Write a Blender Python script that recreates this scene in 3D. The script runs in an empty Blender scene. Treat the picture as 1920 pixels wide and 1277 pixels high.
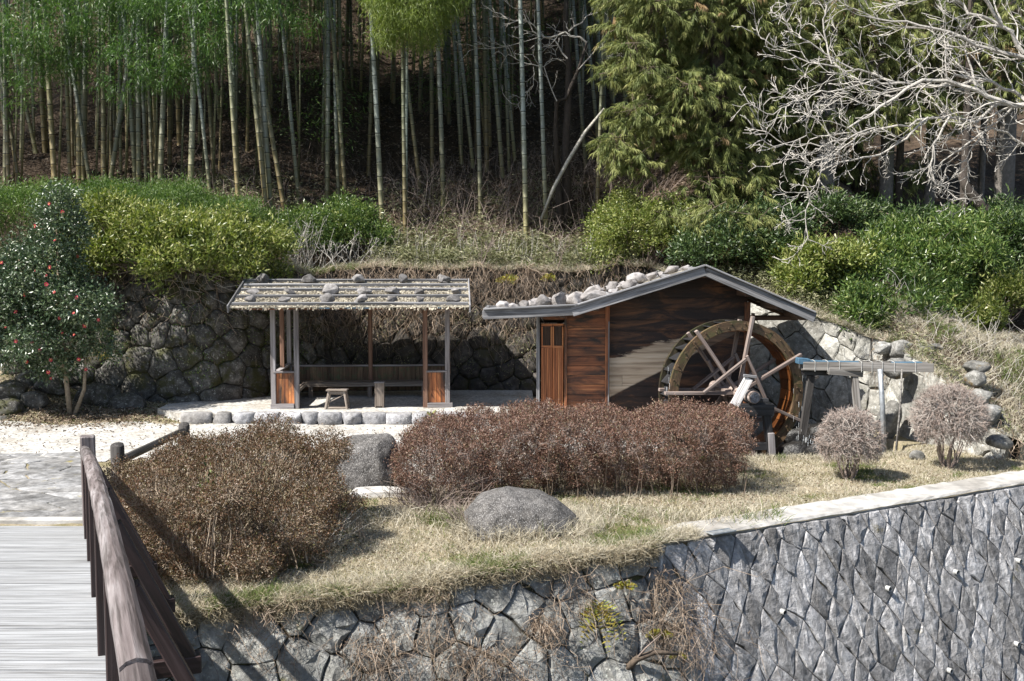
import bpy, bmesh, math, random
import numpy as np
from mathutils import Vector, Matrix, noise as mnoise
PI = math.pi
R = random.Random(7)
NR = np.random.default_rng(11)
scn = bpy.context.scene
col = scn.collection

# ------------------------------------------------------------------ camera, sky, sun, exposure
CAMZ = 3.05
FPX = 2000.0
PITCH = math.atan(148.5 / FPX)
cd = bpy.data.cameras.new('camera'); cam = bpy.data.objects.new('camera', cd); col.objects.link(cam)
cd.sensor_width = 36.0; cd.lens = 36.0 * FPX / 1920.0; cd.clip_start = 0.05; cd.clip_end = 400
cam.location = (0, 0, CAMZ); cam.rotation_euler = (PI / 2 - PITCH, 0, 0)
scn.camera = cam
SUN = Vector((-0.66, -0.36, 0.90)).normalized()          # towards the sun
elev = math.asin(SUN.z); azim = math.atan2(SUN.x, SUN.y)
world = bpy.data.worlds.new("World"); scn.world = world; world.use_nodes = True
wn = world.node_tree; bg = wn.nodes['Background']
sky = wn.nodes.new('ShaderNodeTexSky'); sky.sky_type = 'NISHITA'; sky.sun_disc = False
sky.sun_elevation = elev; sky.sun_rotation = azim
sky.air_density = 1.0; sky.dust_density = 1.0; sky.ozone_density = 1.0
wn.links.new(sky.outputs[0], bg.inputs[0]); bg.inputs[1].default_value = 0.068
sd = bpy.data.lights.new('sun', 'SUN'); sun = bpy.data.objects.new('sun', sd); col.objects.link(sun)
sd.energy = 4.8; sd.angle = math.radians(0.55); sd.color = (1.0, 0.955, 0.88)
sun.rotation_euler = SUN.to_track_quat('Z', 'Y').to_euler()
sun.location = (-20, -10, 30)
scn.view_settings.view_transform = 'Standard'; scn.view_settings.look = 'None'
scn.view_settings.exposure = 1.12; scn.view_settings.gamma = 1.0
scn.view_settings.use_curve_mapping = False

# ------------------------------------------------------------------ pixel helpers (layout only)
CP, SP = math.cos(PITCH), math.sin(PITCH)
def ray(px, py):
    u = (px - 960) / FPX; v = (638.5 - py) / FPX
    return Vector((u, CP + SP * v, -SP + CP * v))
def atY(px, py, Y):
    r = ray(px, py); t = Y / r.y
    return Vector((r.x * t, Y, CAMZ + r.z * t))
def atZ(px, py, Z=0.0):
    r = ray(px, py); t = (Z - CAMZ) / r.z
    return Vector((r.x * t, r.y * t, Z))

# ------------------------------------------------------------------ object helpers
def tag(o, label=None, cat=None, group=None, kind=None):
    if label: o['label'] = label
    if cat: o['category'] = cat
    if group: o['group'] = group
    if kind: o['kind'] = kind
    return o
def thing(name, label, cat, loc=(0, 0, 0), group=None):
    o = bpy.data.objects.new(name, None); col.objects.link(o); o.location = Vector(loc)
    o.empty_display_size = 0.2
    return tag(o, label, cat, group)
def linkmesh(name, me, mat=None, parent=None, mw=None):
    """mw: world matrix; parents are unrotated empties or meshes at known places"""
    o = bpy.data.objects.new(name, me); col.objects.link(o)
    if mat is not None and len(me.materials) == 0: me.materials.append(mat)
    mw = Matrix.Identity(4) if mw is None else mw
    if parent is not None:
        o.parent = parent
        pw = pworld(parent)
        o.matrix_local = pw.inverted() @ mw
    else:
        o.matrix_local = mw
    o['_w'] = [c for row in mw for c in row]
    return o
def pworld(p):
    if '_w' in p.keys():
        f = list(p['_w']); return Matrix([f[0:4], f[4:8], f[8:12], f[12:16]])
    return Matrix.Translation(p.location)
def np_mesh(name, V, F, var=None, smooth=False):
    """V (n,3), F (m,3|4) numpy -> mesh quickly; var: float per face"""
    V = np.ascontiguousarray(V, dtype=np.float32); F = np.ascontiguousarray(F, dtype=np.int32)
    me = bpy.data.meshes.new(name); k = F.shape[1]; m = F.shape[0]
    me.vertices.add(len(V)); me.vertices.foreach_set('co', V.ravel())
    me.loops.add(m * k); me.loops.foreach_set('vertex_index', F.ravel())
    me.polygons.add(m); me.polygons.foreach_set('loop_start', np.arange(0, m * k, k, dtype=np.int32))
    me.polygons.foreach_set('loop_total', np.full(m, k, dtype=np.int32))
    me.polygons.foreach_set('use_smooth', np.full(m, bool(smooth)))
    if var is not None:
        a = me.attributes.new('var', 'FLOAT', 'FACE'); a.data.foreach_set('value', np.ascontiguousarray(var, dtype=np.float32))
    me.update(calc_edges=True)
    return me
class MB:
    def __init__(s): s.v = []; s.f = []
    def add(s, vs, fs):
        b = len(s.v); s.v += [tuple(q) for q in vs]; s.f += [tuple(i + b for i in f) for f in fs]
    def tube(s, pts, rad, n=6, cap=True):
        pts = [Vector(p) for p in pts]
        b = len(s.v); ref = Vector((0.31, 0.17, 0.93)).normalized(); m = len(pts)
        for i, p in enumerate(pts):
            d = (pts[min(i + 1, m - 1)] - pts[max(i - 1, 0)])
            if d.length < 1e-7: d = Vector((0, 0, 1))
            d.normalize()
            a = d.cross(ref)
            if a.length < 0.05: a = d.cross(Vector((1, 0, 0)))
            a.normalize(); c = d.cross(a); r = rad[i] if hasattr(rad, '__len__') else rad
            for k in range(n):
                t = 2 * PI * k / n; s.v.append(tuple(p + a * (math.cos(t) * r) + c * (math.sin(t) * r)))
        for i in range(m - 1):
            for k in range(n):
                k2 = (k + 1) % n; s.f.append((b + i * n + k, b + i * n + k2, b + (i + 1) * n + k2, b + (i + 1) * n + k))
        if cap:
            s.f.append(tuple(b + k for k in range(n))[::-1]); s.f.append(tuple(b + (m - 1) * n + k for k in range(n)))
    def box(s, c, sz, rot=None):
        c = Vector(c); h = Vector(sz) / 2; vs = []
        for x in (-1, 1):
            for y in (-1, 1):
                for z in (-1, 1):
                    q = Vector((x * h.x, y * h.y, z * h.z)); q = rot @ q if rot else q; vs.append(c + q)
        s.add(vs, [(0, 1, 3, 2), (4, 6, 7, 5), (0, 4, 5, 1), (2, 3, 7, 6), (0, 2, 6, 4), (1, 5, 7, 3)])
    def mesh(s, name, smooth=False):
        me = bpy.data.meshes.new(name); me.from_pydata(s.v, [], s.f); me.update()
        if smooth: me.polygons.foreach_set('use_smooth', [True] * len(me.polygons))
        return me
    def obj(s, name, mat, parent=None, smooth=False): return linkmesh(name, s.mesh(name, smooth), mat, parent)
_boards = {}
def board_mesh(L, w, h, bev=0.006, warp=0.0):
    key = (round(L, 2), round(w, 3), round(h, 3), bev)
    if key in _boards and warp == 0: return _boards[key]
    bm = bmesh.new()
    bmesh.ops.create_cube(bm, size=1)
    for v in bm.verts: v.co = Vector((v.co.x * L, v.co.y * w, v.co.z * h))
    if warp:
        es = [e for e in bm.edges if abs(e.verts[0].co.x - e.verts[1].co.x) > L * .5]
        bmesh.ops.subdivide_edges(bm, edges=es, cuts=5, use_grid_fill=True)
        ph = R.random() * 50
        for v in bm.verts:
            n = mnoise.noise_vector(Vector((v.co.x * 1.6 + ph, v.co.y * 9, v.co.z * 9)))
            v.co.y += n.y * warp; v.co.z += n.z * warp
    if bev: bmesh.ops.bevel(bm, geom=[e for e in bm.edges if e.calc_face_angle(0) > 0.8], offset=min(bev, w * .3, h * .3), segments=1, affect='EDGES')
    me = bpy.data.meshes.new('board'); bm.to_mesh(me); bm.free(); me.update()
    if warp == 0: _boards[key] = me
    return me
def board(name, p0, p1, w, h, mat, parent=None, up=(0, 0, 1), roll=0, bev=0.006, warp=0.0):
    """timber from p0 to p1; local X is the grain; w across, h along 'up'"""
    p0 = Vector(p0); p1 = Vector(p1); x = (p1 - p0); L = x.length; x.normalize(); u = Vector(up)
    y = u.cross(x)
    if y.length < 1e-3: y = Vector((0, 1, 0)).cross(x)
    y.normalize(); z = x.cross(y)
    M = Matrix((x, y, z)).transposed().to_4x4()
    if roll: M = M @ Matrix.Rotation(roll, 4, 'X')
    M = Matrix.Translation((p0 + p1) / 2) @ M
    me = board_mesh(L, w, h, bev, warp)
    if len(me.materials) and me.materials[0] != mat: me = me.copy(); me.materials.clear()
    return linkmesh(name, me, mat, parent, M)

# ------------------------------------------------------------------ materials
def newmat(name):
    m = bpy.data.materials.new(name); m.use_nodes = True; nt = m.node_tree
    return m, nt, nt.nodes['Principled BSDF'], nt.nodes.new, nt.links.new
def ramp(nt, stops):
    r = nt.nodes.new('ShaderNodeValToRGB'); e = r.color_ramp.elements
    while len(e) < len(stops): e.new(0.5)
    for i, (p, c) in enumerate(stops):
        e[i].position = p; e[i].color = (*c, 1) if len(c) == 3 else c
    return r
def noisen(nt, vec, scale, detail=6, rough=0.6, dist=0.0):
    n = nt.nodes.new('ShaderNodeTexNoise'); n.inputs['Scale'].default_value = scale
    n.inputs['Detail'].default_value = detail; n.inputs['Roughness'].default_value = rough
    n.inputs['Distortion'].default_value = dist
    if vec is not None: nt.links.new(vec, n.inputs['Vector'])
    return n
def coords(nt, space='world', scale=(1, 1, 1), rnd=True):
    L = nt.links.new
    if space == 'world': src = nt.nodes.new('ShaderNodeNewGeometry').outputs['Position']
    else: src = nt.nodes.new('ShaderNodeTexCoord').outputs['Object']
    mp = nt.nodes.new('ShaderNodeMapping'); mp.inputs['Scale'].default_value = scale; L(src, mp.inputs['Vector'])
    out = mp.outputs[0]
    if rnd:
        oi = nt.nodes.new('ShaderNodeObjectInfo'); ad = nt.nodes.new('ShaderNodeVectorMath'); ad.operation = 'ADD'
        ml = nt.nodes.new('ShaderNodeMath'); ml.operation = 'MULTIPLY'; ml.inputs[1].default_value = 37.0
        L(oi.outputs['Random'], ml.inputs[0]); cb = nt.nodes.new('ShaderNodeCombineXYZ')
        for k in range(3): L(ml.outputs[0], cb.inputs[k])
        L(out, ad.inputs[0]); L(cb.outputs[0], ad.inputs[1]); out = ad.outputs[0]
    return out
def bumpn(nt, h, strength, dist, normal=None):
    b = nt.nodes.new('ShaderNodeBump'); b.inputs['Strength'].default_value = strength; b.inputs['Distance'].default_value = dist
    nt.links.new(h, b.inputs['Height'])
    if normal is not None: nt.links.new(normal, b.inputs['Normal'])
    return b
def mixc(nt, fac, a, b, blend='MIX'):
    m = nt.nodes.new('ShaderNodeMix'); m.data_type = 'RGBA'; m.blend_type = blend
    for s, v in ((0, fac), (6, a), (7, b)):
        if isinstance(v, (tuple, list)): m.inputs[s].default_value = (*v, 1)
        elif isinstance(v, (int, float)): m.inputs[s].default_value = v
        else: nt.links.new(v, m.inputs[s])
    return m.outputs[2]
def randtint(nt, colsock, lo, hi):
    oi = nt.nodes.new('ShaderNodeObjectInfo'); mr = nt.nodes.new('ShaderNodeMapRange')
    mr.inputs[3].default_value = lo; mr.inputs[4].default_value = hi
    nt.links.new(oi.outputs['Random'], mr.inputs[0])
    hs = nt.nodes.new('ShaderNodeHueSaturation'); nt.links.new(mr.outputs[0], hs.inputs['Value']); nt.links.new(colsock, hs.inputs['Color'])
    return hs.outputs[0]

def wood(name, dark, mid, light, rough=0.75, stretch=0.05, scale=14, bump=0.5, tint=(0.75, 1.25), blotch=None, blotchcol=(0.02, 0.015, 0.012), moss=None):
    m, nt, b, N, L = newmat(name)
    v = coords(nt, 'obj', (stretch, 1, 1))
    n = noisen(nt, v, scale, 8, 0.65, 0.6)
    r = ramp(nt, [(0.34, dark), (0.5, mid), (0.66, light)]); L(n.outputs[0], r.inputs[0])
    v2 = coords(nt, 'obj', (0.25, 1, 1)); n2 = noisen(nt, v2, 3.0, 5, 0.6, 0.4)
    r2 = ramp(nt, [(0.35, (0, 0, 0)), (0.7, (.7, .7, .7))]); L(n2.outputs[0], r2.inputs[0])
    c = mixc(nt, r2.outputs[0], r.outputs[0], mid)
    nf = noisen(nt, coords(nt, 'obj', (0.02, 1, 1)), scale * 4.5, 3, 0.6); rf = ramp(nt, [(0.36, (0.38, 0.36, 0.34)), (0.52, (1.08, 1.08, 1.08))]); L(nf.outputs[0], rf.inputs[0])
    c = mixc(nt, .85, c, rf.outputs[0], 'MULTIPLY')
    if blotch:
        n3 = noisen(nt, coords(nt, 'obj', (0.35, 1, 1)), blotch, 5, 0.65, 1.2)
        r3 = ramp(nt, [(0.42, (0, 0, 0)), (0.66, (1, 1, 1))]); L(n3.outputs[0], r3.inputs[0])
        c = mixc(nt, r3.outputs[0], c, blotchcol)
    if moss:
        n4 = noisen(nt, coords(nt, 'obj', (1, 1, 1)), 6, 6, 0.7)
        r4 = ramp(nt, [(0.5, (0, 0, 0)), (0.62, (1, 1, 1))]); L(n4.outputs[0], r4.inputs[0])
        c = mixc(nt, r4.outputs[0], c, moss)
    L(randtint(nt, c, *tint), b.inputs['Base Color'])
    b.inputs['Roughness'].default_value = rough
    L(bumpn(nt, n.outputs[0], bump, 0.01).outputs[0], b.inputs['Normal'])
    return m

def stone(name, dark, mid, light, scale=9, rough=0.85, bump=0.6, speck=None, moss=None, mossamt=0.6, streak=None, tint=(0.7, 1.3), lichen=None):
    m, nt, b, N, L = newmat(name)
    v = coords(nt, 'world', (1, 1, 1))
    n = noisen(nt, v, scale, 10, 0.68, 0.2)
    r = ramp(nt, [(0.30, dark), (0.5, mid), (0.72, light)]); L(n.outputs[0], r.inputs[0]); c = r.outputs[0]
    big = noisen(nt, v, scale * .22, 4, 0.6)
    rb = ramp(nt, [(0.35, (0.72, 0.70, 0.68)), (0.65, (1.2, 1.2, 1.22))]); L(big.outputs[0], rb.inputs[0])
    c = mixc(nt, 1.0, c, rb.outputs[0], 'MULTIPLY')
    if streak:
        ns = noisen(nt, coords(nt, 'world', (1, 1, 0.16)), 10, 6, 0.7, 0.8)
        rs = ramp(nt, [(0.54, (0, 0, 0)), (0.68, (1, 1, 1))]); L(ns.outputs[0], rs.inputs[0])
        c = mixc(nt, rs.outputs[0], c, streak)
    if lichen:
        nl = noisen(nt, v, 26, 4, 0.6); rl = ramp(nt, [(0.60, (0, 0, 0)), (0.66, (1, 1, 1))]); L(nl.outputs[0], rl.inputs[0])
        c = mixc(nt, rl.outputs[0], c, lichen)
    if speck:
        vo = noisen(nt, v, 75, 3, .7)
        rs2 = ramp(nt, [(0.54, (0, 0, 0)), (0.66, (1, 1, 1))]); L(vo.outputs[0], rs2.inputs[0])
        c = mixc(nt, rs2.outputs[0], c, speck)
    c = randtint(nt, c, *tint)
    if moss:
        nm = noisen(nt, coords(nt, 'world', (1, 1, 1), False), 2.3, 8, 0.72)
        t = 0.72 - 0.3 * mossamt
        rm = ramp(nt, [(t, (0, 0, 0)), (t + 0.09, (1, 1, 1))]); L(nm.outputs[0], rm.inputs[0])
        c = mixc(nt, rm.outputs[0], c, moss)
    L(c, b.inputs['Base Color']); b.inputs['Roughness'].default_value = rough
    b1 = bumpn(nt, n.outputs[0], bump, 0.05)
    nf = noisen(nt, v, scale * 6, 4, 0.6); b2 = bumpn(nt, nf.outputs[0], bump * .5, 0.012, b1.outputs[0])
    L(b2.outputs[0], b.inputs['Normal'])
    return m

def leafmat(name, stops, rough=0.5, trans=0.3, spec=0.5, tcol=None):
    m, nt, b, N, L = newmat(name)
    a = N('ShaderNodeAttribute'); a.attribute_name = 'var'
    r = ramp(nt, stops); L(a.outputs['Fac'], r.inputs[0])
    L(r.outputs[0], b.inputs['Base Color']); b.inputs['Roughness'].default_value = rough
    b.inputs['Specular IOR Level'].default_value = spec
    if trans > 0:
        t = N('ShaderNodeBsdfTranslucent'); hs = N('ShaderNodeHueSaturation'); hs.inputs['Value'].default_value = 1.3
        hs.inputs['Saturation'].default_value = 1.15
        L(r.outputs[0], hs.inputs['Color']); L(hs.outputs[0], t.inputs['Color'])
        mx = N('ShaderNodeMixShader'); mx.inputs[0].default_value = trans
        L(b.outputs[0], mx.inputs[1]); L(t.outputs[0], mx.inputs[2]); L(mx.outputs[0], nt.nodes['Material Output'].inputs[0])
    return m

M_greywood = wood('grey_weathered_wood', (0.055, 0.055, 0.06), (0.185, 0.185, 0.195), (0.38, 0.38, 0.395), 0.8)
M_greywood2 = wood('grey_post_wood', (0.10, 0.09, 0.09), (0.23, 0.21, 0.21), (0.36, 0.35, 0.36), 0.8)
M_brownpost = wood('brown_post_wood', (0.07, 0.035, 0.02), (0.19, 0.10, 0.065), (0.30, 0.19, 0.13), 0.7)
M_orange = wood('scorched_orange_wood', (0.06, 0.022, 0.010), (0.34, 0.11, 0.035), (0.60, 0.26, 0.09), 0.6, blotch=2.6)
M_door = wood('door_wood', (0.14, 0.045, 0.018), (0.38, 0.13, 0.045), (0.56, 0.25, 0.10), 0.6)
M_redboard = wood('red_brown_boards', (0.05, 0.018, 0.010), (0.26, 0.09, 0.035), (0.50, 0.22, 0.09), 0.62, blotch=3.2)
M_plank = wood('pale_wall_planks', (0.12, 0.085, 0.06), (0.27, 0.20, 0.145), (0.38, 0.31, 0.24), 0.75)
M_blackplank = wood('dark_wall_planks', (0.012, 0.009, 0.008), (0.045, 0.028, 0.02), (0.10, 0.055, 0.03), 0.6)
M_inner = wood('dark_interior_wood', (0.03, 0.018, 0.012), (0.10, 0.055, 0.035), (0.17, 0.11, 0.07), 0.75)
M_bench = wood('bench_wood', (0.09, 0.07, 0.055), (0.22, 0.18, 0.15), (0.33, 0.29, 0.25), 0.8)
M_backpanel = wood('bench_back_wood', (0.05, 0.028, 0.018), (0.15, 0.09, 0.055), (0.24, 0.18, 0.11), 0.75, moss=(0.09, 0.10, 0.05))
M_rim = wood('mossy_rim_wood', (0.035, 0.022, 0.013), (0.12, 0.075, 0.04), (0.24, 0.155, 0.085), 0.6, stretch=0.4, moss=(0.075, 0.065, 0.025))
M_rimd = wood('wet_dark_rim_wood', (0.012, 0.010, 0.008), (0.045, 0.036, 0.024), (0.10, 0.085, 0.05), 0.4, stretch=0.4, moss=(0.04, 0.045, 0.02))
M_sole = wood('wet_orange_wood', (0.03, 0.010, 0.004), (0.17, 0.058, 0.018), (0.32, 0.125, 0.035), 0.3, tint=(0.5, 1.3))
M_spoke = wood('spoke_wood', (0.08, 0.06, 0.05), (0.22, 0.17, 0.15), (0.36, 0.31, 0.28), 0.75)
M_white = wood('bleached_board', (0.5, 0.48, 0.46), (0.68, 0.66, 0.65), (0.8, 0.79, 0.78), 0.7, tint=(0.95, 1.05))
M_blackwood = wood('tarred_wood', (0.008, 0.008, 0.009), (0.02, 0.02, 0.022), (0.045, 0.045, 0.05), 0.5)
M_deck = wood('bleached_deck_wood', (0.17, 0.175, 0.185), (0.30, 0.308, 0.32), (0.37, 0.38, 0.395), 0.8, stretch=.12, scale=12, tint=(0.93, 1.05))
M_rail = wood('worn_rail_wood', (0.04, 0.026, 0.024), (0.145, 0.122, 0.12), (0.36, 0.34, 0.345), 0.55, scale=11, bump=0.8)
M_railbrown = wood('brown_painted_rail', (0.014, 0.008, 0.008), (0.034, 0.018, 0.017), (0.075, 0.05, 0.048), 0.5)
M_log = wood('dark_log', (0.015, 0.013, 0.012), (0.05, 0.045, 0.042), (0.13, 0.12, 0.115), 0.85, scale=22, bump=1.0)
M_flume = wood('flume_wood', (0.06, 0.055, 0.05), (0.18, 0.168, 0.155), (0.33, 0.32, 0.31), 0.8)

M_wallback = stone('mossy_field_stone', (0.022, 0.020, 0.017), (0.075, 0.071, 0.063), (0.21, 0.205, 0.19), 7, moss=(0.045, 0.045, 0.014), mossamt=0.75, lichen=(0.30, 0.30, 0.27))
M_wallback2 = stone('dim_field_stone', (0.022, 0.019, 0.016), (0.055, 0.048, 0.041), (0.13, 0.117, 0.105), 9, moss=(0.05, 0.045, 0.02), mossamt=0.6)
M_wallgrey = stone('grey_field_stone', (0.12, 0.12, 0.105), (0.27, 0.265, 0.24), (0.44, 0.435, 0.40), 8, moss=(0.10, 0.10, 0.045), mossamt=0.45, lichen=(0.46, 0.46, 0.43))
M_wallfront = stone('cut_wall_stone', (0.13, 0.13, 0.13), (0.285, 0.281, 0.284), (0.50, 0.495, 0.50), 12, bump=1.0, streak=(0.60, 0.59, 0.59), moss=(0.14, 0.12, 0.06), mossamt=0.3, tint=(0.6, 1.45))
M_wallleft2 = stone('lichened_grey_rock', (0.08, 0.08, 0.075), (0.19, 0.188, 0.175), (0.36, 0.355, 0.34), 9, bump=0.9, moss=(0.16, 0.11, 0.04), mossamt=0.5, lichen=(0.36, 0.36, 0.34))
M_wallleft = stone('blue_grey_rough_stone', (0.10, 0.10, 0.094), (0.235, 0.237, 0.224), (0.42, 0.425, 0.41), 8, bump=0.9, moss=(0.11, 0.105, 0.035), mossamt=0.42, lichen=(0.40, 0.41, 0.37))
M_mortar = stone('dark_joint_earth', (0.02, 0.018, 0.014), (0.05, 0.045, 0.035), (0.10, 0.09, 0.07), 20, moss=(0.06, 0.06, 0.02), mossamt=0.8)
M_concrete = stone('pale_concrete', (0.24, 0.235, 0.22), (0.38, 0.37, 0.35), (0.50, 0.49, 0.465), 5, bump=0.3, moss=(0.12, 0.11, 0.045), mossamt=0.2, tint=(0.95, 1.05))
M_rock = stone('speckled_boulder', (0.028, 0.027, 0.026), (0.085, 0.08, 0.076), (0.21, 0.20, 0.19), 9, speck=(0.42, 0.41, 0.40), moss=(0.13, 0.12, 0.07), mossamt=.15, tint=(0.9, 1.1), bump=1.0)
M_roofstone = stone('roof_stone', (0.13, 0.12, 0.115), (0.28, 0.265, 0.26), (0.42, 0.40, 0.395), 10, tint=(0.72, 1.25))
M_roofstone2 = stone('dark_roof_stone', (0.07, 0.066, 0.064), (0.165, 0.158, 0.155), (0.29, 0.28, 0.275), 10, tint=(0.7, 1.35))
M_wet = stone('wet_black_rock', (0.006, 0.006, 0.006), (0.018, 0.017, 0.016), (0.04, 0.038, 0.035), 9, rough=.35)
M_kerb = stone('kerb_stone', (0.14, 0.14, 0.145), (0.29, 0.29, 0.30), (0.44, 0.44, 0.45), 12, lichen=(0.5, 0.5, 0.48))
M_paving = stone('mossy_paving', (0.08, 0.08, 0.078), (0.21, 0.21, 0.21), (0.40, 0.40, 0.40), 7, bump=0.4, moss=(0.24, 0.20, 0.06), mossamt=0.4)

def groundmat():
    m, nt, b, N, L = newmat('dry_turf_soil')
    v = coords(nt, 'world', (1, 1, 1), False)
    n = noisen(nt, v, 1.3, 8, 0.7); f = noisen(nt, v, 40, 6, 0.7)
    r = ramp(nt, [(0.30, (0.10, 0.125, 0.045)), (0.42, (0.17, 0.155, 0.075)), (0.55, (0.32, 0.285, 0.205)), (0.7, (0.42, 0.38, 0.29))])
    L(n.outputs[0], r.inputs[0])
    rf = ramp(nt, [(0.3, (0.55, 0.5, 0.45)), (0.65, (1.25, 1.2, 1.15))]); L(f.outputs[0], rf.inputs[0])
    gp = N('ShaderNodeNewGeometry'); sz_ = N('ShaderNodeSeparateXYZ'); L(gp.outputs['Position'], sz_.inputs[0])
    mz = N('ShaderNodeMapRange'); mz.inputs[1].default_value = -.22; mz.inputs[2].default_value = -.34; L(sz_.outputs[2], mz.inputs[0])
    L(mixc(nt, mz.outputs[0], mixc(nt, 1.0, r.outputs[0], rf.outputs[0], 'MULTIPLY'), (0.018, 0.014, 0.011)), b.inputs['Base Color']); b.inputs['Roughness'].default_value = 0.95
    L(bumpn(nt, f.outputs[0], 0.8, 0.03).outputs[0], b.inputs['Normal'])
    return m
def hillmat():
    m, nt, b, N, L = newmat('leaf_litter_soil')
    v = coords(nt, 'world', (1, 1, 1), False)
    n = noisen(nt, v, 0.9, 8, 0.7); f = noisen(nt, v, 14, 8, 0.75)
    r = ramp(nt, [(0.32, (0.032, 0.021, 0.013)), (0.5, (0.078, 0.053, 0.035)), (0.68, (0.16, 0.118, 0.082))])
    L(n.outputs[0], r.inputs[0])
    rf = ramp(nt, [(0.3, (0.4, 0.38, 0.35)), (0.7, (1.5, 1.45, 1.4))]); L(f.outputs[0], rf.inputs[0])
    L(mixc(nt, 1.0, r.outputs[0], rf.outputs[0], 'MULTIPLY'), b.inputs['Base Color']); b.inputs['Roughness'].default_value = 1.0
    L(bumpn(nt, f.outputs[0], 1.0, 0.08).outputs[0], b.inputs['Normal'])
    return m
def gravelmat():
    m, nt, b, N, L = newmat('pale_gravel')
    v = coords(nt, 'world', (1, 1, 1), False)
    vo = N('ShaderNodeTexVoronoi'); vo.inputs['Scale'].default_value = 26; L(v, vo.inputs['Vector'])
    r = ramp(nt, [(0.0, (0.25, 0.245, 0.235)), (0.5, (0.43, 0.425, 0.41)), (1.0, (0.58, 0.575, 0.56))])
    sep = N('ShaderNodeSeparateColor'); L(vo.outputs['Color'], sep.inputs[0]); L(sep.outputs[0], r.inputs[0])
    n = noisen(nt, v, 1.1, 6, 0.7); r2 = ramp(nt, [(0.36, (0.66, 0.61, 0.54)), (0.5, (.92, .9, .87)), (0.62, (1.05, 1.05, 1.05))]); L(n.outputs[0], r2.inputs[0])
    L(mixc(nt, 1.0, r.outputs[0], r2.outputs[0], 'MULTIPLY'), b.inputs['Base Color']); b.inputs['Roughness'].default_value = 0.95
    L(bumpn(nt, vo.outputs['Distance'], -0.7, 0.02).outputs[0], b.inputs['Normal'])
    return m
def plain(name, c, rough=0.7, metal=0.0, bump=0.0, sc=20):
    m, nt, b, N, L = newmat(name)
    n = noisen(nt, coords(nt, 'world', (1, 1, 1), False), sc, 5, 0.6)
    r = ramp(nt, [(0.3, tuple(x * .65 for x in c)), (0.7, tuple(min(1, x * 1.25) for x in c))]); L(n.outputs[0], r.inputs[0])
    L(r.outputs[0], b.inputs['Base Color']); b.inputs['Roughness'].default_value = rough; b.inputs['Metallic'].default_value = metal
    if bump: L(bumpn(nt, n.outputs[0], bump, 0.02).outputs[0], b.inputs['Normal'])
    return m
M_ground = groundmat(); M_hill = hillmat(); M_gravel = gravelmat()
M_bolt = plain('rusty_bolt', (0.10, 0.07, 0.045), 0.5, 0.4)
M_pipe = plain('white_plastic', (0.42, 0.42, 0.41), 0.5)
M_hole = plain('pipe_hollow', (0.01, 0.01, 0.01), 0.9)
M_greypipe = plain('galvanised_pipe', (0.34, 0.36, 0.38), 0.45, 0.4)
M_blue = plain('blue_sheet', (0.06, 0.13, 0.20), 0.5)
M_steel = plain('steel_plate', (0.45, 0.48, 0.50), 0.4, 0.6)
M_wire = plain('pale_wire', (0.5, 0.5, 0.48), 0.5)
M_bark = plain('cedar_bark', (0.15, 0.135, 0.12), 0.9, 0, 1.0, 12)
M_barkdark = plain('dark_bark', (0.06, 0.048, 0.04), 0.95, 0, 1.0, 18)
M_twigpale = plain('pale_twig_bark', (0.42, 0.395, 0.36), 0.85, 0, 0.5, 30)
M_twigmid = plain('grey_brown_twig', (0.24, 0.19, 0.165), 0.9, 0, 0.4, 30)
M_twigdark = plain('dark_twig', (0.10, 0.075, 0.055), 0.9, 0, 0.4, 30)
M_twigtan = plain('tan_twig', (0.34, 0.27, 0.20), 0.9, 0, 0.4, 30)
M_camtrunk = plain('camellia_bark', (0.30, 0.24, 0.17), 0.85, 0, 0.6, 14)
M_petal = plain('pink_petal', (0.62, 0.07, 0.13), 0.55)
M_pollen = plain('yellow_stamen', (0.75, 0.5, 0.08), 0.7)
M_debris = plain('dry_bark_flake', (0.42, 0.37, 0.27), 0.9, 0, 0.6, 30)
def watermat():
    m, nt, b, N, L = newmat('dark_water'); b.inputs['Base Color'].default_value = (0.012, 0.014, 0.012, 1)
    b.inputs['Roughness'].default_value = 0.08
    n = noisen(nt, coords(nt, 'world', (1, 1, 1), False), 9, 3, 0.5); L(bumpn(nt, n.outputs[0], 0.3, 0.02).outputs[0], b.inputs['Normal'])
    return m
M_water = watermat()
m_, nt_, b_, N_, L_ = newmat('falling_water'); M_fall = m_
b_.inputs['Base Color'].default_value = (0.85, 0.88, 0.9, 1); b_.inputs['Roughness'].default_value = 0.15; b_.inputs['Transmission Weight'].default_value = 0.4

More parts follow.
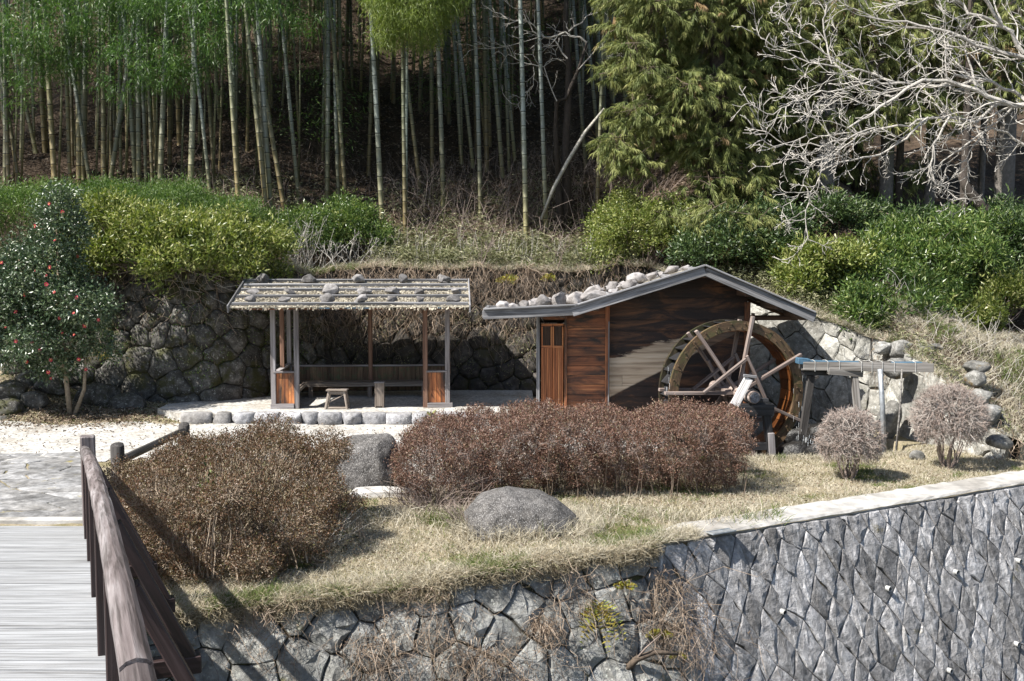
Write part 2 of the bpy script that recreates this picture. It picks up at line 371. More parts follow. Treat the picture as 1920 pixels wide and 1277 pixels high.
def bamboomat(name, g1, g2, ylow):
    m, nt, b, N, L = newmat(name)
    tc = N('ShaderNodeTexCoord'); sp = N('ShaderNodeSeparateXYZ'); L(tc.outputs['Object'], sp.inputs[0])
    md = N('ShaderNodeMath'); md.operation = 'FRACT'; dv = N('ShaderNodeMath'); dv.operation = 'DIVIDE'; dv.inputs[1].default_value = 0.34
    L(sp.outputs[2], dv.inputs[0]); L(dv.outputs[0], md.inputs[0])
    n = noisen(nt, coords(nt, 'obj', (1, 1, 0.25)), 6, 5, 0.6)
    r = ramp(nt, [(0.3, g1), (0.7, g2)]); L(n.outputs[0], r.inputs[0])
    mr = N('ShaderNodeMapRange'); mr.inputs[1].default_value = 0.3; mr.inputs[2].default_value = 3.2; mr.inputs[3].default_value = 1; mr.inputs[4].default_value = 0
    L(sp.outputs[2], mr.inputs[0])
    c = mixc(nt, mr.outputs[0], r.outputs[0], ylow)
    rn = ramp(nt, [(0.0, (0.12, 0.12, 0.12)), (0.055, (0.25, 0.25, 0.25)), (0.075, (1, 1, 1)), (0.86, (1, 1, 1)), (0.93, (1.45, 1.45, 1.5)), (1.0, (1.5, 1.5, 1.55))])
    L(md.outputs[0], rn.inputs[0])
    c = mixc(nt, 1.0, c, rn.outputs[0], 'MULTIPLY')
    L(randtint(nt, c, 0.6, 1.3), b.inputs['Base Color']); b.inputs['Roughness'].default_value = 0.45
    return m
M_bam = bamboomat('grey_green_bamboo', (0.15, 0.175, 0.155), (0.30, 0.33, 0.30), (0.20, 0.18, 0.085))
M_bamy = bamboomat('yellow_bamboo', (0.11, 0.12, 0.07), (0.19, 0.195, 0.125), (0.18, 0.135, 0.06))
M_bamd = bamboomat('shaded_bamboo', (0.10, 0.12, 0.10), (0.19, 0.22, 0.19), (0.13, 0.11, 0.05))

M_lbamboo = leafmat('bamboo_leaf', [(0, (0.025, 0.06, 0.014)), (0.5, (0.065, 0.135, 0.028)), (1, (0.16, 0.25, 0.06))], 0.45, 0.35)
M_lbright = leafmat('bright_bamboo_leaf', [(0, (0.10, 0.15, 0.03)), (0.5, (0.19, 0.25, 0.06)), (1, (0.32, 0.36, 0.12))], 0.5, 0.45)
M_lcedar = leafmat('cedar_foliage', [(0, (0.045, 0.075, 0.018)), (0.45, (0.14, 0.17, 0.045)), (0.93, (0.29, 0.30, 0.10)), (1, (0.28, 0.19, 0.09))], 0.65, 0.2)
M_lyellow = leafmat('yellow_green_leaf', [(0, (0.035, 0.06, 0.012)), (0.4, (0.14, 0.185, 0.035)), (0.75, (0.32, 0.34, 0.11)), (1, (0.56, 0.54, 0.28))], 0.4, 0.3)
M_lgreen = leafmat('mid_green_leaf', [(0, (0.022, 0.048, 0.012)), (0.45, (0.075, 0.13, 0.03)), (0.78, (0.19, 0.25, 0.065)), (1, (0.44, 0.46, 0.21))], 0.35, 0.25)
M_lfine = leafmat('fine_green_leaf', [(0, (0.025, 0.06, 0.012)), (0.5, (0.085, 0.155, 0.03)), (1, (0.25, 0.33, 0.10))], 0.45, 0.3)
M_ldark = leafmat('dark_glossy_leaf', [(0, (0.014, 0.03, 0.010)), (0.5, (0.045, 0.082, 0.022)), (0.85, (0.11, 0.155, 0.05)), (1, (0.26, 0.29, 0.12))], 0.42, 0.15)
M_lcam = leafmat('camellia_leaf', [(0, (0.02, 0.045, 0.016)), (0.6, (0.065, 0.11, 0.042)), (1, (0.20, 0.24, 0.12))], 0.40, 0.12, 1.0)
M_lazal = leafmat('red_brown_azalea_leaf', [(0, (0.045, 0.028, 0.015)), (0.35, (0.11, 0.058, 0.040)), (0.62, (0.215, 0.118, 0.085)), (0.76, (0.30, 0.19, 0.135)), (0.86, (0.13, 0.125, 0.05)), (1, (0.40, 0.32, 0.25))], 0.5, 0.15)
M_lazal2 = leafmat('olive_azalea_leaf', [(0, (0.045, 0.038, 0.018)), (0.35, (0.095, 0.062, 0.032)), (0.62, (0.17, 0.085, 0.05)), (0.82, (0.13, 0.125, 0.045)), (0.9, (0.24, 0.18, 0.11)), (1, (0.40, 0.33, 0.24))], 0.45, 0.15)
M_grass = leafmat('dry_grass_blade', [(0, (0.09, 0.14, 0.035)), (0.18, (0.15, 0.18, 0.06)), (0.3, (0.33, 0.29, 0.215)), (0.75, (0.49, 0.45, 0.355)), (1, (0.63, 0.59, 0.50))], 0.7, 0.3, 0.2)
M_straw = leafmat('dry_straw', [(0, (0.20, 0.16, 0.10)), (0.5, (0.42, 0.36, 0.25)), (1, (0.60, 0.54, 0.41))], 0.8, 0.2, 0.2)
M_litter = leafmat('fallen_leaf', [(0, (0.045, 0.03, 0.02)), (0.5, (0.14, 0.10, 0.068)), (1, (0.36, 0.29, 0.22))], 0.8, 0.1, 0.3)
M_sasa = leafmat('dwarf_bamboo_leaf', [(0, (0.07, 0.085, 0.03)), (0.5, (0.16, 0.17, 0.075)), (1, (0.36, 0.34, 0.22))], 0.6, 0.25)
M_fern = leafmat('yellow_fern', [(0, (0.20, 0.14, 0.02)), (0.5, (0.34, 0.28, 0.05)), (1, (0.30, 0.36, 0.07))], 0.6, 0.35)
M_vine = leafmat('dried_vine', [(0, (0.10, 0.07, 0.05)), (0.5, (0.24, 0.18, 0.13)), (1, (0.42, 0.34, 0.27))], 0.8, 0.0, 0.2)

# ------------------------------------------------------------------ scatter helpers (numpy)
def unit(a): return a / np.maximum(np.linalg.norm(a, axis=1, keepdims=True), 1e-9)
def leaf_quads(P, D, L, W, rs=NR, droop=0.0):
    n = len(P); D = unit(D); S = unit(np.cross(D, unit(rs.normal(size=(n, 3))))); U = np.cross(S, D)
    L = np.broadcast_to(L, (n,))[:, None] * rs.uniform(.7, 1.25, (n, 1)); W = np.broadcast_to(W, (n,))[:, None] * rs.uniform(.75, 1.2, (n, 1))
    mid = P + D * L * .45; tip = P + D * L; tip[:, 2] -= (L[:, 0] * droop)
    fold = U * W * .18
    V = np.stack([P, mid + S * W * .5 + fold, tip, mid - S * W * .5 + fold], 1).reshape(-1, 3)
    F = np.arange(n * 4).reshape(n, 4)
    return V, F
def sphere_dirs(n, rs=NR): return unit(rs.normal(size=(n, 3)))
def blob_surface(blobs, n, rs=NR, lo=0.72, hi=1.04, bottom=-0.6, sub=7, core=.80, box=False, shoots=False):
    """blobs: list of (centre, (rx,ry,rz)); lumpy union surface points + outward normals"""
    bl = []
    for c, r in blobs:
        c = np.array(c, float); r = np.array(r, float); bl.append((c, r * core))
        for k in range(sub):
            d = sphere_dirs(1, rs)[0]; d[2] = abs(d[2]) * .9 - .15
            if box: d = np.sign(d) * np.abs(d) ** .62; d = d / np.abs(d).max() * (.80 + .2 * np.linalg.norm(d) / 1.7)
            if shoots and k % 2:
                d[2] = rs.uniform(-.55, .8); d = d / np.linalg.norm(d); f = rs.uniform(.14, .32); bl.append((c + d * r * rs.uniform(.85, 1.22), r * f * np.array([1, 1, rs.uniform(.8, 1.5)])))
                continue
            f = rs.uniform(.22, .46); bl.append((c + d * r * (1.0 - f * (.75 if box else .45)), r * f))
    C = np.array([b[0] for b in bl]); RR = np.array([b[1] for b in bl])
    w = (RR[:, 0] * RR[:, 2] + RR[:, 1] * RR[:, 2]) ; w = w / w.sum()
    out_p = []; out_n = []; need = n
    while need > 0:
        m = int(need * 1.8) + 50
        k = rs.choice(len(bl), m, p=w); d = sphere_dirs(m, rs)
        ok = d[:, 2] > bottom; k = k[ok]; d = d[ok]; m = len(k)
        f = hi - (hi - lo) * rs.random(m) ** 1.8
        ds = d
        if box: ds = np.sign(d) * np.abs(d) ** .68
        p = C[k] + ds * RR[k] * f[:, None]
        q = (p[:, None, :] - C[None]) / RR[None]; dist = np.sqrt((q ** 2).sum(2)); dist[np.arange(m), k] = 9
        keep = dist.min(1) > 0.86
        out_p.append(p[keep]); out_n.append(unit(d[keep] / RR[k][keep])); need -= keep.sum()
    return np.concatenate(out_p)[:n], np.concatenate(out_n)[:n]
def leafy(name, blobs, clusters, per, L, W, mat, parent, spread=0.07, up=0.3, outw=0.8, rnd=0.8, droop=0.0, rs=NR, lo=.72, bottom=-.6, light=0.35, sub=7, zmin=None, sprig=0.0, core=.8, box=False, shoots=False):
    P, Nn = blob_surface(blobs, clusters, rs, lo, 1.05, bottom, sub, core, box, shoots)
    if zmin is not None:
        k = P[:, 2] > zmin; P = P[k]; Nn = Nn[k]
    cv = rs.random(len(P)); P2 = np.repeat(P, per, 0) + rs.normal(size=(len(P) * per, 3)) * spread
    ax = Nn * outw + rs.normal(size=(len(P), 3)) * .5; ax[:, 2] += up; ax = unit(ax)
    if sprig: P2 += np.repeat(ax * rs.uniform(.3, 1.3, (len(P), 1)), per, 0) * (rs.random((len(P2), 1)) * sprig)
    D = np.repeat(ax, per, 0) * outw + rs.normal(size=(len(P) * per, 3)) * rnd; D[:, 2] += up * .4
    V, F = leaf_quads(P2, D, L, W, rs, droop)
    var = np.clip(np.repeat(cv ** 1.3, per) * .62 + rs.random(len(P2)) * .38 + rs.normal(size=len(P2)) * .08 * light, 0, 1)
    return linkmesh(name, np_mesh(name, V, F, var), mat, parent), P, Nn
def sticks(name, A, B, r0, r1, mat, parent=None, bend=0.06, rs=NR, segs=2, var=False, sag=0.0):
    """many thin twigs A->B as triangular tubes in one mesh"""
    n = len(A); t = np.linspace(0, 1, segs + 1); D = B - A; Ln = np.linalg.norm(D, axis=1, keepdims=True)
    d = unit(D); s = unit(np.cross(d, unit(rs.normal(size=(n, 3))))); u = np.cross(s, d)
    bo = rs.normal(size=(n, 1)) * bend; Vs = []
    for i, tt in enumerate(t):
        c = A + D * tt + s * bo * Ln * math.sin(PI * tt) + u * rs.normal(size=(n, 1)) * bend * .4 * Ln * (1 if 0 < tt < 1 else 0)
        c[:, 2] -= sag * Ln[:, 0] * (math.sin(PI * tt) if sag > 0 else 0)
        r = np.broadcast_to(r0, (n,))[:, None] * (1 - tt) + np.broadcast_to(r1, (n,))[:, None] * tt
        for k in range(3):
            a = 2 * PI * k / 3; Vs.append(c + s * r * math.cos(a) + u * r * math.sin(a))
    V = np.stack(Vs, 1).reshape(-1, 3); m = (segs + 1) * 3; F = []
    base = np.arange(n)[:, None] * m
    for i in range(segs):
        for k in range(3):
            k2 = (k + 1) % 3; F.append(base + np.array([[i * 3 + k, i * 3 + k2, (i + 1) * 3 + k2, (i + 1) * 3 + k]]))
    F = np.concatenate(F, 0)
    vv = None
    if var: vv = np.tile(rs.random(n), segs * 3)
    o = linkmesh(name, np_mesh(name, V, F, vv), mat, parent); o['kind'] = 'stuff'
    return o

def boulder_mesh(rx, ry, rz, seed, sub=3, cuts=7, rough=0.10, hull=False):
    rr = random.Random(seed); bm = bmesh.new(); bmesh.ops.create_icosphere(bm, subdivisions=sub, radius=1)
    planes = []
    for k in range(cuts):
        d = Vector((rr.gauss(0, 1), rr.gauss(0, 1), rr.gauss(0, .8))).normalized(); planes.append((d, rr.uniform(.62, .88)))
    off = Vector((rr.random() * 90, rr.random() * 90, 0))
    for v in bm.verts:
        p = v.co.copy()
        for d, h in planes:
            e = p.dot(d) - h
            if e > 0: p -= d * e * .92
        p += p.normalized() * mnoise.fractal(p * 2.2 + off, 1.0, 2.0, 4) * rough
        v.co = Vector((p.x * rx, p.y * ry, p.z * rz))
    me = bpy.data.meshes.new('boulder'); bm.to_mesh(me); bm.free()
    me.update(); return me
def smoothme(me, ang=None):
    me.polygons.foreach_set('use_smooth', [True] * len(me.polygons)); return me

# ------------------------------------------------------------------ terrain description
def lerp_tab(tab, x):
    if x <= tab[0][0]: return tab[0][1]
    for (a, va), (b, vb) in zip(tab, tab[1:]):
        if x <= b: return va + (vb - va) * (x - a) / (b - a)
    return tab[-1][1]
FR_pts = [atZ(1232, 1022, 0), atZ(1920, 908, 0)]
_d = (FR_pts[1] - FR_pts[0]); FR0 = FR_pts[0]; FRd = _d.normalized()
FR1 = FR0 + FRd * 16
FL_tab = [(-30, 6.0), (-5.2, 8.2)] + [(p.x, p.y) for p in (atZ(345, 1150, -.10), atZ(430, 1138, -.1), atZ(560, 1128, -.1), atZ(700, 1112, -.1), atZ(830, 1098, -.08), atZ(960, 1076, -.05), atZ(1060, 1056, -.03), atZ(1160, 1040, 0))] + [(FR0.x, FR0.y), (FR1.x, FR1.y)]
def yfront(x): return lerp_tab(FL_tab, x)
WALL_tab = [(-30, 25.0), (-14, 23.8), (-8.6, 22.7), (-6.4, 22.4), (-4.9, 23.9), (-4.0, 24.3), (3.2, 24.5), (4.5, 21.6), (6.0, 20.4), (6.9, 19.3), (7.15, 17.7), (7.5, 16.3), (8.4, 15.4), (30, 15.2)]
TOP_tab = [(-30, 2.9), (3.2, 2.9), (4.5, 2.55), (6.0, 1.98), (6.9, 1.62), (7.15, 1.15), (7.5, .42), (8.4, 0.0), (30, 0.0)]
def ywall(x): return lerp_tab(WALL_tab, x)
def ztop(x): return lerp_tab(TOP_tab, x) + (mnoise.noise(Vector((x * .55, 2, 0))) * .22 + mnoise.noise(Vector((x * 1.9, 5, 0))) * .10) * min(1, max(0, (8.0 - x) / 2))
def sstep(a, b, x):
    t = max(0, min(1, (x - a) / (b - a))); return t * t * (3 - 2 * t)
def prof_right(s):
    if s < 4.6: return .36 * s
    if s < 6.2: return 1.656 + .02 * (s - 4.6)
    return 1.69 + .52 * (s - 6.2)
def hillz(x, y):
    yw = ywall(x); s = max(0, y - yw)
    a = ztop(x) + (.12 * min(s, .6) + .52 * max(0, s - .6))
    if s > 18: a += (s - 18) * .18
    # right-hand side: grassy mound, terrace, then slope
    br = prof_right(max(0, y - 15.3)) if y < 40 else prof_right(24.7) + (y - 40) * .62
    b = max(br, 0) if x > 8.5 else max(ztop(x), br)
    w = sstep(7.3, 9.2, x)
    z = a * (1 - w) + b * w
    z += (mnoise.fractal(Vector((x * .35, y * .35, 3)), 1, 2, 4) * .35 + mnoise.noise(Vector((x * 1.3, y * 1.3, 1))) * .035) * min(1, s / 2.5)
    return z
PX0, PX1, PY0, PY1 = 2.85, 6.35, 16.35, 21.0
def groundz(x, y):
    z = mnoise.noise(Vector((x * .8, y * .8, 0))) * .035 + mnoise.noise(Vector((x * 3, y * 3, 5))) * .012
    if x < 0 and y < 13: z -= .10 * min(1, (13 - y) / 3) * min(1, -x / 1.0)
    # pit under the water wheel
    ex = min(x - PX0, PX1 + (y - 17) * .1 - x); ey = min(y - (PY0 + (0.5 * (x - 5.2) if x > 5.2 else 0)), PY1 - y)
    e = min(ex, ey)
    if e > 0: z -= .95 * sstep(0, .22, e)
    # earthen bank on the far left
    z += .55 * sstep(-8.4, -10.6, x) * sstep(19.6, 21.8, y)
    z += .16 * sstep(20.2, 22.2, y) * sstep(-5.6, -8.0, x)
    return z
def hill_hit(px, py, y0=15.0, y1=70.0):
    r = ray(px, py); prev = None; y = y0
    while y < y1:
        t = y / r.y; z = CAMZ + r.z * t; x = r.x * t
        if y > ywall(x) and z <= hillz(x, y): return Vector((x, y, hillz(x, y)))
        y += .08
    return Vector((r.x * y / r.y, y, hillz(r.x * y / r.y, y)))
def grid_mesh(name, xs, ts, fn, smooth=True):
    V = []; nx = len(xs); nt = len(ts)
    for x in xs:
        for t in ts: V.append(fn(x, t))
    i = np.arange(nx - 1)[:, None] * nt + np.arange(nt - 1)[None]; i = i.ravel()
    F = np.stack([i, i + nt, i + nt + 1, i + 1], 1)
    return np_mesh(name, np.array(V), F, None, smooth)
# hillside
xs = np.concatenate([np.linspace(-40, -14, 30), np.linspace(-13.7, 12, 150), np.linspace(12.4, 40, 34)])
ss = np.concatenate([[0, .02], np.linspace(.2, 20, 90), np.linspace(21, 70, 40)])
hs = grid_mesh('hillside', xs, ss, lambda x, s: (x, ywall(x) + s, hillz(x, ywall(x) + s)))
tag(linkmesh('hillside', hs, M_hill), kind='structure')
# lower terrace
xs = np.concatenate([np.linspace(-30, -9, 40), np.linspace(-8.85, 10, 150), np.linspace(10.3, 24, 20)])
ts = np.linspace(0, 1, 110)
def gfn(x, t):
    y0 = yfront(x); y1 = ywall(x) + .15; y = y0 + (y1 - y0) * t; return (x, y, groundz(x, y))
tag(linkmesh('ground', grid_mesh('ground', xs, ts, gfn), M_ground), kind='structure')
mb = MB(); mb.add([(-60, -40, -3.6), (60, -40, -3.6), (60, 26, -3.6), (-60, 26, -3.6)], [(0, 1, 2, 3)])
tag(mb.obj('stream_bed', M_mortar), kind='structure')
# gravel path, 1 cm over the soil
def inside_gravel(x, y):
    e = mnoise.noise(Vector((x * .9, y * .9, 9))) * .35
    if x < -5.6: return 16.2 + e < y < 19.9 + e
    if x < -3.3: return 16.0 + e < y < 20.6
    if x < 0.35 + e: return 14.6 + e < y < 24.2
    return 16.6 < y < 19.5 and x < 2.6
V = []; F = []; idx = {}
def gv(i, j):
    if (i, j) not in idx:
        x = -16 + i * .14; y = 13 + j * .14; idx[(i, j)] = len(V); V.append((x, y, groundz(x, y) + .012))
    return idx[(i, j)]
for i in range(135):
    for j in range(82):
        x = -16 + (i + .5) * .14; y = 13 + (j + .5) * .14
        if inside_gravel(x, y): F.append((gv(i, j), gv(i + 1, j), gv(i + 1, j + 1), gv(i, j + 1)))
me = np_mesh('gravel_path', np.array(V), np.array(F), None, True)
tag(linkmesh('gravel_path', me, M_gravel), kind='structure')

# ------------------------------------------------------------------ masonry
def clip_poly(poly, a, b, c):
    """keep a*x+b*y<=c"""
    out = []
    for i in range(len(poly)):
        p = poly[i]; q = poly[(i + 1) % len(poly)]
        fp = a * p[0] + b * p[1] - c; fq = a * q[0] + b * q[1] - c
        if fp <= 0: out.append(p)
        if fp * fq < 0:
            t = fp / (fp - fq); out.append((p[0] + (q[0] - p[0]) * t, p[1] + (q[1] - p[1]) * t))
    return out
def voronoi(sites, box, w=None):
    S = np.array(sites); cells = []
    for i, s in enumerate(sites):
        poly = [(box[0], box[1]), (box[2], box[1]), (box[2], box[3]), (box[0], box[3])]
        d = ((S - S[i]) ** 2).sum(1); order = np.argsort(d)[1:18]
        for j in order:
            q = sites[j]; a = q[0] - s[0]; b = q[1] - s[1]
            c = (q[0] ** 2 + q[1] ** 2 - s[0] ** 2 - s[1] ** 2) / 2
            poly = clip_poly(poly, a, b, c)
            if len(poly) < 3: break
        cells.append(poly)
    return cells
def poisson(w, h, r, rr, tries=14000, grow=None):
    pts = []
    for _ in range(tries):
        p = (rr.uniform(0, w), rr.uniform(0, h)); rad = r if grow is None else r * grow(p)
        if all((p[0] - q[0]) ** 2 + (p[1] - q[1]) ** 2 > (rad * .5 + q[2] * .5) ** 2 for q in pts): pts.append((p[0], p[1], rad))
    return [(a, b) for a, b, _ in pts]
def stone_mesh(poly, mapf, rr, gap, depth, style, back=-.12):
    """poly in wall (u,v); mapf(u,v,out)->world. returns world verts/faces around the stone"""
    cx = sum(p[0] for p in poly) / len(poly); cy = sum(p[1] for p in poly) / len(poly)
    ring = []
    n = len(poly)
    for i in range(n):
        p = poly[i]; q = poly[(i + 1) % n]; L = math.hypot(q[0] - p[0], q[1] - p[1])
        k = 1 if L < .08 else (2 if L < .3 else 3)
        for j in range(k):
            t = j / k; x = p[0] + (q[0] - p[0]) * t; y = p[1] + (q[1] - p[1]) * t
            if j: x += rr.gauss(0, L * .035); y += rr.gauss(0, L * .035)
            elif style == 'round' and rr.random() < .7: x = cx + (x - cx) * .965; y = cy + (y - cy) * .965
            ring.append((x, y))
    rmean = sum(math.hypot(x - cx, y - cy) for x, y in ring) / len(ring)
    g = 1 - gap / max(rmean, .05)
    if g < .3: return None
    ring = [(cx + (x - cx) * g, cy + (y - cy) * g) for x, y in ring]
    hw = max(abs(x - cx) for x, y in ring) + 1e-6; hh = max(abs(y - cy) for x, y in ring) + 1e-6
    tx = rr.uniform(-.35, .35); ty = rr.uniform(-.3, .3); hsc = rr.uniform(.6, 1.3); rx = rr.uniform(-.25, .25)
    def H(x, y, f):
        u = (x - cx) / hw; v = (y - cy) / hh
        if style == 'diamond': h = .95 - 1.0 * abs(u - rx) + .14 * v
        elif style == 'flat': h = .9 - .28 * (u * u + v * v)
        elif style == 'round': h = 1.0 - .42 * (u * u + v * v)
        else: h = .8 - .3 * abs(u - rx) - .2 * abs(v)
        return depth * hsc * (h + tx * u + ty * v) + rr.gauss(0, depth * .14)
    V = []; m = len(ring)
    for f, lift in ((1.0, back), (1.0, 0.0), (.90, None), (.50, None)):
        for x, y in ring:
            X = cx + (x - cx) * f; Y = cy + (y - cy) * f
            if lift is None:
                h = max(H(X, Y, f) * (.75 if f > .8 else 1), .004)
                if f > .5: X += rr.gauss(0, .006); Y += rr.gauss(0, .006)
            else: h = lift
            V.append(mapf(X, Y, h))
    V.append(mapf(cx + rx * hw * .5, cy, max(H(cx, cy, 0), .01)))
    F = []
    for r_ in range(3):
        for i in range(m):
            j = (i + 1) % m; F.append((r_ * m + i, r_ * m + j, (r_ + 1) * m + j, (r_ + 1) * m + i))
    for i in range(m): F.append((3 * m + i, 3 * m + (i + 1) % m, 4 * m))
    return V, F
def build_wall(tname, label, loc, cells, mapf, mat, gap, depth, style, seed, order=None, keepmax=295, cat='wall', backing=None, backmat=None):
    rr = random.Random(seed); root = thing(tname, label, cat, loc)
    st = []
    for poly in cells:
        if len(poly) < 3: continue
        A = abs(sum(poly[i][0] * poly[(i + 1) % len(poly)][1] - poly[(i + 1) % len(poly)][0] * poly[i][1] for i in range(len(poly)))) / 2
        if A < .004: continue
        r_ = stone_mesh(poly, mapf, rr, gap, depth, style)
        if r_: st.append((r_, (sum(p[0] for p in poly) / len(poly), sum(p[1] for p in poly) / len(poly))))
    if order: st.sort(key=lambda s: order(*s[1]))
    rest = MB()
    for i, ((V, F), c) in enumerate(st):
        if i < keepmax:
            ctr = sum((Vector(v) for v in V), Vector()) / len(V)
            me = bpy.data.meshes.new('wall_stone'); me.from_pydata([tuple(Vector(v) - ctr) for v in V], [], F); me.update()
            if style == 'round': smoothme(me)
            linkmesh('wall_stone', me, mat, root, Matrix.Translation(ctr))
        else: rest.add(V, F)
    if rest.v:
        o = rest.obj('wall_stonework', mat, root); o['kind'] = 'stuff'
    if backing:
        backing.obj('wall_core', backmat or M_mortar, root)
    return root
# --- A. cut stone river wall on the right
UZ = Vector((0, 0, 1)); nA = Vector((FRd.y, -FRd.x, 0))            # outward, to the stream
def mapA(u, v, o): return FR0 + FRd * u + nA * (v * .30 + o) + UZ * (-.012 - v * .955)
rr = random.Random(3); a, b = .345, .52; jit = {}
def jv(i, j):
    if (i, j) not in jit: jit[(i, j)] = (i * a / 2 + rr.gauss(0, .034) - .1 + j * .010, j * b / 2 + rr.gauss(0, .045) - .16)
    return jit[(i, j)]
cells = []
for i in range(-3, 60):
    for j in range(0, 16):
        if (i + j) % 2: cells.append([jv(i - 1, j), jv(i, j - 1), jv(i + 1, j), jv(i, j + 1)])
cl = []
for c in cells:
    c = clip_poly(c, 0, -1, -0.01); c = clip_poly(c, -1, -.12, .02) if c else c; c = clip_poly(c, 0, 1, 3.4) if c else c
    c = clip_poly(c, 1, 0, 9.5) if c else c
    if c: cl.append(c)
bk = MB(); bk.add([mapA(-.15, -.03, -.03), mapA(16, -.03, -.03), mapA(16, 3.6, -.03), mapA(-.15, 3.6, -.03), mapA(-.15, -.03, -.5), mapA(16, -.03, -.5), mapA(16, 3.6, -.5), mapA(-.15, 3.6, -.5)],
       [(0, 3, 2, 1), (4, 5, 6, 7), (0, 1, 5, 4), (0, 4, 7, 3), (3, 7, 6, 2)])
M_mortarA = stone('wall_joint_mortar', (0.06, 0.055, 0.045), (0.12, 0.11, 0.09), (0.20, 0.18, 0.15), 20, moss=(0.15, 0.11, 0.05), mossamt=0.8)
wallA = build_wall('river_wall', 'tall grey river wall of slanting diamond-cut stones under a flat concrete coping', FR0 - UZ * 3.5, cl, mapA, M_wallfront, .006, .024, 'diamond', 5,
                   order=lambda u, v: (0 if (u < 8.0 and v < .9 + u * .36) else 1, v), backing=bk, backmat=M_mortarA)
# coping
mb = MB(); cw = .50; n = 110; pts = []
for i in range(n + 1):
    u = -.12 + 16 * i / n; w = cw * min(1, .35 + i * .12) + R.uniform(-.02, .02)
    for (o, z) in ((-.03, -.07), (-.006, -.022), (-.035, .004), (-w, .012), (-w, -.085)):
        p = FR0 + FRd * u + nA * (o + R.uniform(-.008, .008)) + UZ * (z + .03 + R.uniform(-.005, .005)); mb.v.append(tuple(p))
for i in range(n):
    for k in range(5):
        k2 = (k + 1) % 5; mb.f.append((i * 5 + k, (i + 1) * 5 + k, (i + 1) * 5 + k2, i * 5 + k2))
mb.f.append((0, 1, 2, 3, 4)); mb.f.append(tuple(n * 5 + k for k in (4, 3, 2, 1, 0)))
mb.obj('coping', M_concrete, wallA)
# weep pipes (read off the photo): each a short white pipe end with its hollow
for (px, py) in ((1470, 1148), (1667, 1104), (1794, 1073), (1782, 1258), (1908, 1208), (1912, 1052)):
    r = ray(px, py); p0 = mapA(0, 0, .045); nn = (mapA(1, 0, 0) - mapA(0, 0, 0)).cross(mapA(0, 1, 0) - mapA(0, 0, 0)).normalized()
    C0 = Vector((0, 0, CAMZ)); t = (p0 - C0).dot(nn) / r.dot(nn); p = C0 + r * t
    mb = MB(); ax = nA
    ring = []
    for (off, rad) in ((-.12, .032), (.022, .032), (.022, .025), (.004, .025)):
        s_ = FRd; c_ = UZ; ring.append([tuple(p + ax * off + s_ * (math.cos(2 * PI * k / 12) * rad) + c_ * (math.sin(2 * PI * k / 12) * rad)) for k in range(12)])
    mb.v = [q for r_ in ring for q in r_]
    for i in range(3):
        for k in range(12): mb.f.append((i * 12 + k, i * 12 + (k + 1) % 12, (i + 1) * 12 + (k + 1) % 12, (i + 1) * 12 + k))
    o = mb.obj('drain_pipe', M_pipe, wallA)
    mh = MB(); mh.v = list(ring[3]); mh.f.append(tuple(range(12))); mh.obj('hollow', M_hole, o)
# plate on the coping
pc = atZ(1352, 997, .045); t = thing('metal_plate', 'small flat metal plate lying on the concrete coping of the river wall', 'plate', pc)
board('plate', pc - FRd * .17, pc + FRd * .17, .13, .012, M_steel, t, bev=.003)
for s in (-1, 1): board('edge_strip', pc - FRd * .17 + nA * .055 * s + UZ * .009, pc + FRd * .17 + nA * .055 * s + UZ * .009, .015, .006, M_steel, t, bev=.002)

# --- B. rough river wall on the left
LT = [Vector((x, y, 0)) for x, y in FL_tab if -6 < x <= FR0.x + .01]; LT[0] = Vector((-5.6, 8.05, 0))
segL = [0]
for p, q in zip(LT, LT[1:]): segL.append(segL[-1] + (q - p).length)
TOTB = segL[-1]
def onB(u):
    u = max(0, min(TOTB - 1e-4, u))
    for i in range(len(LT) - 1):
        if u <= segL[i + 1]:
            d = (LT[i + 1] - LT[i]); L = d.length; return LT[i] + d * ((u - segL[i]) / L), d / L
nBm = (LT[-1] - LT[0]).normalized(); nB = Vector((nBm.y, -nBm.x, 0))
def mapB(u, v, o):
    p, d = onB(u); ext = u - max(0, min(TOTB - 1e-4, u))
    return Vector((p.x, p.y, 0)) + d * ext + nB * (v * .42 + o - .05) + UZ * (min(-.02, groundz(p.x, p.y) - .01) - v * .90)
rr = random.Random(12)
sites = poisson(TOTB + .5, 3.0, .31, rr, 12000, lambda p: 1.0 if p[0] > 2 else 1.12)
cells = voronoi(sites, (0, 0, TOTB + .2, 2.9))
bk = MB(); K = 30
for i in range(K + 1):
    u = TOTB * i / K; bk.v += [tuple(mapB(u, .03, -.02)), tuple(mapB(u, 3.2, -.02)), tuple(mapB(u, .03, -.6)), tuple(mapB(u, 3.2, -.6))]
for i in range(K):
    q = i * 4; r_ = q + 4; bk.f += [(q, q + 1, r_ + 1, r_), (q + 2, r_ + 2, r_ + 3, q + 3), (q, r_, r_ + 2, q + 2), (q + 1, q + 3, r_ + 3, r_ + 1)]
build_wall('rough_stone_wall', 'rough blue-grey stone river bank wall draped with dry roots, left of the diamond-cut wall', LT[2] - UZ * 3.3, cells, mapB, M_wallleft, .010, .075, 'rough', 9, backing=bk)

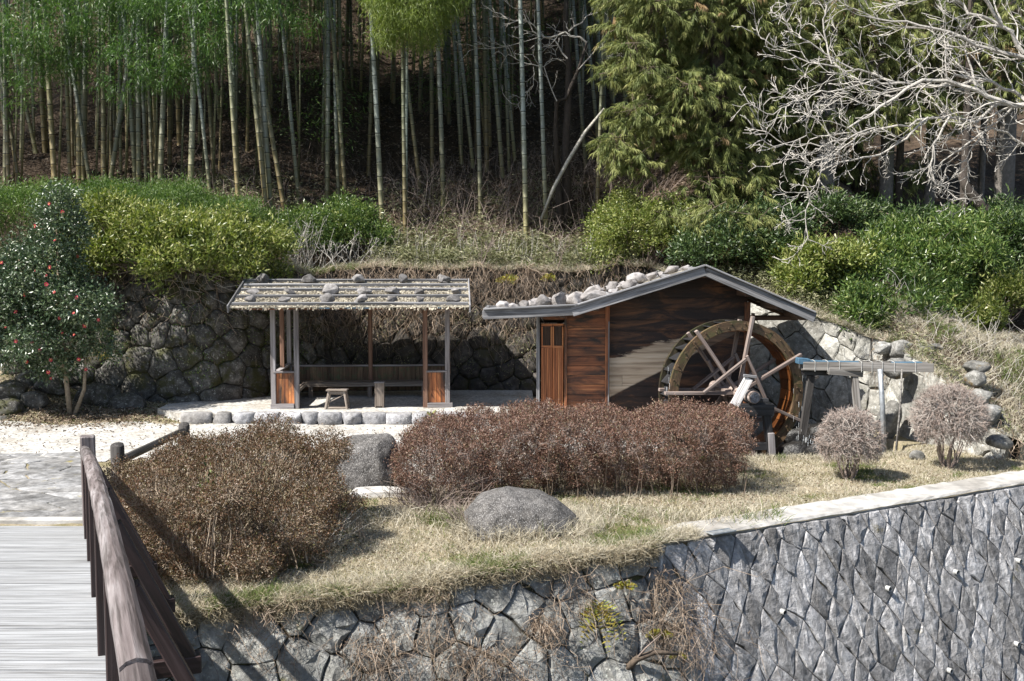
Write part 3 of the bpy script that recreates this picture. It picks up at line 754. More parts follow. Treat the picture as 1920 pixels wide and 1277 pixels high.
# --- C. back walls
def polyw(tab, z0f, ztf, x0, x1):
    pts = [(x0, lerp_tab(tab, x0))] + [(x, y) for x, y in tab if x0 < x < x1] + [(x1, lerp_tab(tab, x1))]
    P = [Vector((x, y, 0)) for x, y in pts]; S = [0]
    for p, q in zip(P, P[1:]): S.append(S[-1] + (q - p).length)
    def at(u):
        u = max(0, min(S[-1] - 1e-4, u))
        for i in range(len(P) - 1):
            if u <= S[i + 1]:
                d = P[i + 1] - P[i]; L = d.length; return P[i] + d * ((u - S[i]) / L), d / L
    def mp(u, v, o):
        # smooth the normal over the corner
        p, d = at(u); _, d1 = at(u - .35); _, d2 = at(u + .35); dd = (d1 + d2 + d).normalized(); n_ = Vector((dd.y, -dd.x, 0))
        z1 = ztf(p.x); hgt = z1 + .9
        return Vector((p.x, p.y, 0)) + n_ * (o + v * .16) + UZ * (z1 - v)
    return S[-1], mp
def backwall(name, label, x0, x1, r, mat, seed, depth, gap, bottom, big=None, keep=295, style='round'):
    TOT, mp = polyw(WALL_tab, None, ztop, x0, x1); rr = random.Random(seed); H = ztop(x0) - bottom
    sites = poisson(TOT, H, r, rr, 9000, big); cells = voronoi(sites, (0, 0, TOT, H))
    bk = MB(); K = 50
    for i in range(K + 1):
        u = TOT * i / K; bk.v += [tuple(mp(u, .02, -.03)), tuple(mp(u, H, -.03)), tuple(mp(u, .02, -.4)), tuple(mp(u, H, -.4))]
    for i in range(K):
        q = i * 4; r_ = q + 4; bk.f += [(q, q + 1, r_ + 1, r_), (q + 2, r_ + 2, r_ + 3, q + 3), (q, r_, r_ + 2, q + 2)]
    m = mp(TOT * .5, H, 0)
    return build_wall(name, label, m, cells, mp, mat, gap, depth, style, seed, backing=bk, keepmax=keep), mp, TOT
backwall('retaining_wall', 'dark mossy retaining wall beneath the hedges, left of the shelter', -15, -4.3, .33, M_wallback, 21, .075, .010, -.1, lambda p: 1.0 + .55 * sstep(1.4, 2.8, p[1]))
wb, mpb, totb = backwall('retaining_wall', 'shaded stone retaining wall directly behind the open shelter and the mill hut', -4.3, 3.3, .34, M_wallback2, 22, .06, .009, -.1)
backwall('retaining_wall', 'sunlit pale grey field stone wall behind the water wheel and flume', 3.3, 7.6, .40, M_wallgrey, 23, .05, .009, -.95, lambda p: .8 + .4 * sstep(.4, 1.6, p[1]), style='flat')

# ------------------------------------------------------------------ platform, kerb, paving
PLZ = .15
kb = [atZ(x, 800, 0) for x in (318, 930)]
pf = [(-7.0, 20.9), (-6.3, 20.10), (-.2, 20.15), (.45, 20.9), (.45, 24.35), (-4.2, 24.2), (-5.0, 23.7), (-6.2, 22.3), (-7.0, 21.6)]
mb = MB(); n = len(pf)
# subdivided slab: fan from centre rows
bm = bmesh.new(); vs = [bm.verts.new((x, y, PLZ)) for x, y in pf]; f = bm.faces.new(vs)
bmesh.ops.triangulate(bm, faces=[f]); bmesh.ops.subdivide_edges(bm, edges=bm.edges[:], cuts=8, use_grid_fill=True)
for v in bm.verts: v.co.z += mnoise.noise(v.co * 1.5) * .02
lo = [bm.verts.new((x, y, -.1)) for x, y in pf]; hi = [bm.verts.new((x, y, PLZ + .001)) for x, y in pf]
for i in range(n): j = (i + 1) % n; bm.faces.new((lo[i], lo[j], hi[j], hi[i]))
me = bpy.data.meshes.new('gravel_platform'); bm.to_mesh(me); bm.free()
tag(linkmesh('gravel_platform', me, M_gravel), kind='structure')
kdefs = [(330, 388, 'dark'), (391, 424, 'dark'), (427, 471, ''), (470, 517, ''), (518, 558, ''), (559, 590, ''), (591, 636, ''), (637, 673, ''), (674, 720, ''), (721, 768, ''), (769, 812, ''), (813, 860, ''), (862, 905, '')]
ordn = ['first', 'second', 'third', 'fourth', 'fifth', 'sixth', 'seventh', 'eighth', 'ninth', 'tenth', 'eleventh', 'twelfth', 'thirteenth', 'fourteenth', 'fifteenth', 'sixteenth', 'seventeenth', 'eighteenth', 'nineteenth', 'twentieth']
M_kdark = stone('dark_kerb_stone', (0.08, 0.075, 0.072), (0.17, 0.165, 0.16), (0.30, 0.29, 0.28), 10)
for i, (xa, xb, dk) in enumerate(kdefs):
    p0 = atZ(xa, 800, 0); p1 = atZ(xb, 800, 0); c = (p0 + p1) / 2; w = (p1.x - p0.x) / 2 * 1.03
    sq = i in (8, 9)
    me = boulder_mesh(w * 1.2, .2, .19, 400 + i, 3, 12 if sq else 8, .06)
    if sq:
        for v in me.vertices: v.co.x = max(-w * .97, min(w * .97, v.co.x * 1.3)); v.co.z = max(-.12, min(.115, v.co.z * 1.5))
    else:
        for v in me.vertices: v.co.x = max(-w * 1.0, min(w * 1.0, v.co.x * 1.12)); v.co.z = max(-.12, min(.13, v.co.z * 1.15))
    smoothme(me)
    o = linkmesh('kerb_stone', me, M_kdark if dk else M_kerb, None, Matrix.Translation((c.x, 19.93 + R.uniform(-.03, .03), .085)))
    shape = 'squared block' if sq else ('dark rounded stone' if dk else 'rounded grey stone')
    tag(o, '%s, %s from the left in the kerb before the shelter' % (shape, ordn[i]), 'kerb stone', 'kerb stones edging the shelter platform')
# paving slabs at the bridge end
rr = random.Random(31); pv = bpy.data.objects.new('stone_paving', None); col.objects.link(pv); pv.location = (-7, 14.5, 0); pv['kind'] = 'structure'
S_ = [(u, v) for u, v in poisson(6.2, 4.3, .44, rr, 4000)]
cells = voronoi([(u, v * 1.9) for u, v in S_], (0, 0, 6.2, 8.2)); cells = [[(x, y / 1.9) for x, y in c] for c in cells]
skew = -.42
def mapP(u, v, o): y = 12.42 + v; x = -4.98 + skew * v - 6.2 + u; return Vector((x, y, groundz(x, y) + .012 + o))
for c in cells:
    if len(c) < 3: continue
    r_ = stone_mesh(c, mapP, rr, .016, .016, 'rough', -.08)
    if not r_: continue
    V, F = r_; ctr = sum((Vector(v) for v in V), Vector()) / len(V)
    me = bpy.data.meshes.new('paving_stone'); me.from_pydata([tuple(Vector(v) - ctr) for v in V], [], F); me.update()
    linkmesh('paving_stone', me, M_paving, pv, Matrix.Translation(ctr))

# ------------------------------------------------------------------ bridge
def rx(y): return -1.155 - .4205 * (y - 3.3)
def rz(y): return 1.80 - .03 * (y - 3) - .0076 * (y - 3) ** 2 if y > 3 else 1.80 - .0 * (y - 3)
def dz(y): return rz(y) - .90
br = thing('wooden_bridge', 'arched wooden footbridge with bleached plank deck and brown braced handrail', 'bridge', (-2.5, 6, -.5))
y = -1.6; bw = 2.9
while y < 12.3:
    w = .178; z = dz(y + w / 2) + R.uniform(-.004, .004)
    board('deck_plank', (rx(y) + .10 - bw, y + w / 2, z - .03), (rx(y) + .10 + R.uniform(-.015, .015), y + w / 2, z - .03), w - .013, .05, M_deck, br, up=(0, (dz(y) - dz(y + w)) / w, 1), warp=.003, bev=.0015)
    y += w
dirb = Vector((rx(1) - rx(0), 1, 0)).normalized(); outb = Vector((dirb.y, -dirb.x, 0))
posts = [-.1, 1.5, 3.1, 4.65, 6.2, 7.75, 9.3, 10.85]
for yy in posts:
    p = Vector((rx(yy), yy, 0)); zt = rz(yy)
    board('post', p - outb * .045 + UZ * (dz(yy) - .22), p - outb * .045 + UZ * (zt - .055), .085, .085, M_railbrown, br, up=outb)
    e = p + outb * .50; board('outrigger', p - outb * .3 + UZ * (dz(yy) - .13), e + UZ * (dz(yy) - .13), .105, .11, M_railbrown, br)
    board('brace', e - outb * .06 + UZ * (dz(yy) - .09), p + outb * .03 + UZ * (zt - .12), .10, .07, M_railbrown, br, up=outb)
pe = Vector((rx(12.35), 12.35, 0))
board('end_post', pe + UZ * -.25, pe + UZ * 1.02, .165, .165, M_rail, br, up=outb, bev=.015)
# handrail: chamfered timber lengths following the arch
seg = [-1.6, 1.0, 3.15, 6.3, 9.3, 12.3]
for a0, a1 in zip(seg, seg[1:]):
    mb = MB(); K = 14; pr = [(-.047, -.055), (-.050, .020), (-.030, .036), (0, .044), (.030, .036), (.050, .020), (.047, -.055)]
    bump_ = .012 if a0 in (3.15,) else 0
    for i in range(K + 1):
        yy = a0 + .004 + (a1 - a0 - .008) * i / K; c = Vector((rx(yy) - .045, yy, rz(yy) + bump_))
        for (sx, sz) in pr:
            q = c + outb * sx + UZ * sz; q += mnoise.noise_vector(q * 5) * .004; mb.v.append(tuple(q))
    m_n = len(pr)
    for i in range(K):
        for k in range(m_n):
            k2 = (k + 1) % m_n; mb.f.append((i * m_n + k, i * m_n + k2, (i + 1) * m_n + k2, (i + 1) * m_n + k))
    mb.f.append(tuple(range(m_n))); mb.f.append(tuple(K * m_n + k for k in range(m_n))[::-1])
    c = Vector((rx((a0 + a1) / 2), (a0 + a1) / 2, rz((a0 + a1) / 2))); rot = Matrix((dirb, -outb, UZ)).transposed().to_4x4(); M = Matrix.Translation(c) @ rot; Mi = M.inverted()
    mb.v = [tuple(Mi @ Vector(q)) for q in mb.v]
    linkmesh('handrail', mb.mesh('handrail'), M_rail, br, M)
for side, off in ((0, .0), (1, .16)):
    for a0, a1 in zip(seg, seg[1:]):
        if side == 0:
            board('lower_rail', (rx(a0), a0, rz(a0) - .50), (rx(a1), a1, rz(a1) - .50), .05, .10, M_railbrown, br)
        else:
            board('edge_beam', (rx(a0) + .1, a0, dz(a0) - .13), (rx(a1) + .1, a1, dz(a1) - .13), .12, .22, M_railbrown, br)
board('abutment_sill', (-8.0, 12.42, -.12), (rx(12.35) + .15, 12.42, -.12), .16, .28, M_concrete, br)
for k in range(3):
    board('girder', (rx(-1.6) - .4 - k * 1.0, -1.6, dz(0) - .32), (rx(12.3) - .4 - k * 1.0, 12.3, dz(12.3) - .22), .18, .28, M_railbrown, br)
# far-side handrail so that the bridge is whole
for yy in posts + [12.2]:
    p = Vector((rx(yy) - bw + .12, yy, 0)); board('post', p + UZ * (dz(yy) - .22), p + UZ * (rz(yy) - .055), .10, .10, M_railbrown, br, up=outb)
for a0, a1 in zip(seg, seg[1:]):
    board('handrail', (rx(a0) - bw + .12, a0, rz(a0)), (rx(a1) - bw + .12, a1, rz(a1)), .14, .10, M_rail, br)

# log barrier
pl = [atZ(213, 925, 0), atZ(349, 868, 0)]; pl[1] = Vector((-5.15, 16.6, 0)); pl[0] = Vector((-5.03, 13.45, 0))
lf = thing('log_fence', 'low dark log barrier with one horizontal rail beside the bridge end', 'fence', pl[0])
for p, r_, hgt in ((pl[0], .085, .72), (pl[1], .085, .50)):
    mb = MB(); mb.tube([(0, 0, -.2), (0.005, 0, .2), (0, .006, hgt - .02), (0, 0, hgt)], [r_, r_ * 1.02, r_, r_ * .93], 14)
    M = Matrix.Translation(p) @ Matrix.Rotation(PI / 2, 4, 'Y'); Mi = Matrix.Rotation(-PI / 2, 4, 'Y')
    mb.v = [tuple(Mi @ Vector(q)) for q in mb.v]; linkmesh('post', smoothme(mb.mesh('post')), M_log, lf, M)
board('rail', pl[0] + UZ * .50, pl[1] + UZ * .40, .10, .10, M_log, lf, bev=.03)

# ------------------------------------------------------------------ open shelter
GR = math.radians(3.2); G0 = atY(514, 768, 20.9); G0.z = PLZ
gx = Vector((math.cos(GR), math.sin(GR), 0)); gy = Vector((-math.sin(GR), math.cos(GR), 0))
def G(x, y, z): return G0 + gx * x + gy * y + UZ * z
W_ = 3.42; D_ = 2.05; HT = 2.0
sh = thing('open_shelter', 'open wooden rest shelter with stone-weighted plank roof, corner panels and bench', 'shelter', G(W_ / 2, D_ / 2, 0))
for (x, y, m, w) in ((0, 0, M_greywood2, .095), (.455, 0, M_greywood2, .095), (W_ - .44, 0, M_brownpost, .095), (W_, 0, M_greywood2, .095), (.0, D_ * .55, M_brownpost, .085), (0, D_, M_greywood2, .09), (W_ * .51, D_, M_brownpost, .09), (W_, D_, M_brownpost, .09)):
    board('post', G(x, y, 0 if y else .0), G(x, y, HT + (.36 if y > 1.9 else 0) * .0), w, w, m, sh, up=gy, bev=.008)
# sills
board('sill', G(-.06, 0, .05), G(.40, 0, .05), .13, .095, M_greywood2, sh); board('sill', G(W_ - .40, 0, .05), G(W_ + .10, 0, .05), .13, .095, M_greywood2, sh)
board('sill', G(0, .08, .05), G(0, D_ - .05, .05), .10, .09, M_brownpost, sh)
board('sill', G(W_, .08, .05), G(W_, D_ - .05, .05), .10, .09, M_brownpost, sh)
def panel(x0, x1, y0, y1, zt, mat, n, th=.03):
    for i in range(n):
        a = i / n; b_ = (i + 1) / n; c = (a + b_) / 2; p = G(x0 + (x1 - x0) * c, y0 + (y1 - y0) * c, 0); L = math.hypot(x1 - x0, y1 - y0) / n
        board('panel_board', p + UZ * .10, p + UZ * zt, L - .004, th, mat, sh, up=(gy if abs(x1 - x0) > abs(y1 - y0) else gx), bev=.003)
panel(.05, .405, 0, 0, .70, M_orange, 3); panel(W_ - .39, W_ - .05, 0, 0, .70, M_orange, 4)
panel(0, 0, .06, D_ * .53, .66, M_backpanel, 7); panel(W_, W_, .06, D_ - .06, .66, M_backpanel, 12)
panel(0, 0, D_ * .57, D_ - .05, .66, M_backpanel, 6)
panel(.06, W_ - .05, D_ + .02, D_ + .02, .62, M_backpanel, 26, .025)
board('cap_rail', G(.0, -.0, .725), G(.43, 0, .725), .12, .035, M_greywood2, sh); board('cap_rail', G(W_ - .42, 0, .725), G(W_ + .0, 0, .725), .12, .035, M_greywood2, sh)
board('cap_rail', G(0, .06, .69), G(0, D_ - .04, .69), .12, .035, M_greywood2, sh); board('cap_rail', G(W_, .06, .69), G(W_, D_ - .04, .69), .12, .035, M_brownpost, sh)
board('cap_rail', G(.06, D_ + .02, .645), G(W_ - .06, D_ + .02, .645), .10, .035, M_greywood2, sh)
# bench along back and sides
board('bench_seat', G(.08, D_ - .24, .315), G(W_ - .1, D_ - .24, .315), .34, .04, M_bench, sh)
board('bench_apron', G(.38, D_ - .43, .275), G(W_ - .1, D_ - .43, .275), .025, .075, M_bench, sh)
board('bench_seat', G(.21, .15, .317), G(.21, D_ - .43, .317), .34, .036, M_bench, sh, up=(0, 0, 1))
board('bench_apron', G(.395, .15, .275), G(.395, D_ - .45, .275), .025, .07, M_bench, sh)
for x in (.50, 1.75, 2.9): board('bench_leg', G(x, D_ - .38, 0), G(x, D_ - .38, .29), .09, .07, M_bench, sh, up=gy)
# roof: ridge parallel to the front
EZ = HT + .02; RY = 1.08; sl = .44 / 1.62
def roofz(y): return EZ + sl * (y + .60) if y < RY else EZ + sl * (RY + .60) - sl * (y - RY)
xa, xb = -.72, W_ + .43
board('eave_beam', G(xa + .10, -.05, HT + .05), G(xb - .04, -.05, HT + .05), .09, .10, M_orange, sh, warp=.003)
board('front_fascia', G(xa + .10, -.50, roofz(-.5) - .045), G(xb - .04, -.50, roofz(-.5) - .045), .03, .055, M_redboard, sh)
board('back_beam', G(xa + .10, D_, HT + .05), G(xb - .04, D_, HT + .05), .09, .10, M_brownpost, sh)
board('ridge_beam', G(xa + .10, RY, roofz(RY) - .10), G(xb - .04, RY, roofz(RY) - .10), .09, .12, M_brownpost, sh)
for i in range(9):
    x = xa + .15 + (xb - xa - .3) * i / 8
    board('rafter', G(x, -.52, roofz(-.52) - .035), G(x, RY, roofz(RY) - .035), .05, .06, M_brownpost, sh); board('rafter', G(x, RY, roofz(RY) - .035), G(x, D_ + .55, roofz(D_ + .55) - .035), .05, .06, M_brownpost, sh)
M_roofbark = wood('bark_shingle', (0.15, 0.13, 0.10), (0.34, 0.31, 0.25), (0.55, 0.52, 0.43), 0.9, stretch=.3, scale=20, bump=1.0)
nr = 12
for k in range(nr):
    x0_ = xa + (xb - xa) * k / nr; x1_ = xa + (xb - xa) * (k + 1) / nr
    board('roof_board', G((x0_ + x1_) / 2, -.60, roofz(-.60)), G((x0_ + x1_) / 2, RY, roofz(RY)), (x1_ - x0_) - .006, .022, M_roofbark, sh, bev=.003, warp=.004)
    board('roof_board', G((x0_ + x1_) / 2, RY, roofz(RY)), G((x0_ + x1_) / 2, D_ + .6, roofz(D_ + .6)), (x1_ - x0_) - .006, .022, M_roofbark, sh, bev=.003)
battens = [-.50, -.02, .42, .72, 1.04]
for k, y_ in enumerate(battens):
    board('roof_batten', G(xa + .04, y_, roofz(y_) + .040), G(xb - .02, y_, roofz(y_) + .040), .055, .06, M_greywood, sh, up=(0, -sl, 1), warp=.004)
for x_ in (xa - .01, xb + .01):
    board('bargeboard', G(x_, -.66, roofz(-.66) - .01), G(x_, RY + .01, roofz(RY) + .0), .028, .15, M_greywood, sh); board('bargeboard', G(x_, RY, roofz(RY)), G(x_, D_ + .62, roofz(D_ + .62) - .01), .028, .15, M_greywood, sh)
# bark flakes and chips covering the roof and fraying over the eave
rs = np.random.default_rng(5); n = 9000
X = rs.uniform(xa + .03, xb - .03, n); Y = rs.uniform(-.60, RY, n); keepf = np.array([min(abs(y - q) for q in battens) > .028 for y in Y]); X = X[keepf]; Y = Y[keepf]; n = len(X)
P = np.array([tuple(G(x, y, roofz(y) + .015 + rs.random() * .012)) for x, y in zip(X, Y)]); Dd = rs.normal(size=(n, 3)); Dd[:, 2] *= .15; Dd[:, 2] += .05
V, F = leaf_quads(P, Dd, .055, .022, rs)
M_chip = leafmat('wood_chip', [(0, (0.14, 0.11, 0.085)), (0.35, (0.30, 0.27, 0.21)), (1, (0.50, 0.46, 0.37))], 0.85, 0.0, 0.2)
o = linkmesh('bark_chips', np_mesh('bark_chips', V, F, rs.random(n)), M_chip, sh); o['kind'] = 'stuff'
n = 160; X = rs.uniform(xa + .12, xb - .1, n)
P = np.array([tuple(G(x, -.60, roofz(-.60) + .0)) for x in X]); Dd = np.stack([rs.normal(size=n) * .3, -np.ones(n) * .6, -rs.uniform(.1, .9, n)], 1)
V, F = leaf_quads(P, Dd, .07, .05, rs); o = linkmesh('frayed_bark_edge', np_mesh('frayed_bark_edge', V, F, rs.random(n)), M_chip, sh); o['kind'] = 'stuff'
for x0_, x1_ in ((1.75, 1.95), (2.2, 2.72), (4.0, 4.08)): board('blue_sheeting', G(xa + x0_ - .05, -.605, roofz(-.6) - .012), G(xa + x1_ - .05, -.605, roofz(-.6) - .014), .02, .016, M_blue, sh, bev=0)
# stones on the shelter roof: (photo x, batten row, size)
def hullstone(seed, rx_, ry_, rz_):
    rr = random.Random(seed); bm = bmesh.new()
    rx_ *= 1.2; ry_ *= 1.15; rz_ *= 1.25
    for k in range(18):
        d = Vector((rr.gauss(0, 1), rr.gauss(0, 1), rr.gauss(0, 1))).normalized(); bm.verts.new((d.x * rx_ * rr.uniform(.85, 1.1), d.y * ry_ * rr.uniform(.85, 1.1), max(-rz_ * .75, d.z * rz_ * rr.uniform(.85, 1.1))))
    r_ = bmesh.ops.convex_hull(bm, input=bm.verts[:]); bmesh.ops.delete(bm, geom=[v for v in bm.verts if not v.link_faces], context='VERTS')
    bmesh.ops.bevel(bm, geom=bm.edges[:], offset=min(rx_, rz_) * .13, segments=2, affect='EDGES', profile=.6)
    bmesh.ops.triangulate(bm, faces=bm.faces[:])
    for v in bm.verts: v.co += mnoise.noise_vector(v.co * 14 + Vector((seed, 0, 0))) * .008
    me = bpy.data.meshes.new('roof_stone'); bm.to_mesh(me); bm.free(); me.update(); return me
rows = {0: ([(470, 9, 7.5), (538, 12, 6), (613, 11, 8), (672, 14, 7), (732, 9.5, 6), (785, 9, 5.5), (848, 12, 6)], 'on the front batten'),
        1: ([(475, 10, 5), (543, 10, 6), (619, 14, 9), (680, 12, 6), (734, 11, 6.5), (786, 10, 5), (855, 9, 5)], 'on the middle batten'),
        2: ([(494, 10, 8), (579, 11, 7), (671, 11, 7), (754, 8.5, 7), (831, 10, 7)], 'along the ridge')}
rowy = {0: -.40, 1: .13, 2: .92}
tone = ['pale', 'grey', 'dark']
for rk, (lst, ph) in rows.items():
    for i, (px, wpx, hpx) in enumerate(lst):
        y_ = rowy[rk]; c = G(0, y_, 0); X = (px - 960) / FPX * (c.y) ; xg = (X - G0.x + gy.x * -y_ * 1.0) / gx.x
        s = c.y / FPX; q = G(xg, y_, roofz(y_) + hpx * s * .75 + .045)
        me = hullstone(900 + rk * 20 + i, wpx * s * 1.15, wpx * s * .95, hpx * s * 1.2)
        o = linkmesh('roof_stone', me, M_roofstone2, None, Matrix.Translation(q) @ Matrix.Rotation(R.uniform(-.2, .2), 4, 'Y'))
        tag(o, 'angular grey stone %s of the shelter roof, %s from the left' % (ph, ordn[i]), 'stone', 'stones weighing down the shelter roof')
# stool / low table and box post in the shelter
def GP(px, py, z=PLZ): return atZ(px, py, z)
c = GP(633, 766); st = thing('wooden_stool', 'small weathered splay-legged wooden table standing inside the shelter', 'table', c)
for k in range(3): board('top_board', c + Vector((-.205, -.10 + .10 * k, .375)), c + Vector((.205, -.10 + .10 * k, .375)), .094, .03, M_bench, st, warp=.002)
for sx in (-1, 1):
    for sy in (-1, 1): board('leg', c + Vector((sx * .215, sy * .14, 0)), c + Vector((sx * .15, sy * .09, .36)), .045, .05, M_bench, st, up=(0, 1, 0))
    board('stretcher', c + Vector((sx * .19, -.12, .10)), c + Vector((sx * .19, .12, .10)), .03, .03, M_bench, st)
board('apron', c + Vector((-.15, -.10, .32)), c + Vector((.15, -.10, .32)), .02, .06, M_bench, st); board('stretcher', c + Vector((-.20, -.125, .03)), c + Vector((.20, -.125, .03)), .03, .035, M_bench, st)
board('cross_brace', c + Vector((-.19, -.1, .12)), c + Vector((.15, -.09, .29)), .015, .02, M_bench, st)
c = GP(712, 764); bx_ = thing('wooden_box', 'narrow upright grey wooden box with a lid at the shelter front', 'box', c)
for s in (-1, 1): board('side_board', c + Vector((s * .078, 0, 0)), c + Vector((s * .078, 0, .49)), .02, .15, M_bench, bx_, up=(0, 1, 0))
board('front_board', c + Vector((0, -.065, .03)), c + Vector((0, -.065, .49)), .134, .02, M_bench, bx_, up=(0, 1, 0)); board('back_board', c + Vector((0, .065, .03)), c + Vector((0, .065, .49)), .134, .02, M_bench, bx_, up=(0, 1, 0))
board('lid', c + Vector((-.10, 0, .505)), c + Vector((.10, 0, .505)), .19, .025, M_greywood2, bx_)

# ------------------------------------------------------------------ mill hut
MY = 19.6; BY = 18.95; BK = 20.65
def mp(px, py, Y=MY): return atY(px, py, Y)
mill = thing('mill_hut', 'low wooden water mill hut with grey gabled barge boards and stone-weighted roof', 'hut', (2.4, 20.5, 0))
ridge = mp(1322, 508, BY); brk = mp(1082, 582, BY); lft = mp(906, 590, BY); rgt = mp(1528, 596, BY)
def roofline(x):   # underside of roof at front
    if x < brk.x: return lft.z + (brk.z - lft.z) * (x - lft.x) / (brk.x - lft.x)
    if x < ridge.x: return brk.z + (ridge.z - brk.z) * (x - brk.x) / (ridge.x - brk.x)
    return ridge.z + (rgt.z - ridge.z) * (x - ridge.x) / (rgt.x - ridge.x)
xL = mp(1009, 600).x; xC = mp(1139, 600).x; xR = mp(1404, 600).x; RW = MY + .16
def gboard(name, x0, x1, z0, z1, Y, mat, th=.025):
    zt = lambda x: roofline(x) - .02
    if min(z0, z0) > max(zt(x0), zt(x1), zt(min(max(ridge.x, x0), x1))): return
    pts = []
    N_ = 8
    top = []
    for i in range(N_ + 1):
        x = x0 + (x1 - x0) * i / N_; z = min(z1, zt(x)); top.append((x, z))
    top = [(x, max(z, z0 + .001)) for x, z in top]
    # trim both ends where the roof cuts the board
    while len(top) > 2 and top[0][1] <= z0 + .002 and top[1][1] <= z0 + .002: top.pop(0)
    while len(top) > 2 and top[-1][1] <= z0 + .002 and top[-2][1] <= z0 + .002: top.pop()
    cx = (top[0][0] + top[-1][0]) / 2; cz = (z0 + z1) / 2; tilt = .006
    V = []; m_ = len(top)
    for x, z in top: V += [(x - cx, -th / 2 - tilt, z0 - cz), (x - cx, -th / 2 + tilt, z - cz), (x - cx, th / 2, z0 - cz), (x - cx, th / 2, z - cz)]
    F = []
    for i in range(m_ - 1):
        q = i * 4; r_ = q + 4; F += [(q, r_, r_ + 1, q + 1), (q + 2, q + 3, r_ + 3, r_ + 2), (q + 1, r_ + 1, r_ + 3, q + 3), (q, q + 2, r_ + 2, r_)]
    q = (m_ - 1) * 4; F += [(0, 1, 3, 2), (q, q + 2, q + 3, q + 1)]
    me = bpy.data.meshes.new(name); me.from_pydata(V, [], F); me.update()
    linkmesh(name, me, mat, mill, Matrix.Translation((cx, Y, cz)))
zs = -.9; hb = .205; k = 0
# stain: wet, blackened planks next to the wheel
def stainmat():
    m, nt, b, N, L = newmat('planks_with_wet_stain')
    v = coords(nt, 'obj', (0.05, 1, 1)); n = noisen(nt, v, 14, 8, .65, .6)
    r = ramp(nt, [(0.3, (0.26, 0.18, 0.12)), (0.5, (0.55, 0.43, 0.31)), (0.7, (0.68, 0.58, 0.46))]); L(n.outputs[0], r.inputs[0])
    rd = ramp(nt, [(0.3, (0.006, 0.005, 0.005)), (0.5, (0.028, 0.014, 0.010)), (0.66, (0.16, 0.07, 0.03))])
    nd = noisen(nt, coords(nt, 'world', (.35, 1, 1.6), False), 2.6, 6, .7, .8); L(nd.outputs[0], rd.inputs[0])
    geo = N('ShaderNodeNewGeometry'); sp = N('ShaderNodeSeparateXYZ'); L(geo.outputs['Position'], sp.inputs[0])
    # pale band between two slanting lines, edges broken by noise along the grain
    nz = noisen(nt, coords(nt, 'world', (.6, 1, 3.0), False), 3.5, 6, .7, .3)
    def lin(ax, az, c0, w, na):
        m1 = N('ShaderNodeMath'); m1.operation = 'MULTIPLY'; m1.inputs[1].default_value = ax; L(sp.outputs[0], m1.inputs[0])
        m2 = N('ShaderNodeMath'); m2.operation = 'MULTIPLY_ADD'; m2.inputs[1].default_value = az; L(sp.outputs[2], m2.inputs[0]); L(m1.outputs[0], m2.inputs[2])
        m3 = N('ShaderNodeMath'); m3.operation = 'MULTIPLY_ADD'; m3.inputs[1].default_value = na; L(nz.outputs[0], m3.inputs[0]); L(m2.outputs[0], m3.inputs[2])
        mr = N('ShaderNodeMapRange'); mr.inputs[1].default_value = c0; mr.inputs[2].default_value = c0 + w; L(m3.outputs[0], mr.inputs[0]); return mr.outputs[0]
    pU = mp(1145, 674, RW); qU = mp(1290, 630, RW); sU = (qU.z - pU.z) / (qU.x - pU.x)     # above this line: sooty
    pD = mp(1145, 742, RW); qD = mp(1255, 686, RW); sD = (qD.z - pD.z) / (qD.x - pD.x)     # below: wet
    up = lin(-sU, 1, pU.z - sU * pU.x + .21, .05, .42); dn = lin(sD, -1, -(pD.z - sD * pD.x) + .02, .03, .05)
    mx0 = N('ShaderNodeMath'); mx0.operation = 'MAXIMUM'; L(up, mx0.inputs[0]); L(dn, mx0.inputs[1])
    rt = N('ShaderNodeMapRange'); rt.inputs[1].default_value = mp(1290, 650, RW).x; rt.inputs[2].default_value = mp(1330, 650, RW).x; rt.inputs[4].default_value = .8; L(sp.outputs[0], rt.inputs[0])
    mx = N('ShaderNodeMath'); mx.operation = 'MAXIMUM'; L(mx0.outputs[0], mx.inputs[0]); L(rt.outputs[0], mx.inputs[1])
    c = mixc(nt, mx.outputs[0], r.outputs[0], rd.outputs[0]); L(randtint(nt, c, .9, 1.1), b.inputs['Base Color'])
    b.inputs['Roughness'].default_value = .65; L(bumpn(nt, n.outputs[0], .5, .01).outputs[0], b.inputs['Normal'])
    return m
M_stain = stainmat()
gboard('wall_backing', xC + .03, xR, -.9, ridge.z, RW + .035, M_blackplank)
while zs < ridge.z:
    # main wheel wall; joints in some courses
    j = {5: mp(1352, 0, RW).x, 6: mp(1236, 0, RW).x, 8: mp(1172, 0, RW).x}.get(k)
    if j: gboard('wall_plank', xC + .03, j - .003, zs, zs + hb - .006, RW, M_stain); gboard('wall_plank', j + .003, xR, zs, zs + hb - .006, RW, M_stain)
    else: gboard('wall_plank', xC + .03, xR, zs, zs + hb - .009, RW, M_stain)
    zs += hb; k += 1
zs = -.1; xD = mp(1063, 0).x
while zs < 2.2:
    gboard('wall_board', xD + .02, xC - .03, zs, zs + .17, MY, M_redboard); zs += .176
gboard('lintel', xL + .02, xD + .02, 1.98, 2.20, MY, M_redboard)
for x, m, w in ((xL, M_greywood, .06), (xD, M_redboard, .05)): board('corner_post', (x, MY - .03, -.1), (x, MY - .03, 2.10), w, .09, m, mill, up=(0, 1, 0))
board('corner_post', (xC, MY - .0, -.9), (xC, MY - .0, 2.25), .075, .12, M_redboard, mill, up=(0, 1, 0)); board('corner_board', (xC + .022, MY - .068, -.9), (xC + .022, MY - .068, 1.95), .022, .012, M_greywood, mill, up=(0, 1, 0))
board('corner_post', (xR, RW - .02, -.9), (xR, RW - .02, 2.3), .10, .10, M_redboard, mill, up=(0, 1, 0))
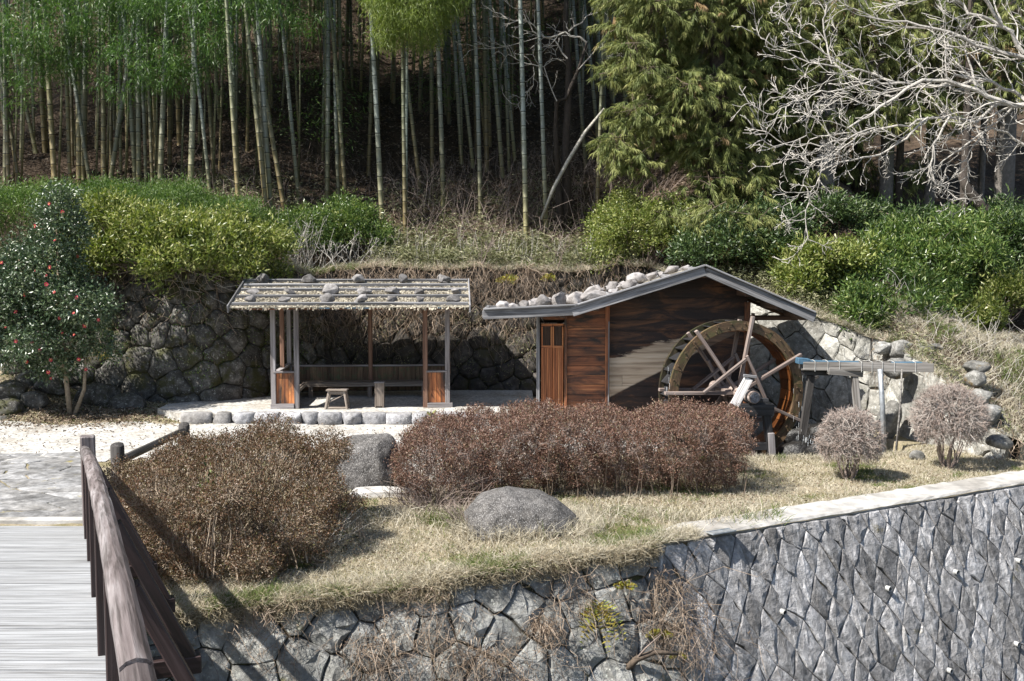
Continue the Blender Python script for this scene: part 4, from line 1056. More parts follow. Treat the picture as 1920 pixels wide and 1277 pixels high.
# door: two leaves with lattice top
door = None
dl = thing('x', 'x', 'x'); bpy.data.objects.remove(dl)
zd0, zd1 = .02, mp(1013, 607).z; zsl = mp(1013, 648).z
for li in range(2):
    a_ = xL + .055 + li * (xD - xL - .09) / 2; b_ = a_ + (xD - xL - .09) / 2 - .005; yy = MY - .005 + .0 * li
    c_ = Vector(((a_ + b_) / 2, yy, (zd0 + zsl) / 2)); leaf = board('door', (c_.x, yy, zd0), (c_.x, yy, zsl), b_ - a_, .02, M_door, mill, up=(0, 1, 0))
    nn = 6
    for i in range(nn): x = a_ + (b_ - a_) * (i + .5) / nn; board('slat', (x, yy - .018, zd0 + .02), (x, yy - .018, zsl - .03), (b_ - a_) / nn * .62, .012, M_door, leaf, up=(0, 1, 0), bev=.002)
    for z in (zsl, zd1): board('door_rail', (a_, yy - .012, z - .02), (b_, yy - .012, z - .02), .03, .045, M_door, leaf)
    for x in (a_ + .015, b_ - .015): board('door_stile', (x, yy - .012, zsl), (x, yy - .012, zd1 - .05), .03, .03, M_door, leaf, up=(0, 1, 0))
    for i in range(5): x = a_ + .04 + (b_ - a_ - .08) * (i + .5) / 5; board('lattice_bar', (x, yy - .01, zsl), (x, yy - .01, zd1 - .04), .014, .02, M_inner, leaf, up=(0, 1, 0), bev=.002)
    board('lattice_backing', ((a_ + b_) / 2, yy + .03, zsl), ((a_ + b_) / 2, yy + .03, zd1), b_ - a_, .01, M_blackwood, leaf, up=(0, 1, 0))
# left side, back and right walls
for z in np.arange(-.1, 2.15, .22):
    board('side_board', (xL, MY + .03, z + .1), (xL, BK - .3, z + .1), .025, .21, M_redboard, mill); board('side_board', (xR, RW + .05, z + .1), (xR, BK - .3, z + .1), .025, .21, M_inner, mill)
    board('back_board', (xL, BK - .28, z + .1), (xR, BK - .28, z + .1), .025, .21, M_inner, mill)
# roof slopes
def slope(p, q, name='roof_board', n=15, dy0=.02, th=.03):
    for i in range(n):
        y0 = BY + dy0 + (BK - BY) * i / n; y1 = BY + dy0 + (BK - BY) * (i + 1) / n; ym = (y0 + y1) / 2
        board(name, (p.x, ym, p.z + .02), (q.x, ym, q.z + .02), y1 - y0 - .006, th, M_roofbark, mill, bev=.003)
slope(lft, brk); slope(brk, ridge); slope(ridge, rgt)
for p, q, e in ((lft, brk, .02), (ridge, brk, .09), (ridge, rgt, .0)):
    d = (q - p).normalized(); up_ = (0, 0, 1)
    off = 0 if p is not lft else .012
    board('bargeboard', Vector((p.x, BY - off * 0 - .0, p.z + .0)) + (Vector((-.0, 0, 0))), Vector((q.x, BY, q.z)) + d * e, .045 if p is not lft else .040, .17, M_greywood, mill, warp=.004)
    board('barge_cap', Vector((p.x, BY - .02, p.z + .102)), Vector((q.x, BY - .02, q.z + .102)) + d * e * .6, .10, .03, M_greywood, mill)
    board('bargeboard', Vector((p.x, BK, p.z)), Vector((q.x, BK, q.z)), .04, .17, M_greywood, mill)
board('eave_board', (lft.x, BY + .03, lft.z - .0), (lft.x, BK, lft.z), .04, .12, M_greywood, mill); board('eave_board', (rgt.x, BY + .03, rgt.z), (rgt.x, BK, rgt.z), .04, .12, M_greywood, mill)
def rtop(x): return roofline(x) + .02 + .02
for x in (lft.x + .06, lft.x + .55, lft.x + 1.08, brk.x + .12, brk.x + .62, brk.x + 1.15, brk.x + 1.7, ridge.x - .12):
    board('roof_batten', (x, BY + .05, rtop(x) + .03), (x, BK - .05, rtop(x) + .03), .06, .06, M_greywood, mill)
for x in (ridge.x + .35, ridge.x + .95, ridge.x + 1.5): board('roof_batten', (x, BY + .05, rtop(x) + .03), (x, BK - .05, rtop(x) + .03), .06, .06, M_greywood, mill)
for x in (lft.x + .4, 0.9, 1.5, ridge.x, 4.2, 4.75, 5.2): board('purlin', (x, BY + .04, roofline(x) - .07), (x, BK - .1, roofline(x) - .07), .09, .11, M_inner, mill)
for y_ in (19.9, 20.35): board('tie_beam', (xR, y_, mp(1404, 597, 19.9).z), (rgt.x - .05, y_, mp(1404, 597, 19.9).z), .07, .07, M_inner, mill)
board('strut', mp(1412, 587, 19.3), mp(1412, 625, 19.3), .06, .06, M_inner, mill, up=(0, 1, 0))
for x_, in ((rgt.x - .5,), (rgt.x - .15,)): board('short_rafter', (x_ - .5, 20.3, roofline(x_ - .5) - .12), (x_, 20.3, roofline(x_) - .10), .05, .05, M_inner, mill)
# mill roof stones: explicit front row from the photo, random ranks behind
mst = [(943, 562, 11, 7), (962, 563, 8, 5), (983, 556, 9, 8), (1000, 556, 8, 8), (1017, 552, 13, 11), (1048, 549, 14, 13), (1080, 549, 16, 12), (1113, 549, 21, 9),
       (1150, 541, 10, 6), (1177, 532, 15, 9)]
mst2 = [(1026, 542, 10, 6), (1055, 538, 14, 7), (1082, 532, 14, 9), (1114, 531, 18, 10), (1150, 531, 14, 6), (1067, 524, 10, 8), (1089, 523, 10, 6), (1120, 518, 14, 8), (1148, 518, 13, 8), (1187, 511, 19, 10), (1222, 510, 12, 6), (1258, 508, 14, 6), (1240, 511, 6, 4), (1284, 506, 8, 4), (1005, 545, 9, 6), (1166, 522, 10, 6), (1205, 519, 9, 5)]
def place_roofstone(px, py, w, h, Yg, seed, label, group):
    s = Yg / FPX; p = atY(px, py, Yg); top = rtop(p.x) + h * s * .8
    me = hullstone(seed, w * s * 1.12, w * s * .95, h * s * 1.15)
    o = linkmesh('roof_stone', me, M_roofstone, None, Matrix.Translation((p.x, Yg, top + .035)) @ Matrix.Rotation(R.uniform(-.15, .15) - math.atan2(rtop(p.x + .1) - rtop(p.x - .1), .2), 4, 'Y'))
    tag(o, label, 'stone', group)
gname = 'stones weighing down the mill roof'
for i, (px, py, w, h) in enumerate(mst):
    place_roofstone(px, py, w, h, BY + .28, 1500 + i, 'grey stone in the front row on the mill roof, %s from the left' % ordn[i], gname)
def solveY(px, py, h):
    best = (9, BY + .7)
    for Y in np.arange(BY + .55, BK - .2, .08):
        p = atY(px, py, Y); e = abs(p.z - (rtop(p.x) + h * Y / FPX * .8))
        if e < best[0]: best = (e, Y)
    return best[1]
srt = sorted(mst2, key=lambda q: q[0])
for i, (px, py, w, h) in enumerate(srt):
    place_roofstone(px, py, w, h, solveY(px, py, h), 1600 + i, 'grey stone behind the front row on the mill roof, %s from the left' % ordn[i], gname)
for i, (px, py, w) in enumerate(((1345, 506, 12), (1395, 524, 10), (1478, 558, 10))):
    Y = BY + .9; p = atY(px, py, Y); me = hullstone(1700 + i, w * .0105, w * .009, .05)
    o = linkmesh('roof_stone', me, M_roofstone, None, Matrix.Translation((p.x, Y, rtop(p.x) + .04)))
    tag(o, 'pale stone on the right slope of the mill roof, %s down from the ridge' % ordn[i], 'stone', gname)

# ------------------------------------------------------------------ water wheel
WA = math.radians(13); wc = atY(1381, 736, 18.35); WR = 1.245; WW = .47
wn_ = Vector((math.sin(WA), -math.cos(WA), 0)); wt = Vector((math.cos(WA), math.sin(WA), 0))
def WP(r, th, o): return wc + wt * (math.cos(th) * r) + UZ * (math.sin(th) * r) + wn_ * o       # o>0 to the viewer
wheel = thing('water_wheel', 'large mossy wooden water wheel turning beside the mill hut', 'water wheel', wc - UZ * WR)
ri = WR - .165
def arc_seg(name, r0, r1, t0, t1, o0, o1, mat, K=6):
    mb = MB()
    for i in range(K + 1):
        t = t0 + (t1 - t0) * i / K
        for (r_, o) in ((r0, o0), (r1, o0), (r1, o1), (r0, o1)): mb.v.append(tuple(WP(r_, t, o)))
    for i in range(K):
        for k in range(4): k2 = (k + 1) % 4; mb.f.append((i * 4 + k, i * 4 + k2, (i + 1) * 4 + k2, (i + 1) * 4 + k))
    mb.f.append((3, 2, 1, 0)); mb.f.append(tuple(K * 4 + k for k in range(4)))
    c = WP((r0 + r1) / 2, (t0 + t1) / 2, (o0 + o1) / 2)
    tm = (t0 + t1) / 2; X = (wt * -math.sin(tm) + UZ * math.cos(tm)); Z = wn_; Y = Z.cross(X)
    M = Matrix.Translation(c) @ Matrix((X, Y, Z)).transposed().to_4x4(); Mi = M.inverted(); mb.v = [tuple(Mi @ Vector(v)) for v in mb.v]
    linkmesh(name, mb.mesh(name), mat, wheel, M)
NS = 14
for i in range(NS):
    t0 = 2 * PI * i / NS + .1; t1 = 2 * PI * (i + 1) / NS + .1 - .006
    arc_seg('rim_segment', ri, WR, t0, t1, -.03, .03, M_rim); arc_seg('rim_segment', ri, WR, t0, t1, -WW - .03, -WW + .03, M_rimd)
NB = 36
for i in range(NB):
    t0 = 2 * PI * i / NB; t1 = 2 * PI * (i + 1) / NB - .008
    arc_seg('sole_board', ri - .022, ri + .004, t0, t1, -WW + .032, -.032, M_sole, 1)
    # slanting bucket board from sole to rim edge
    p0 = WP(ri + .02, t0, -WW / 2); p1 = WP(WR - .015, t0 + .21, -WW / 2); board('bucket_board', p0, p1, WW - .07, .018, M_blackwood, wheel, up=(p1 - p0).cross(wn_), bev=.002)
mbb = MB()
for i in range(30):
    for (r_, dt) in ((WR - .05, 0), (WR - .115, .05)):
        th = 2 * PI * i / 30 + dt; p = WP(r_, th, .03); mbb.tube([p, p + wn_ * .022], [.015, .011], 6)
mbb.obj('bolt_heads', M_bolt, wheel)['kind'] = 'stuff'
tips = [178, 125.5, 79, 29, -23, -74, -126]
for oo in (.058, -WW + .055):
    for i, a_ in enumerate(tips):
        th = math.radians(a_); r_ = WR + (.10 if oo > 0 else .02)
        hb_ = WP(.06, th, oo); board('spoke', hb_, WP(r_, th + R.uniform(-.02, .02), oo), .055, .075, M_spoke, wheel, up=wn_, warp=.004)
    for (i, j) in ((0, 2), (2, 4), (4, 6), (1, 5)):
        if oo > 0 and (i, j) == (1, 5): continue
        board('brace', WP(.66, math.radians(tips[i]), oo + .05), WP(.60, math.radians(tips[j]), oo + .05), .05, .065, M_spoke, wheel, up=wn_, warp=.003)
mb = MB(); ax0 = WP(0, 0, -1.0); ax1 = WP(0, 0, .82)
K = 16
def axcyl(name, o0, o1, r_, mat, n=18):
    mb = MB(); mb.tube([(o0, 0, 0), (o1, 0, 0)], [r_, r_], n)
    Mx = Matrix((wn_, wt, wn_.cross(wt))).transposed().to_4x4(); linkmesh(name, mb.mesh(name, False), mat, wheel, Matrix.Translation(wc) @ Mx)
axcyl('axle', -.95, .70, .105, M_spoke); axcyl('axle_band', .60, .64, .125, M_blackwood); axcyl('axle_band', .712, .716, .09, M_greywood)
axcyl('axle_band', .46, .50, .125, M_blackwood)
for s in (-1, 1): board('hub_block', WP(.17, math.radians(90 + 90 * s), .03), WP(.17, math.radians(90 + 90 * s), -WW), .12, .12, M_spoke, wheel, up=UZ)
# support frame in front of the wheel
fr = thing('axle_trestle', 'black timber trestle carrying the front end of the water wheel axle', 'frame', WP(0, 0, .55) - UZ * 1.4)
q = lambda px, py, o=.55: (lambda Y: atY(px, py, Y))(wc.y - o * math.cos(WA))
board('bearing_beam', q(1378, 768), q(1450, 768), .16, .20, M_blackwood, fr); board('bearing_beam', q(1402, 752, .50), q(1440, 752, .50), .14, .10, M_blackwood, fr)
board('trestle_post', q(1437, 775), q(1447, 872), .13, .13, M_blackwood, fr, up=(0, 1, 0)); board('trestle_post', q(1386, 775), q(1378, 880), .13, .13, M_blackwood, fr, up=(0, 1, 0))
board('cross_beam', q(1380, 838), q(1440, 836), .10, .13, M_blackwood, fr)
board('trestle_foot', q(1446, 812, .68), q(1450, 882, .68), .10, .09, M_greywood2, fr, up=(0, 1, 0)); board('trestle_foot', q(1370, 850, .68), q(1368, 885, .68), .12, .10, M_greywood2, fr, up=(0, 1, 0))
board('diagonal_brace', q(1384, 802, .4), q(1428, 786, .4), .05, .06, M_spoke, fr)
pk = thing('bleached_plank', 'bright sun-bleached plank leaning across the trestle in front of the wheel', 'plank', q(1380, 760, .9))
board('plank', q(1377, 760, .85), q(1404, 709, .85), .15, .03, M_white, pk, up=(.25, -.8, .55)); board('top_batten', q(1394, 704, .86), q(1419, 707, .86), .05, .045, M_greywood, pk)

# ------------------------------------------------------------------ flume
FY = 17.7
def fq(px, py, Y=FY): return atY(px, py, Y)
fl = thing('wooden_flume', 'raised wooden water flume trough with wire ties feeding the water wheel', 'flume', fq(1610, 830))
A_ = fq(1502, 685); B_ = fq(1745, 688, 17.3)
for dy in (-.13, .13): board('trough_side', A_ + Vector((0, dy, 0)), B_ + Vector((0, dy, 0)), .035, .145, M_flume, fl, warp=.006)
board('trough_floor', A_ + Vector((0, 0, -.06)), B_ + Vector((0, 0, -.06)), .225, .03, M_flume, fl)
board('blue_lining', fq(1493, 679) + Vector((0, -.03, .03)), fq(1515, 680) + Vector((0, -.03, .02)), .20, .10, M_blue, fl); board('blue_lining', A_ + Vector((0.05, .0, .078)), A_.lerp(B_, .45) + Vector((0, 0, .068)), .22, .01, M_blue, fl)
board('blue_lining', A_.lerp(B_, .7) + Vector((0, 0, .066)), A_.lerp(B_, .93) + Vector((0, 0, .075)), .20, .01, M_blue, fl)
for tt in (.09, .19, .28, .45, .53, .61, .70, .86):
    c = A_.lerp(B_, tt); mb = MB(); mb.tube([c + Vector((0, y_, z_)) for y_, z_ in ((-.155, -.085), (-.155, .08), (0, .095), (.155, .08), (.155, -.085))], .005, 5); mb.obj('wire_tie', M_wire, fl)
board('cross_beam', fq(1505, 699), fq(1556, 699), .16, .075, M_blackwood, fl); board('cross_beam', fq(1552, 696, 17.5), fq(1616, 701, 17.5), .15, .10, M_flume, fl)
board('support_post', fq(1521, 704), fq(1505, 815), .11, .12, M_log, fl, up=(0, 1, 0)); board('support_post', fq(1602, 705, 17.5), fq(1616, 862, 17.3), .10, .11, M_flume, fl, up=(0, 1, 0))
mb = MB(); mb.tube([fq(1650, 692, 17.2), fq(1654, 750, 17.2), fq(1658, 858, 16.9)], .042, 10); mb.obj('pipe_post', M_greypipe, fl, True)
mb = MB(); mb.tube([fq(1691, 692, 17.1), fq(1688, 760, 17.1), fq(1679, 858, 16.8)], [.012, .018, .02], 6); mb.obj('thin_stake', M_flume, fl, True)
board('wheel_side_bearer', fq(1535, 706, 18.3), fq(1520, 712, 18.3), .05, .05, M_log, fl)
# water in the pit and a dribble from the flume
mb = MB(); mb.add([(2.9, 16.4, -.78), (6.6, 16.9, -.78), (6.9, 20.9, -.78), (2.9, 20.9, -.78)], [(0, 1, 2, 3)]); tag(mb.obj('water', M_water), kind='structure')
rs = np.random.default_rng(3)
c = np.array(fq(1500, 690, 18.0)); P = np.stack([c[0] + rs.normal(size=60) * .04, c[1] + rs.normal(size=60) * .06, rs.uniform(-.7, 1.25, 60)], 1); Q = P.copy(); Q[:, 2] -= rs.uniform(.04, .12, 60)
c2 = np.array(fq(1508, 822, 17.5)); P2 = np.stack([c2[0] + rs.uniform(-.05, .18, 40), c2[1] + rs.normal(size=40) * .04, c2[2] + rs.normal(size=40) * .05], 1); Q2 = P2.copy(); Q2[:, 2] -= rs.uniform(.03, .09, 40)
c3 = np.array(WP(WR, math.radians(165), -.1)); P3 = np.stack([c3[0] + rs.normal(size=50) * .03, c3[1] + rs.normal(size=50) * .1, c3[2] - rs.uniform(-.2, .8, 50)], 1); Q3 = P3.copy(); Q3[:, 2] -= rs.uniform(.04, .15, 50)
o = sticks('falling_water', np.concatenate([P[:24], P2[:22], P3[:16]]), np.concatenate([Q[:24], Q2[:22], Q3[:16]]), .004, .002, M_fall, None, 0); tag(o, kind='stuff')
# tumbled stones at the foot of the wheel pit and in front of the sunlit wall
for i, (px, py, Y, a_, b_, h_, lab) in enumerate(((1545, 815, 18.2, .30, .28, .24, 'dark wet rock under the flume post beside the water wheel'), (1492, 850, 17.9, .34, .3, .26, 'black wet rock in the pit at the right foot of the water wheel'), (1548, 850, 17.3, .34, .26, .22, 'black wet rock in the pit left of the smaller ball shrub'), (1520, 822, 18.6, .5, .25, .26, 'wet black rock at the back of the pit behind the flume post'), (1590, 800, 18.6, .35, .3, .25, 'grey rock at the foot of the sunlit wall behind the left round shrub'),
        (1668, 785, 18.2, .22, .2, .36, 'tall grey stone leaning behind the flume pipe post'), (1682, 690, 18.3, .26, .22, .2, 'stone under the right end of the flume trough'),
        (1690, 655, 18.95, .26, .22, .17, 'large pale stone on top of the wall above the flume end'), (1655, 652, 19.1, .18, .2, .13, 'squarish grey stone left of the large pale stone above the flume'),
        (1730, 652, 18.9, .13, .15, .08, 'small dark stone right of the large pale stone above the flume'), (1752, 650, 18.8, .16, .16, .07, 'flat grey stone at the right end of the wall top above the flume'),
        (1828, 705, 16.9, .17, .2, .14, 'uppermost of three grey stones stepping down the dry grassy mound'), (1840, 738, 16.7, .18, .2, .15, 'middle one of three grey stones stepping down the dry grassy mound'), (1856, 772, 16.5, .2, .2, .18, 'lowest of three grey stones stepping down the dry grassy mound'),
        (1832, 682, 17.4, .22, .2, .12, 'mossy stone at the crest of the dry mound on the right'), (1720, 850, 16.3, .12, .1, .10, 'small grey stone at the foot of the right round shrub'), (1875, 822, 15.7, .2, .2, .12, 'half-buried grey stone low on the dry mound'))):
    p = atY(px, py, Y) - UZ * (.05 if i > 10 else 0); me = smoothme(boulder_mesh(a_, b_, h_, 70 + i, 3, 9, .12)); tag(linkmesh('rock', me, M_wet if 'wet' in lab else M_wallleft2, None, Matrix.Translation(p)), lab, 'rock')
# far-left tumbled stones
fls = [(20, 735, 21.0, .38, .3, .24), (62, 752, 20.9, .3, .3, .2), (60, 715, 21.9, .42, .3, .26), (14, 765, 20.5, .3, .3, .2), (95, 725, 21.7, .35, .3, .24), (185, 745, 21.8, .55, .35, .3), (8, 790, 20.2, .2, .2, .14), (235, 765, 21.5, .45, .35, .32), (40, 690, 22.3, .4, .3, .3)]
for i, (px, py, Y, a_, b_, h_) in enumerate(fls):
    p = atY(px, py, Y); me = smoothme(boulder_mesh(a_, b_, h_, 170 + i, 3, 8, .1))
    kx = sorted(range(len(fls)), key=lambda k: fls[k][0]).index(i)
    tag(linkmesh('rock', me, M_wallback, None, Matrix.Translation(p)), 'dark mossy rock, %s from the left among the tumbled rocks around the camellia' % ordn[kx], 'rock', 'tumbled rocks around the camellia')

# ------------------------------------------------------------------ boulders on the grass
def big(name, label, c, rx_, ry_, rz_, seed, rot=0, cuts=6, tilt=0, sub=5):
    me = smoothme(boulder_mesh(rx_, ry_, rz_, seed, sub, cuts, .10)); M = Matrix.Translation(c) @ Matrix.Rotation(rot, 4, 'Z') @ Matrix.Rotation(tilt, 4, 'Y')
    return tag(linkmesh(name, me, M_rock, None, M), label, 'boulder')
def prism_boulder(name, label, outline, Y, thick, seed, back=.6):
    """outline in photo px -> rock with that silhouette, real thickness and rounded edges"""
    pts = [atY(x, y, Y) for x, y in outline]; c = sum(pts, Vector()) / len(pts); bm = bmesh.new()
    for (sc, dy) in ((.62, -thick), (.90, -thick * .62), (1.0, 0), (.93, thick * back), (.6, thick)):
        for p in pts:
            d = (p - c) * sc; bm.verts.new((d.x, dy + d.z * .25, d.z))
    bmesh.ops.convex_hull(bm, input=bm.verts[:]); bmesh.ops.delete(bm, geom=[v for v in bm.verts if not v.link_faces], context='VERTS')
    bmesh.ops.triangulate(bm, faces=bm.faces[:]); bmesh.ops.subdivide_edges(bm, edges=bm.edges[:], cuts=3, use_grid_fill=True)
    for _ in range(1): bmesh.ops.smooth_vert(bm, verts=bm.verts[:], factor=.5, use_axis_x=True, use_axis_y=True, use_axis_z=True)
    off = Vector((seed, seed * .7, 0))
    for v in bm.verts:
        v.co *= 1.05
        v.co += mnoise.noise_vector(v.co * 3 + off) * .045 + mnoise.noise_vector(v.co * 9 + off) * .018
    me = bpy.data.meshes.new(name); bm.to_mesh(me); bm.free(); smoothme(me)
    return tag(linkmesh(name, me, M_rock, None, Matrix.Translation(c)), label, 'boulder')
prism_boulder('boulder', 'dark angular granite boulder between the two clipped azalea bushes', [(570, 870), (600, 842), (650, 826), (722, 815), (738, 832), (752, 885), (742, 905), (680, 925), (600, 925), (570, 900)], 14.4, .42, 3)
prism_boulder('boulder', 'broad speckled granite boulder in the grass in front of the long azalea hedge', [(872, 960), (905, 935), (948, 920), (1000, 926), (1050, 944), (1082, 975), (1086, 1010), (1060, 1040), (960, 1048), (890, 1030)], 12.0, .45, 8)
sl_ = atZ(708, 928, .0); me = smoothme(boulder_mesh(.55, .28, .10, 77, 4, 5, .05)); tag(linkmesh('flat_stone', me, M_concrete, None, Matrix.Translation(sl_ + UZ * .0)), 'pale flat stone slab in the gap between the azalea bushes', 'stone slab')

# ------------------------------------------------------------------ grass
def scatter_grass(name, n, region, hgt, wid, seed, kind='stuff', green=.16, surf=groundz, mat=None, lean=.5):
    rs = np.random.default_rng(seed); pts = []
    while len(pts) < n:
        x, y = region(rs)
        if x is None: continue
        pts.append((x, y, surf(x, y)))
    P = np.array(pts); D = rs.normal(size=(n, 3)) * lean; D[:, 2] = np.abs(D[:, 2]) * .5 + .55; D = unit(D)
    L = hgt * rs.uniform(.5, 1.5, n); S = unit(np.cross(D, rs.normal(size=(n, 3)))) * wid
    mid = P + D * L[:, None] * .55; tip = P + D * L[:, None]; bend = rs.normal(size=(n, 3)); bend[:, 2] = -np.abs(bend[:, 2]) * .6; tip += bend * L[:, None] * .28
    V = np.stack([P - S, P + S, mid + S * .7, mid - S * .7, tip], 1).reshape(-1, 3)
    b0 = np.arange(n) * 5; F = np.concatenate([np.stack([b0, b0 + 1, b0 + 2], 1), np.stack([b0, b0 + 2, b0 + 3], 1), np.stack([b0 + 3, b0 + 2, b0 + 4], 1)])
    patch = np.array([mnoise.noise(Vector((x * 1.1, y * 1.1, 2))) + .5 * mnoise.noise(Vector((x * 4, y * 4, 7))) for x, y, _ in pts])
    v = .3 + rs.random(n) * .7; gm = (patch > .28 + rs.normal(size=n) * .1) | (rs.random(n) < green * .25); v[gm] = rs.random(gm.sum()) * .24
    o = linkmesh(name, np_mesh(name, V, F, np.tile(v, 3)), mat or M_grass); tag(o, kind=kind); return o
def in_pit(x, y): return x > PX0 - .02 and x < PX1 + .1 and y > PY0 + (0.5 * (x - 5.2) if x > 5.2 else 0) - .03
def reg_front(rs):
    x = rs.uniform(-4.6, 9.5); y = rs.uniform(9, 17.5)
    yf = yfront(x)
    cap = .50 if x > FR0.x + .2 else -.02
    # perpendicular distance from coping
    if y < yf + cap * 1.14 + rs.normal() * .05 * (cap > 0): return None, None
    if in_pit(x, y): return None, None
    if x < -4.6 and y < 12.2: return None, None
    if inside_gravel(x, y) and rs.random() > .04: return None, None
    if y > ywall(x) - .03: return None, None
    # density falls off away from the camera
    if rs.random() > (11.0 / y) ** 1.6: return None, None
    den = .75 + mnoise.noise(Vector((x * 1.7, y * 1.7, 4)))
    if rs.random() > den: return None, None
    return x, y
scatter_grass('grass', 110000, reg_front, .055, .0035, 4)
def reg_edge(rs):
    x = rs.uniform(-3.6, FR0.x + .5); y = yfront(x) + abs(rs.normal()) * .22 - .03; return x, y
scatter_grass('grass', 26000, reg_edge, .13, .0035, 5, green=.1, lean=.9)
rs = np.random.default_rng(55); n = 20000; u_ = rs.uniform(0, TOTB, n); pts = np.array([tuple(mapB(u, 0, .02)) for u in u_]); pts += rs.normal(size=(n, 3)) * .02; pts[:, 2] += .03; pts -= np.array(nB)[None] * np.abs(rs.normal(size=(n, 1))) * .09
hv = np.array([.5 + .5 * mnoise.noise(Vector((u * 2.2, 0, 0))) + .3 * mnoise.noise(Vector((u * 7, 3, 0))) for u in u_])
D = np.array(nB)[None] * 1.0 + rs.normal(size=(n, 3)) * .45; D[:, 2] -= rs.uniform(-.2, 1.0, n); D = unit(D); L = (.07 + .22 * np.clip(hv, 0, 1)) * rs.uniform(.5, 1.3, n)
o = sticks('grass', pts, pts + D * L[:, None], .003, .0012, M_straw, None, .3, rs, 4, True, .15); o['kind'] = 'stuff'
def reg_rock(rs):
    a = rs.uniform(0, 2 * PI); c = atY(985, 1035, 12.0); r_ = rs.normal() * .09 + .62; x = c.x + math.cos(a) * r_ * 1.2; y = c.y + math.sin(a) * r_ * .9 + .05
    if rs.random() < .35: x = rs.uniform(-1.6, 3.2); y = 12.55 + rs.normal() * .16 + .15 * math.sin(x * 2)
    return x, y
scatter_grass('grass', 6000, reg_rock, .20, .004, 6, green=.05)
def reg_mound(rs):
    x = rs.uniform(7.0, 14); y = rs.uniform(15.0, 20.2)
    if y < ywall(x): return None, None
    return x, y
scatter_grass('dry_grass', 42000, reg_mound, .17, .005, 7, surf=lambda x, y: hillz(x, y), lean=.9, green=.12)
def reg_far(rs):
    x = rs.uniform(-13, -5.5); y = rs.uniform(19.6, 22.4); return x, y
scatter_grass('dry_grass', 7000, reg_far, .05, .008, 8, green=.9, lean=1.0)
def reg_pit(rs):
    x = rs.uniform(PX0 - .1, 7.2); y0 = PY0 + (0.5 * (x - 5.2) if x > 5.2 else 0); return x, y0 - abs(rs.normal()) * .12
scatter_grass('grass', 6000, reg_pit, .09, .004, 9, green=.1)

# hanging dry roots and vines on the river wall
def vines(label, px, py, n, spread, seed, length=.45, mass=1.0, cat='dried vine'):
    rs = np.random.default_rng(seed); r = ray(px, py); best = None
    for u in np.arange(-.3, TOTB + .2, .04):
        for v in np.arange(0, 2.6, .04):
            p = mapB(u, v, .08); d = (p - Vector((0, 0, CAMZ))); t = d.dot(r) / r.dot(r); e = (d - r * t).length
            if best is None or e < best[0]: best = (e, p)
    c = best[1]; root = thing('dried_vine', label, cat, c, 'dried vines and roots hanging on the river bank wall')
    A = np.array(c)[None] + rs.normal(size=(n, 3)) * np.array([[spread, .04, spread * .55]]); A += np.array(nB)[None] * (rs.random((n, 1)) * .10)
    D = rs.normal(size=(n, 3)) * np.array([[.55, .25, .35]]); D[:, 2] -= .75; D = unit(D); L = length * rs.uniform(.3, 1.2, (n, 1))
    B = A + D * L; A -= np.array([[0, 0, 1]]) * ((A[:, 2:3] - c.z) * 0); back = np.array(nB)[None] * ((c.z - B[:, 2:3]) * .42); B += back * .9
    sticks('stems', A, B, .0026, .0013, M_vine, root, .34, rs, 5, True)
    m = int(n * 1.2); P = np.repeat(A, 2, 0)[:m] + rs.normal(size=(m, 3)) * .05; V, F = leaf_quads(P, rs.normal(size=(m, 3)) - np.array([[0, 0, .6]]), .05, .010, rs, .3)
    linkmesh('withered_leaves', np_mesh('withered_leaves', V, F, rs.random(m)), M_vine, root)
M_vine.node_tree.nodes['Principled BSDF'].inputs['Roughness'].default_value = .9
vines('tangle of brown roots with a broken branch, below the yellow fern near the diamond-cut wall', 1230, 1165, 260, .30, 1, .5)
vines('brush of dry stems low in the middle of the rough bank wall', 870, 1215, 130, .18, 2, .5)
vines('bundle of dead straw hanging at the bottom left of the rough bank wall', 690, 1205, 120, .15, 3, .6)
vines('matted root fringe under the turf edge in the middle of the rough bank wall', 760, 1150, 120, .30, 4, .45)
vines('small nest of brown roots left of the yellow fern on the rough wall', 1010, 1165, 130, .09, 5, .3)
vines('dry grass fringe drooping at the left end of the rough bank wall', 470, 1165, 110, .30, 6, .35)
vines('long pale creepers trailing at the joint of the rough and the diamond-cut walls', 1240, 1085, 110, .16, 7, 1.0)
vines('wispy dry creeper strands between the fern and the turf edge', 1060, 1100, 90, .30, 8, .6)
vines('thin leafless creeper strands crossing the lower middle of the rough wall', 950, 1240, 110, .24, 9, .5)
br_ = thing('broken_branch', 'thick broken brown root stump sticking out among the tangled roots of the wall', 'branch', mapB(TOTB - .55, 1.0, .1))
cc = Vector(br_.location); mb = MB(); mb.tube([cc + Vector((-.22, -.05, -.16)), cc + Vector((-.08, -.06, -.02)), cc + Vector((.10, -.05, .05)), cc + Vector((.34, -.03, .02))], [.04, .034, .028, .014], 8); mb.obj('branch', M_twigdark, br_, True)
mb = MB(); mb.tube([cc + Vector((-.1, -.06, -.04)), cc + Vector((0, -.09, .10)), cc + Vector((.16, -.07, .24))], [.014, .01, .004], 6); mb.obj('branch', M_twigmid, br_, True)
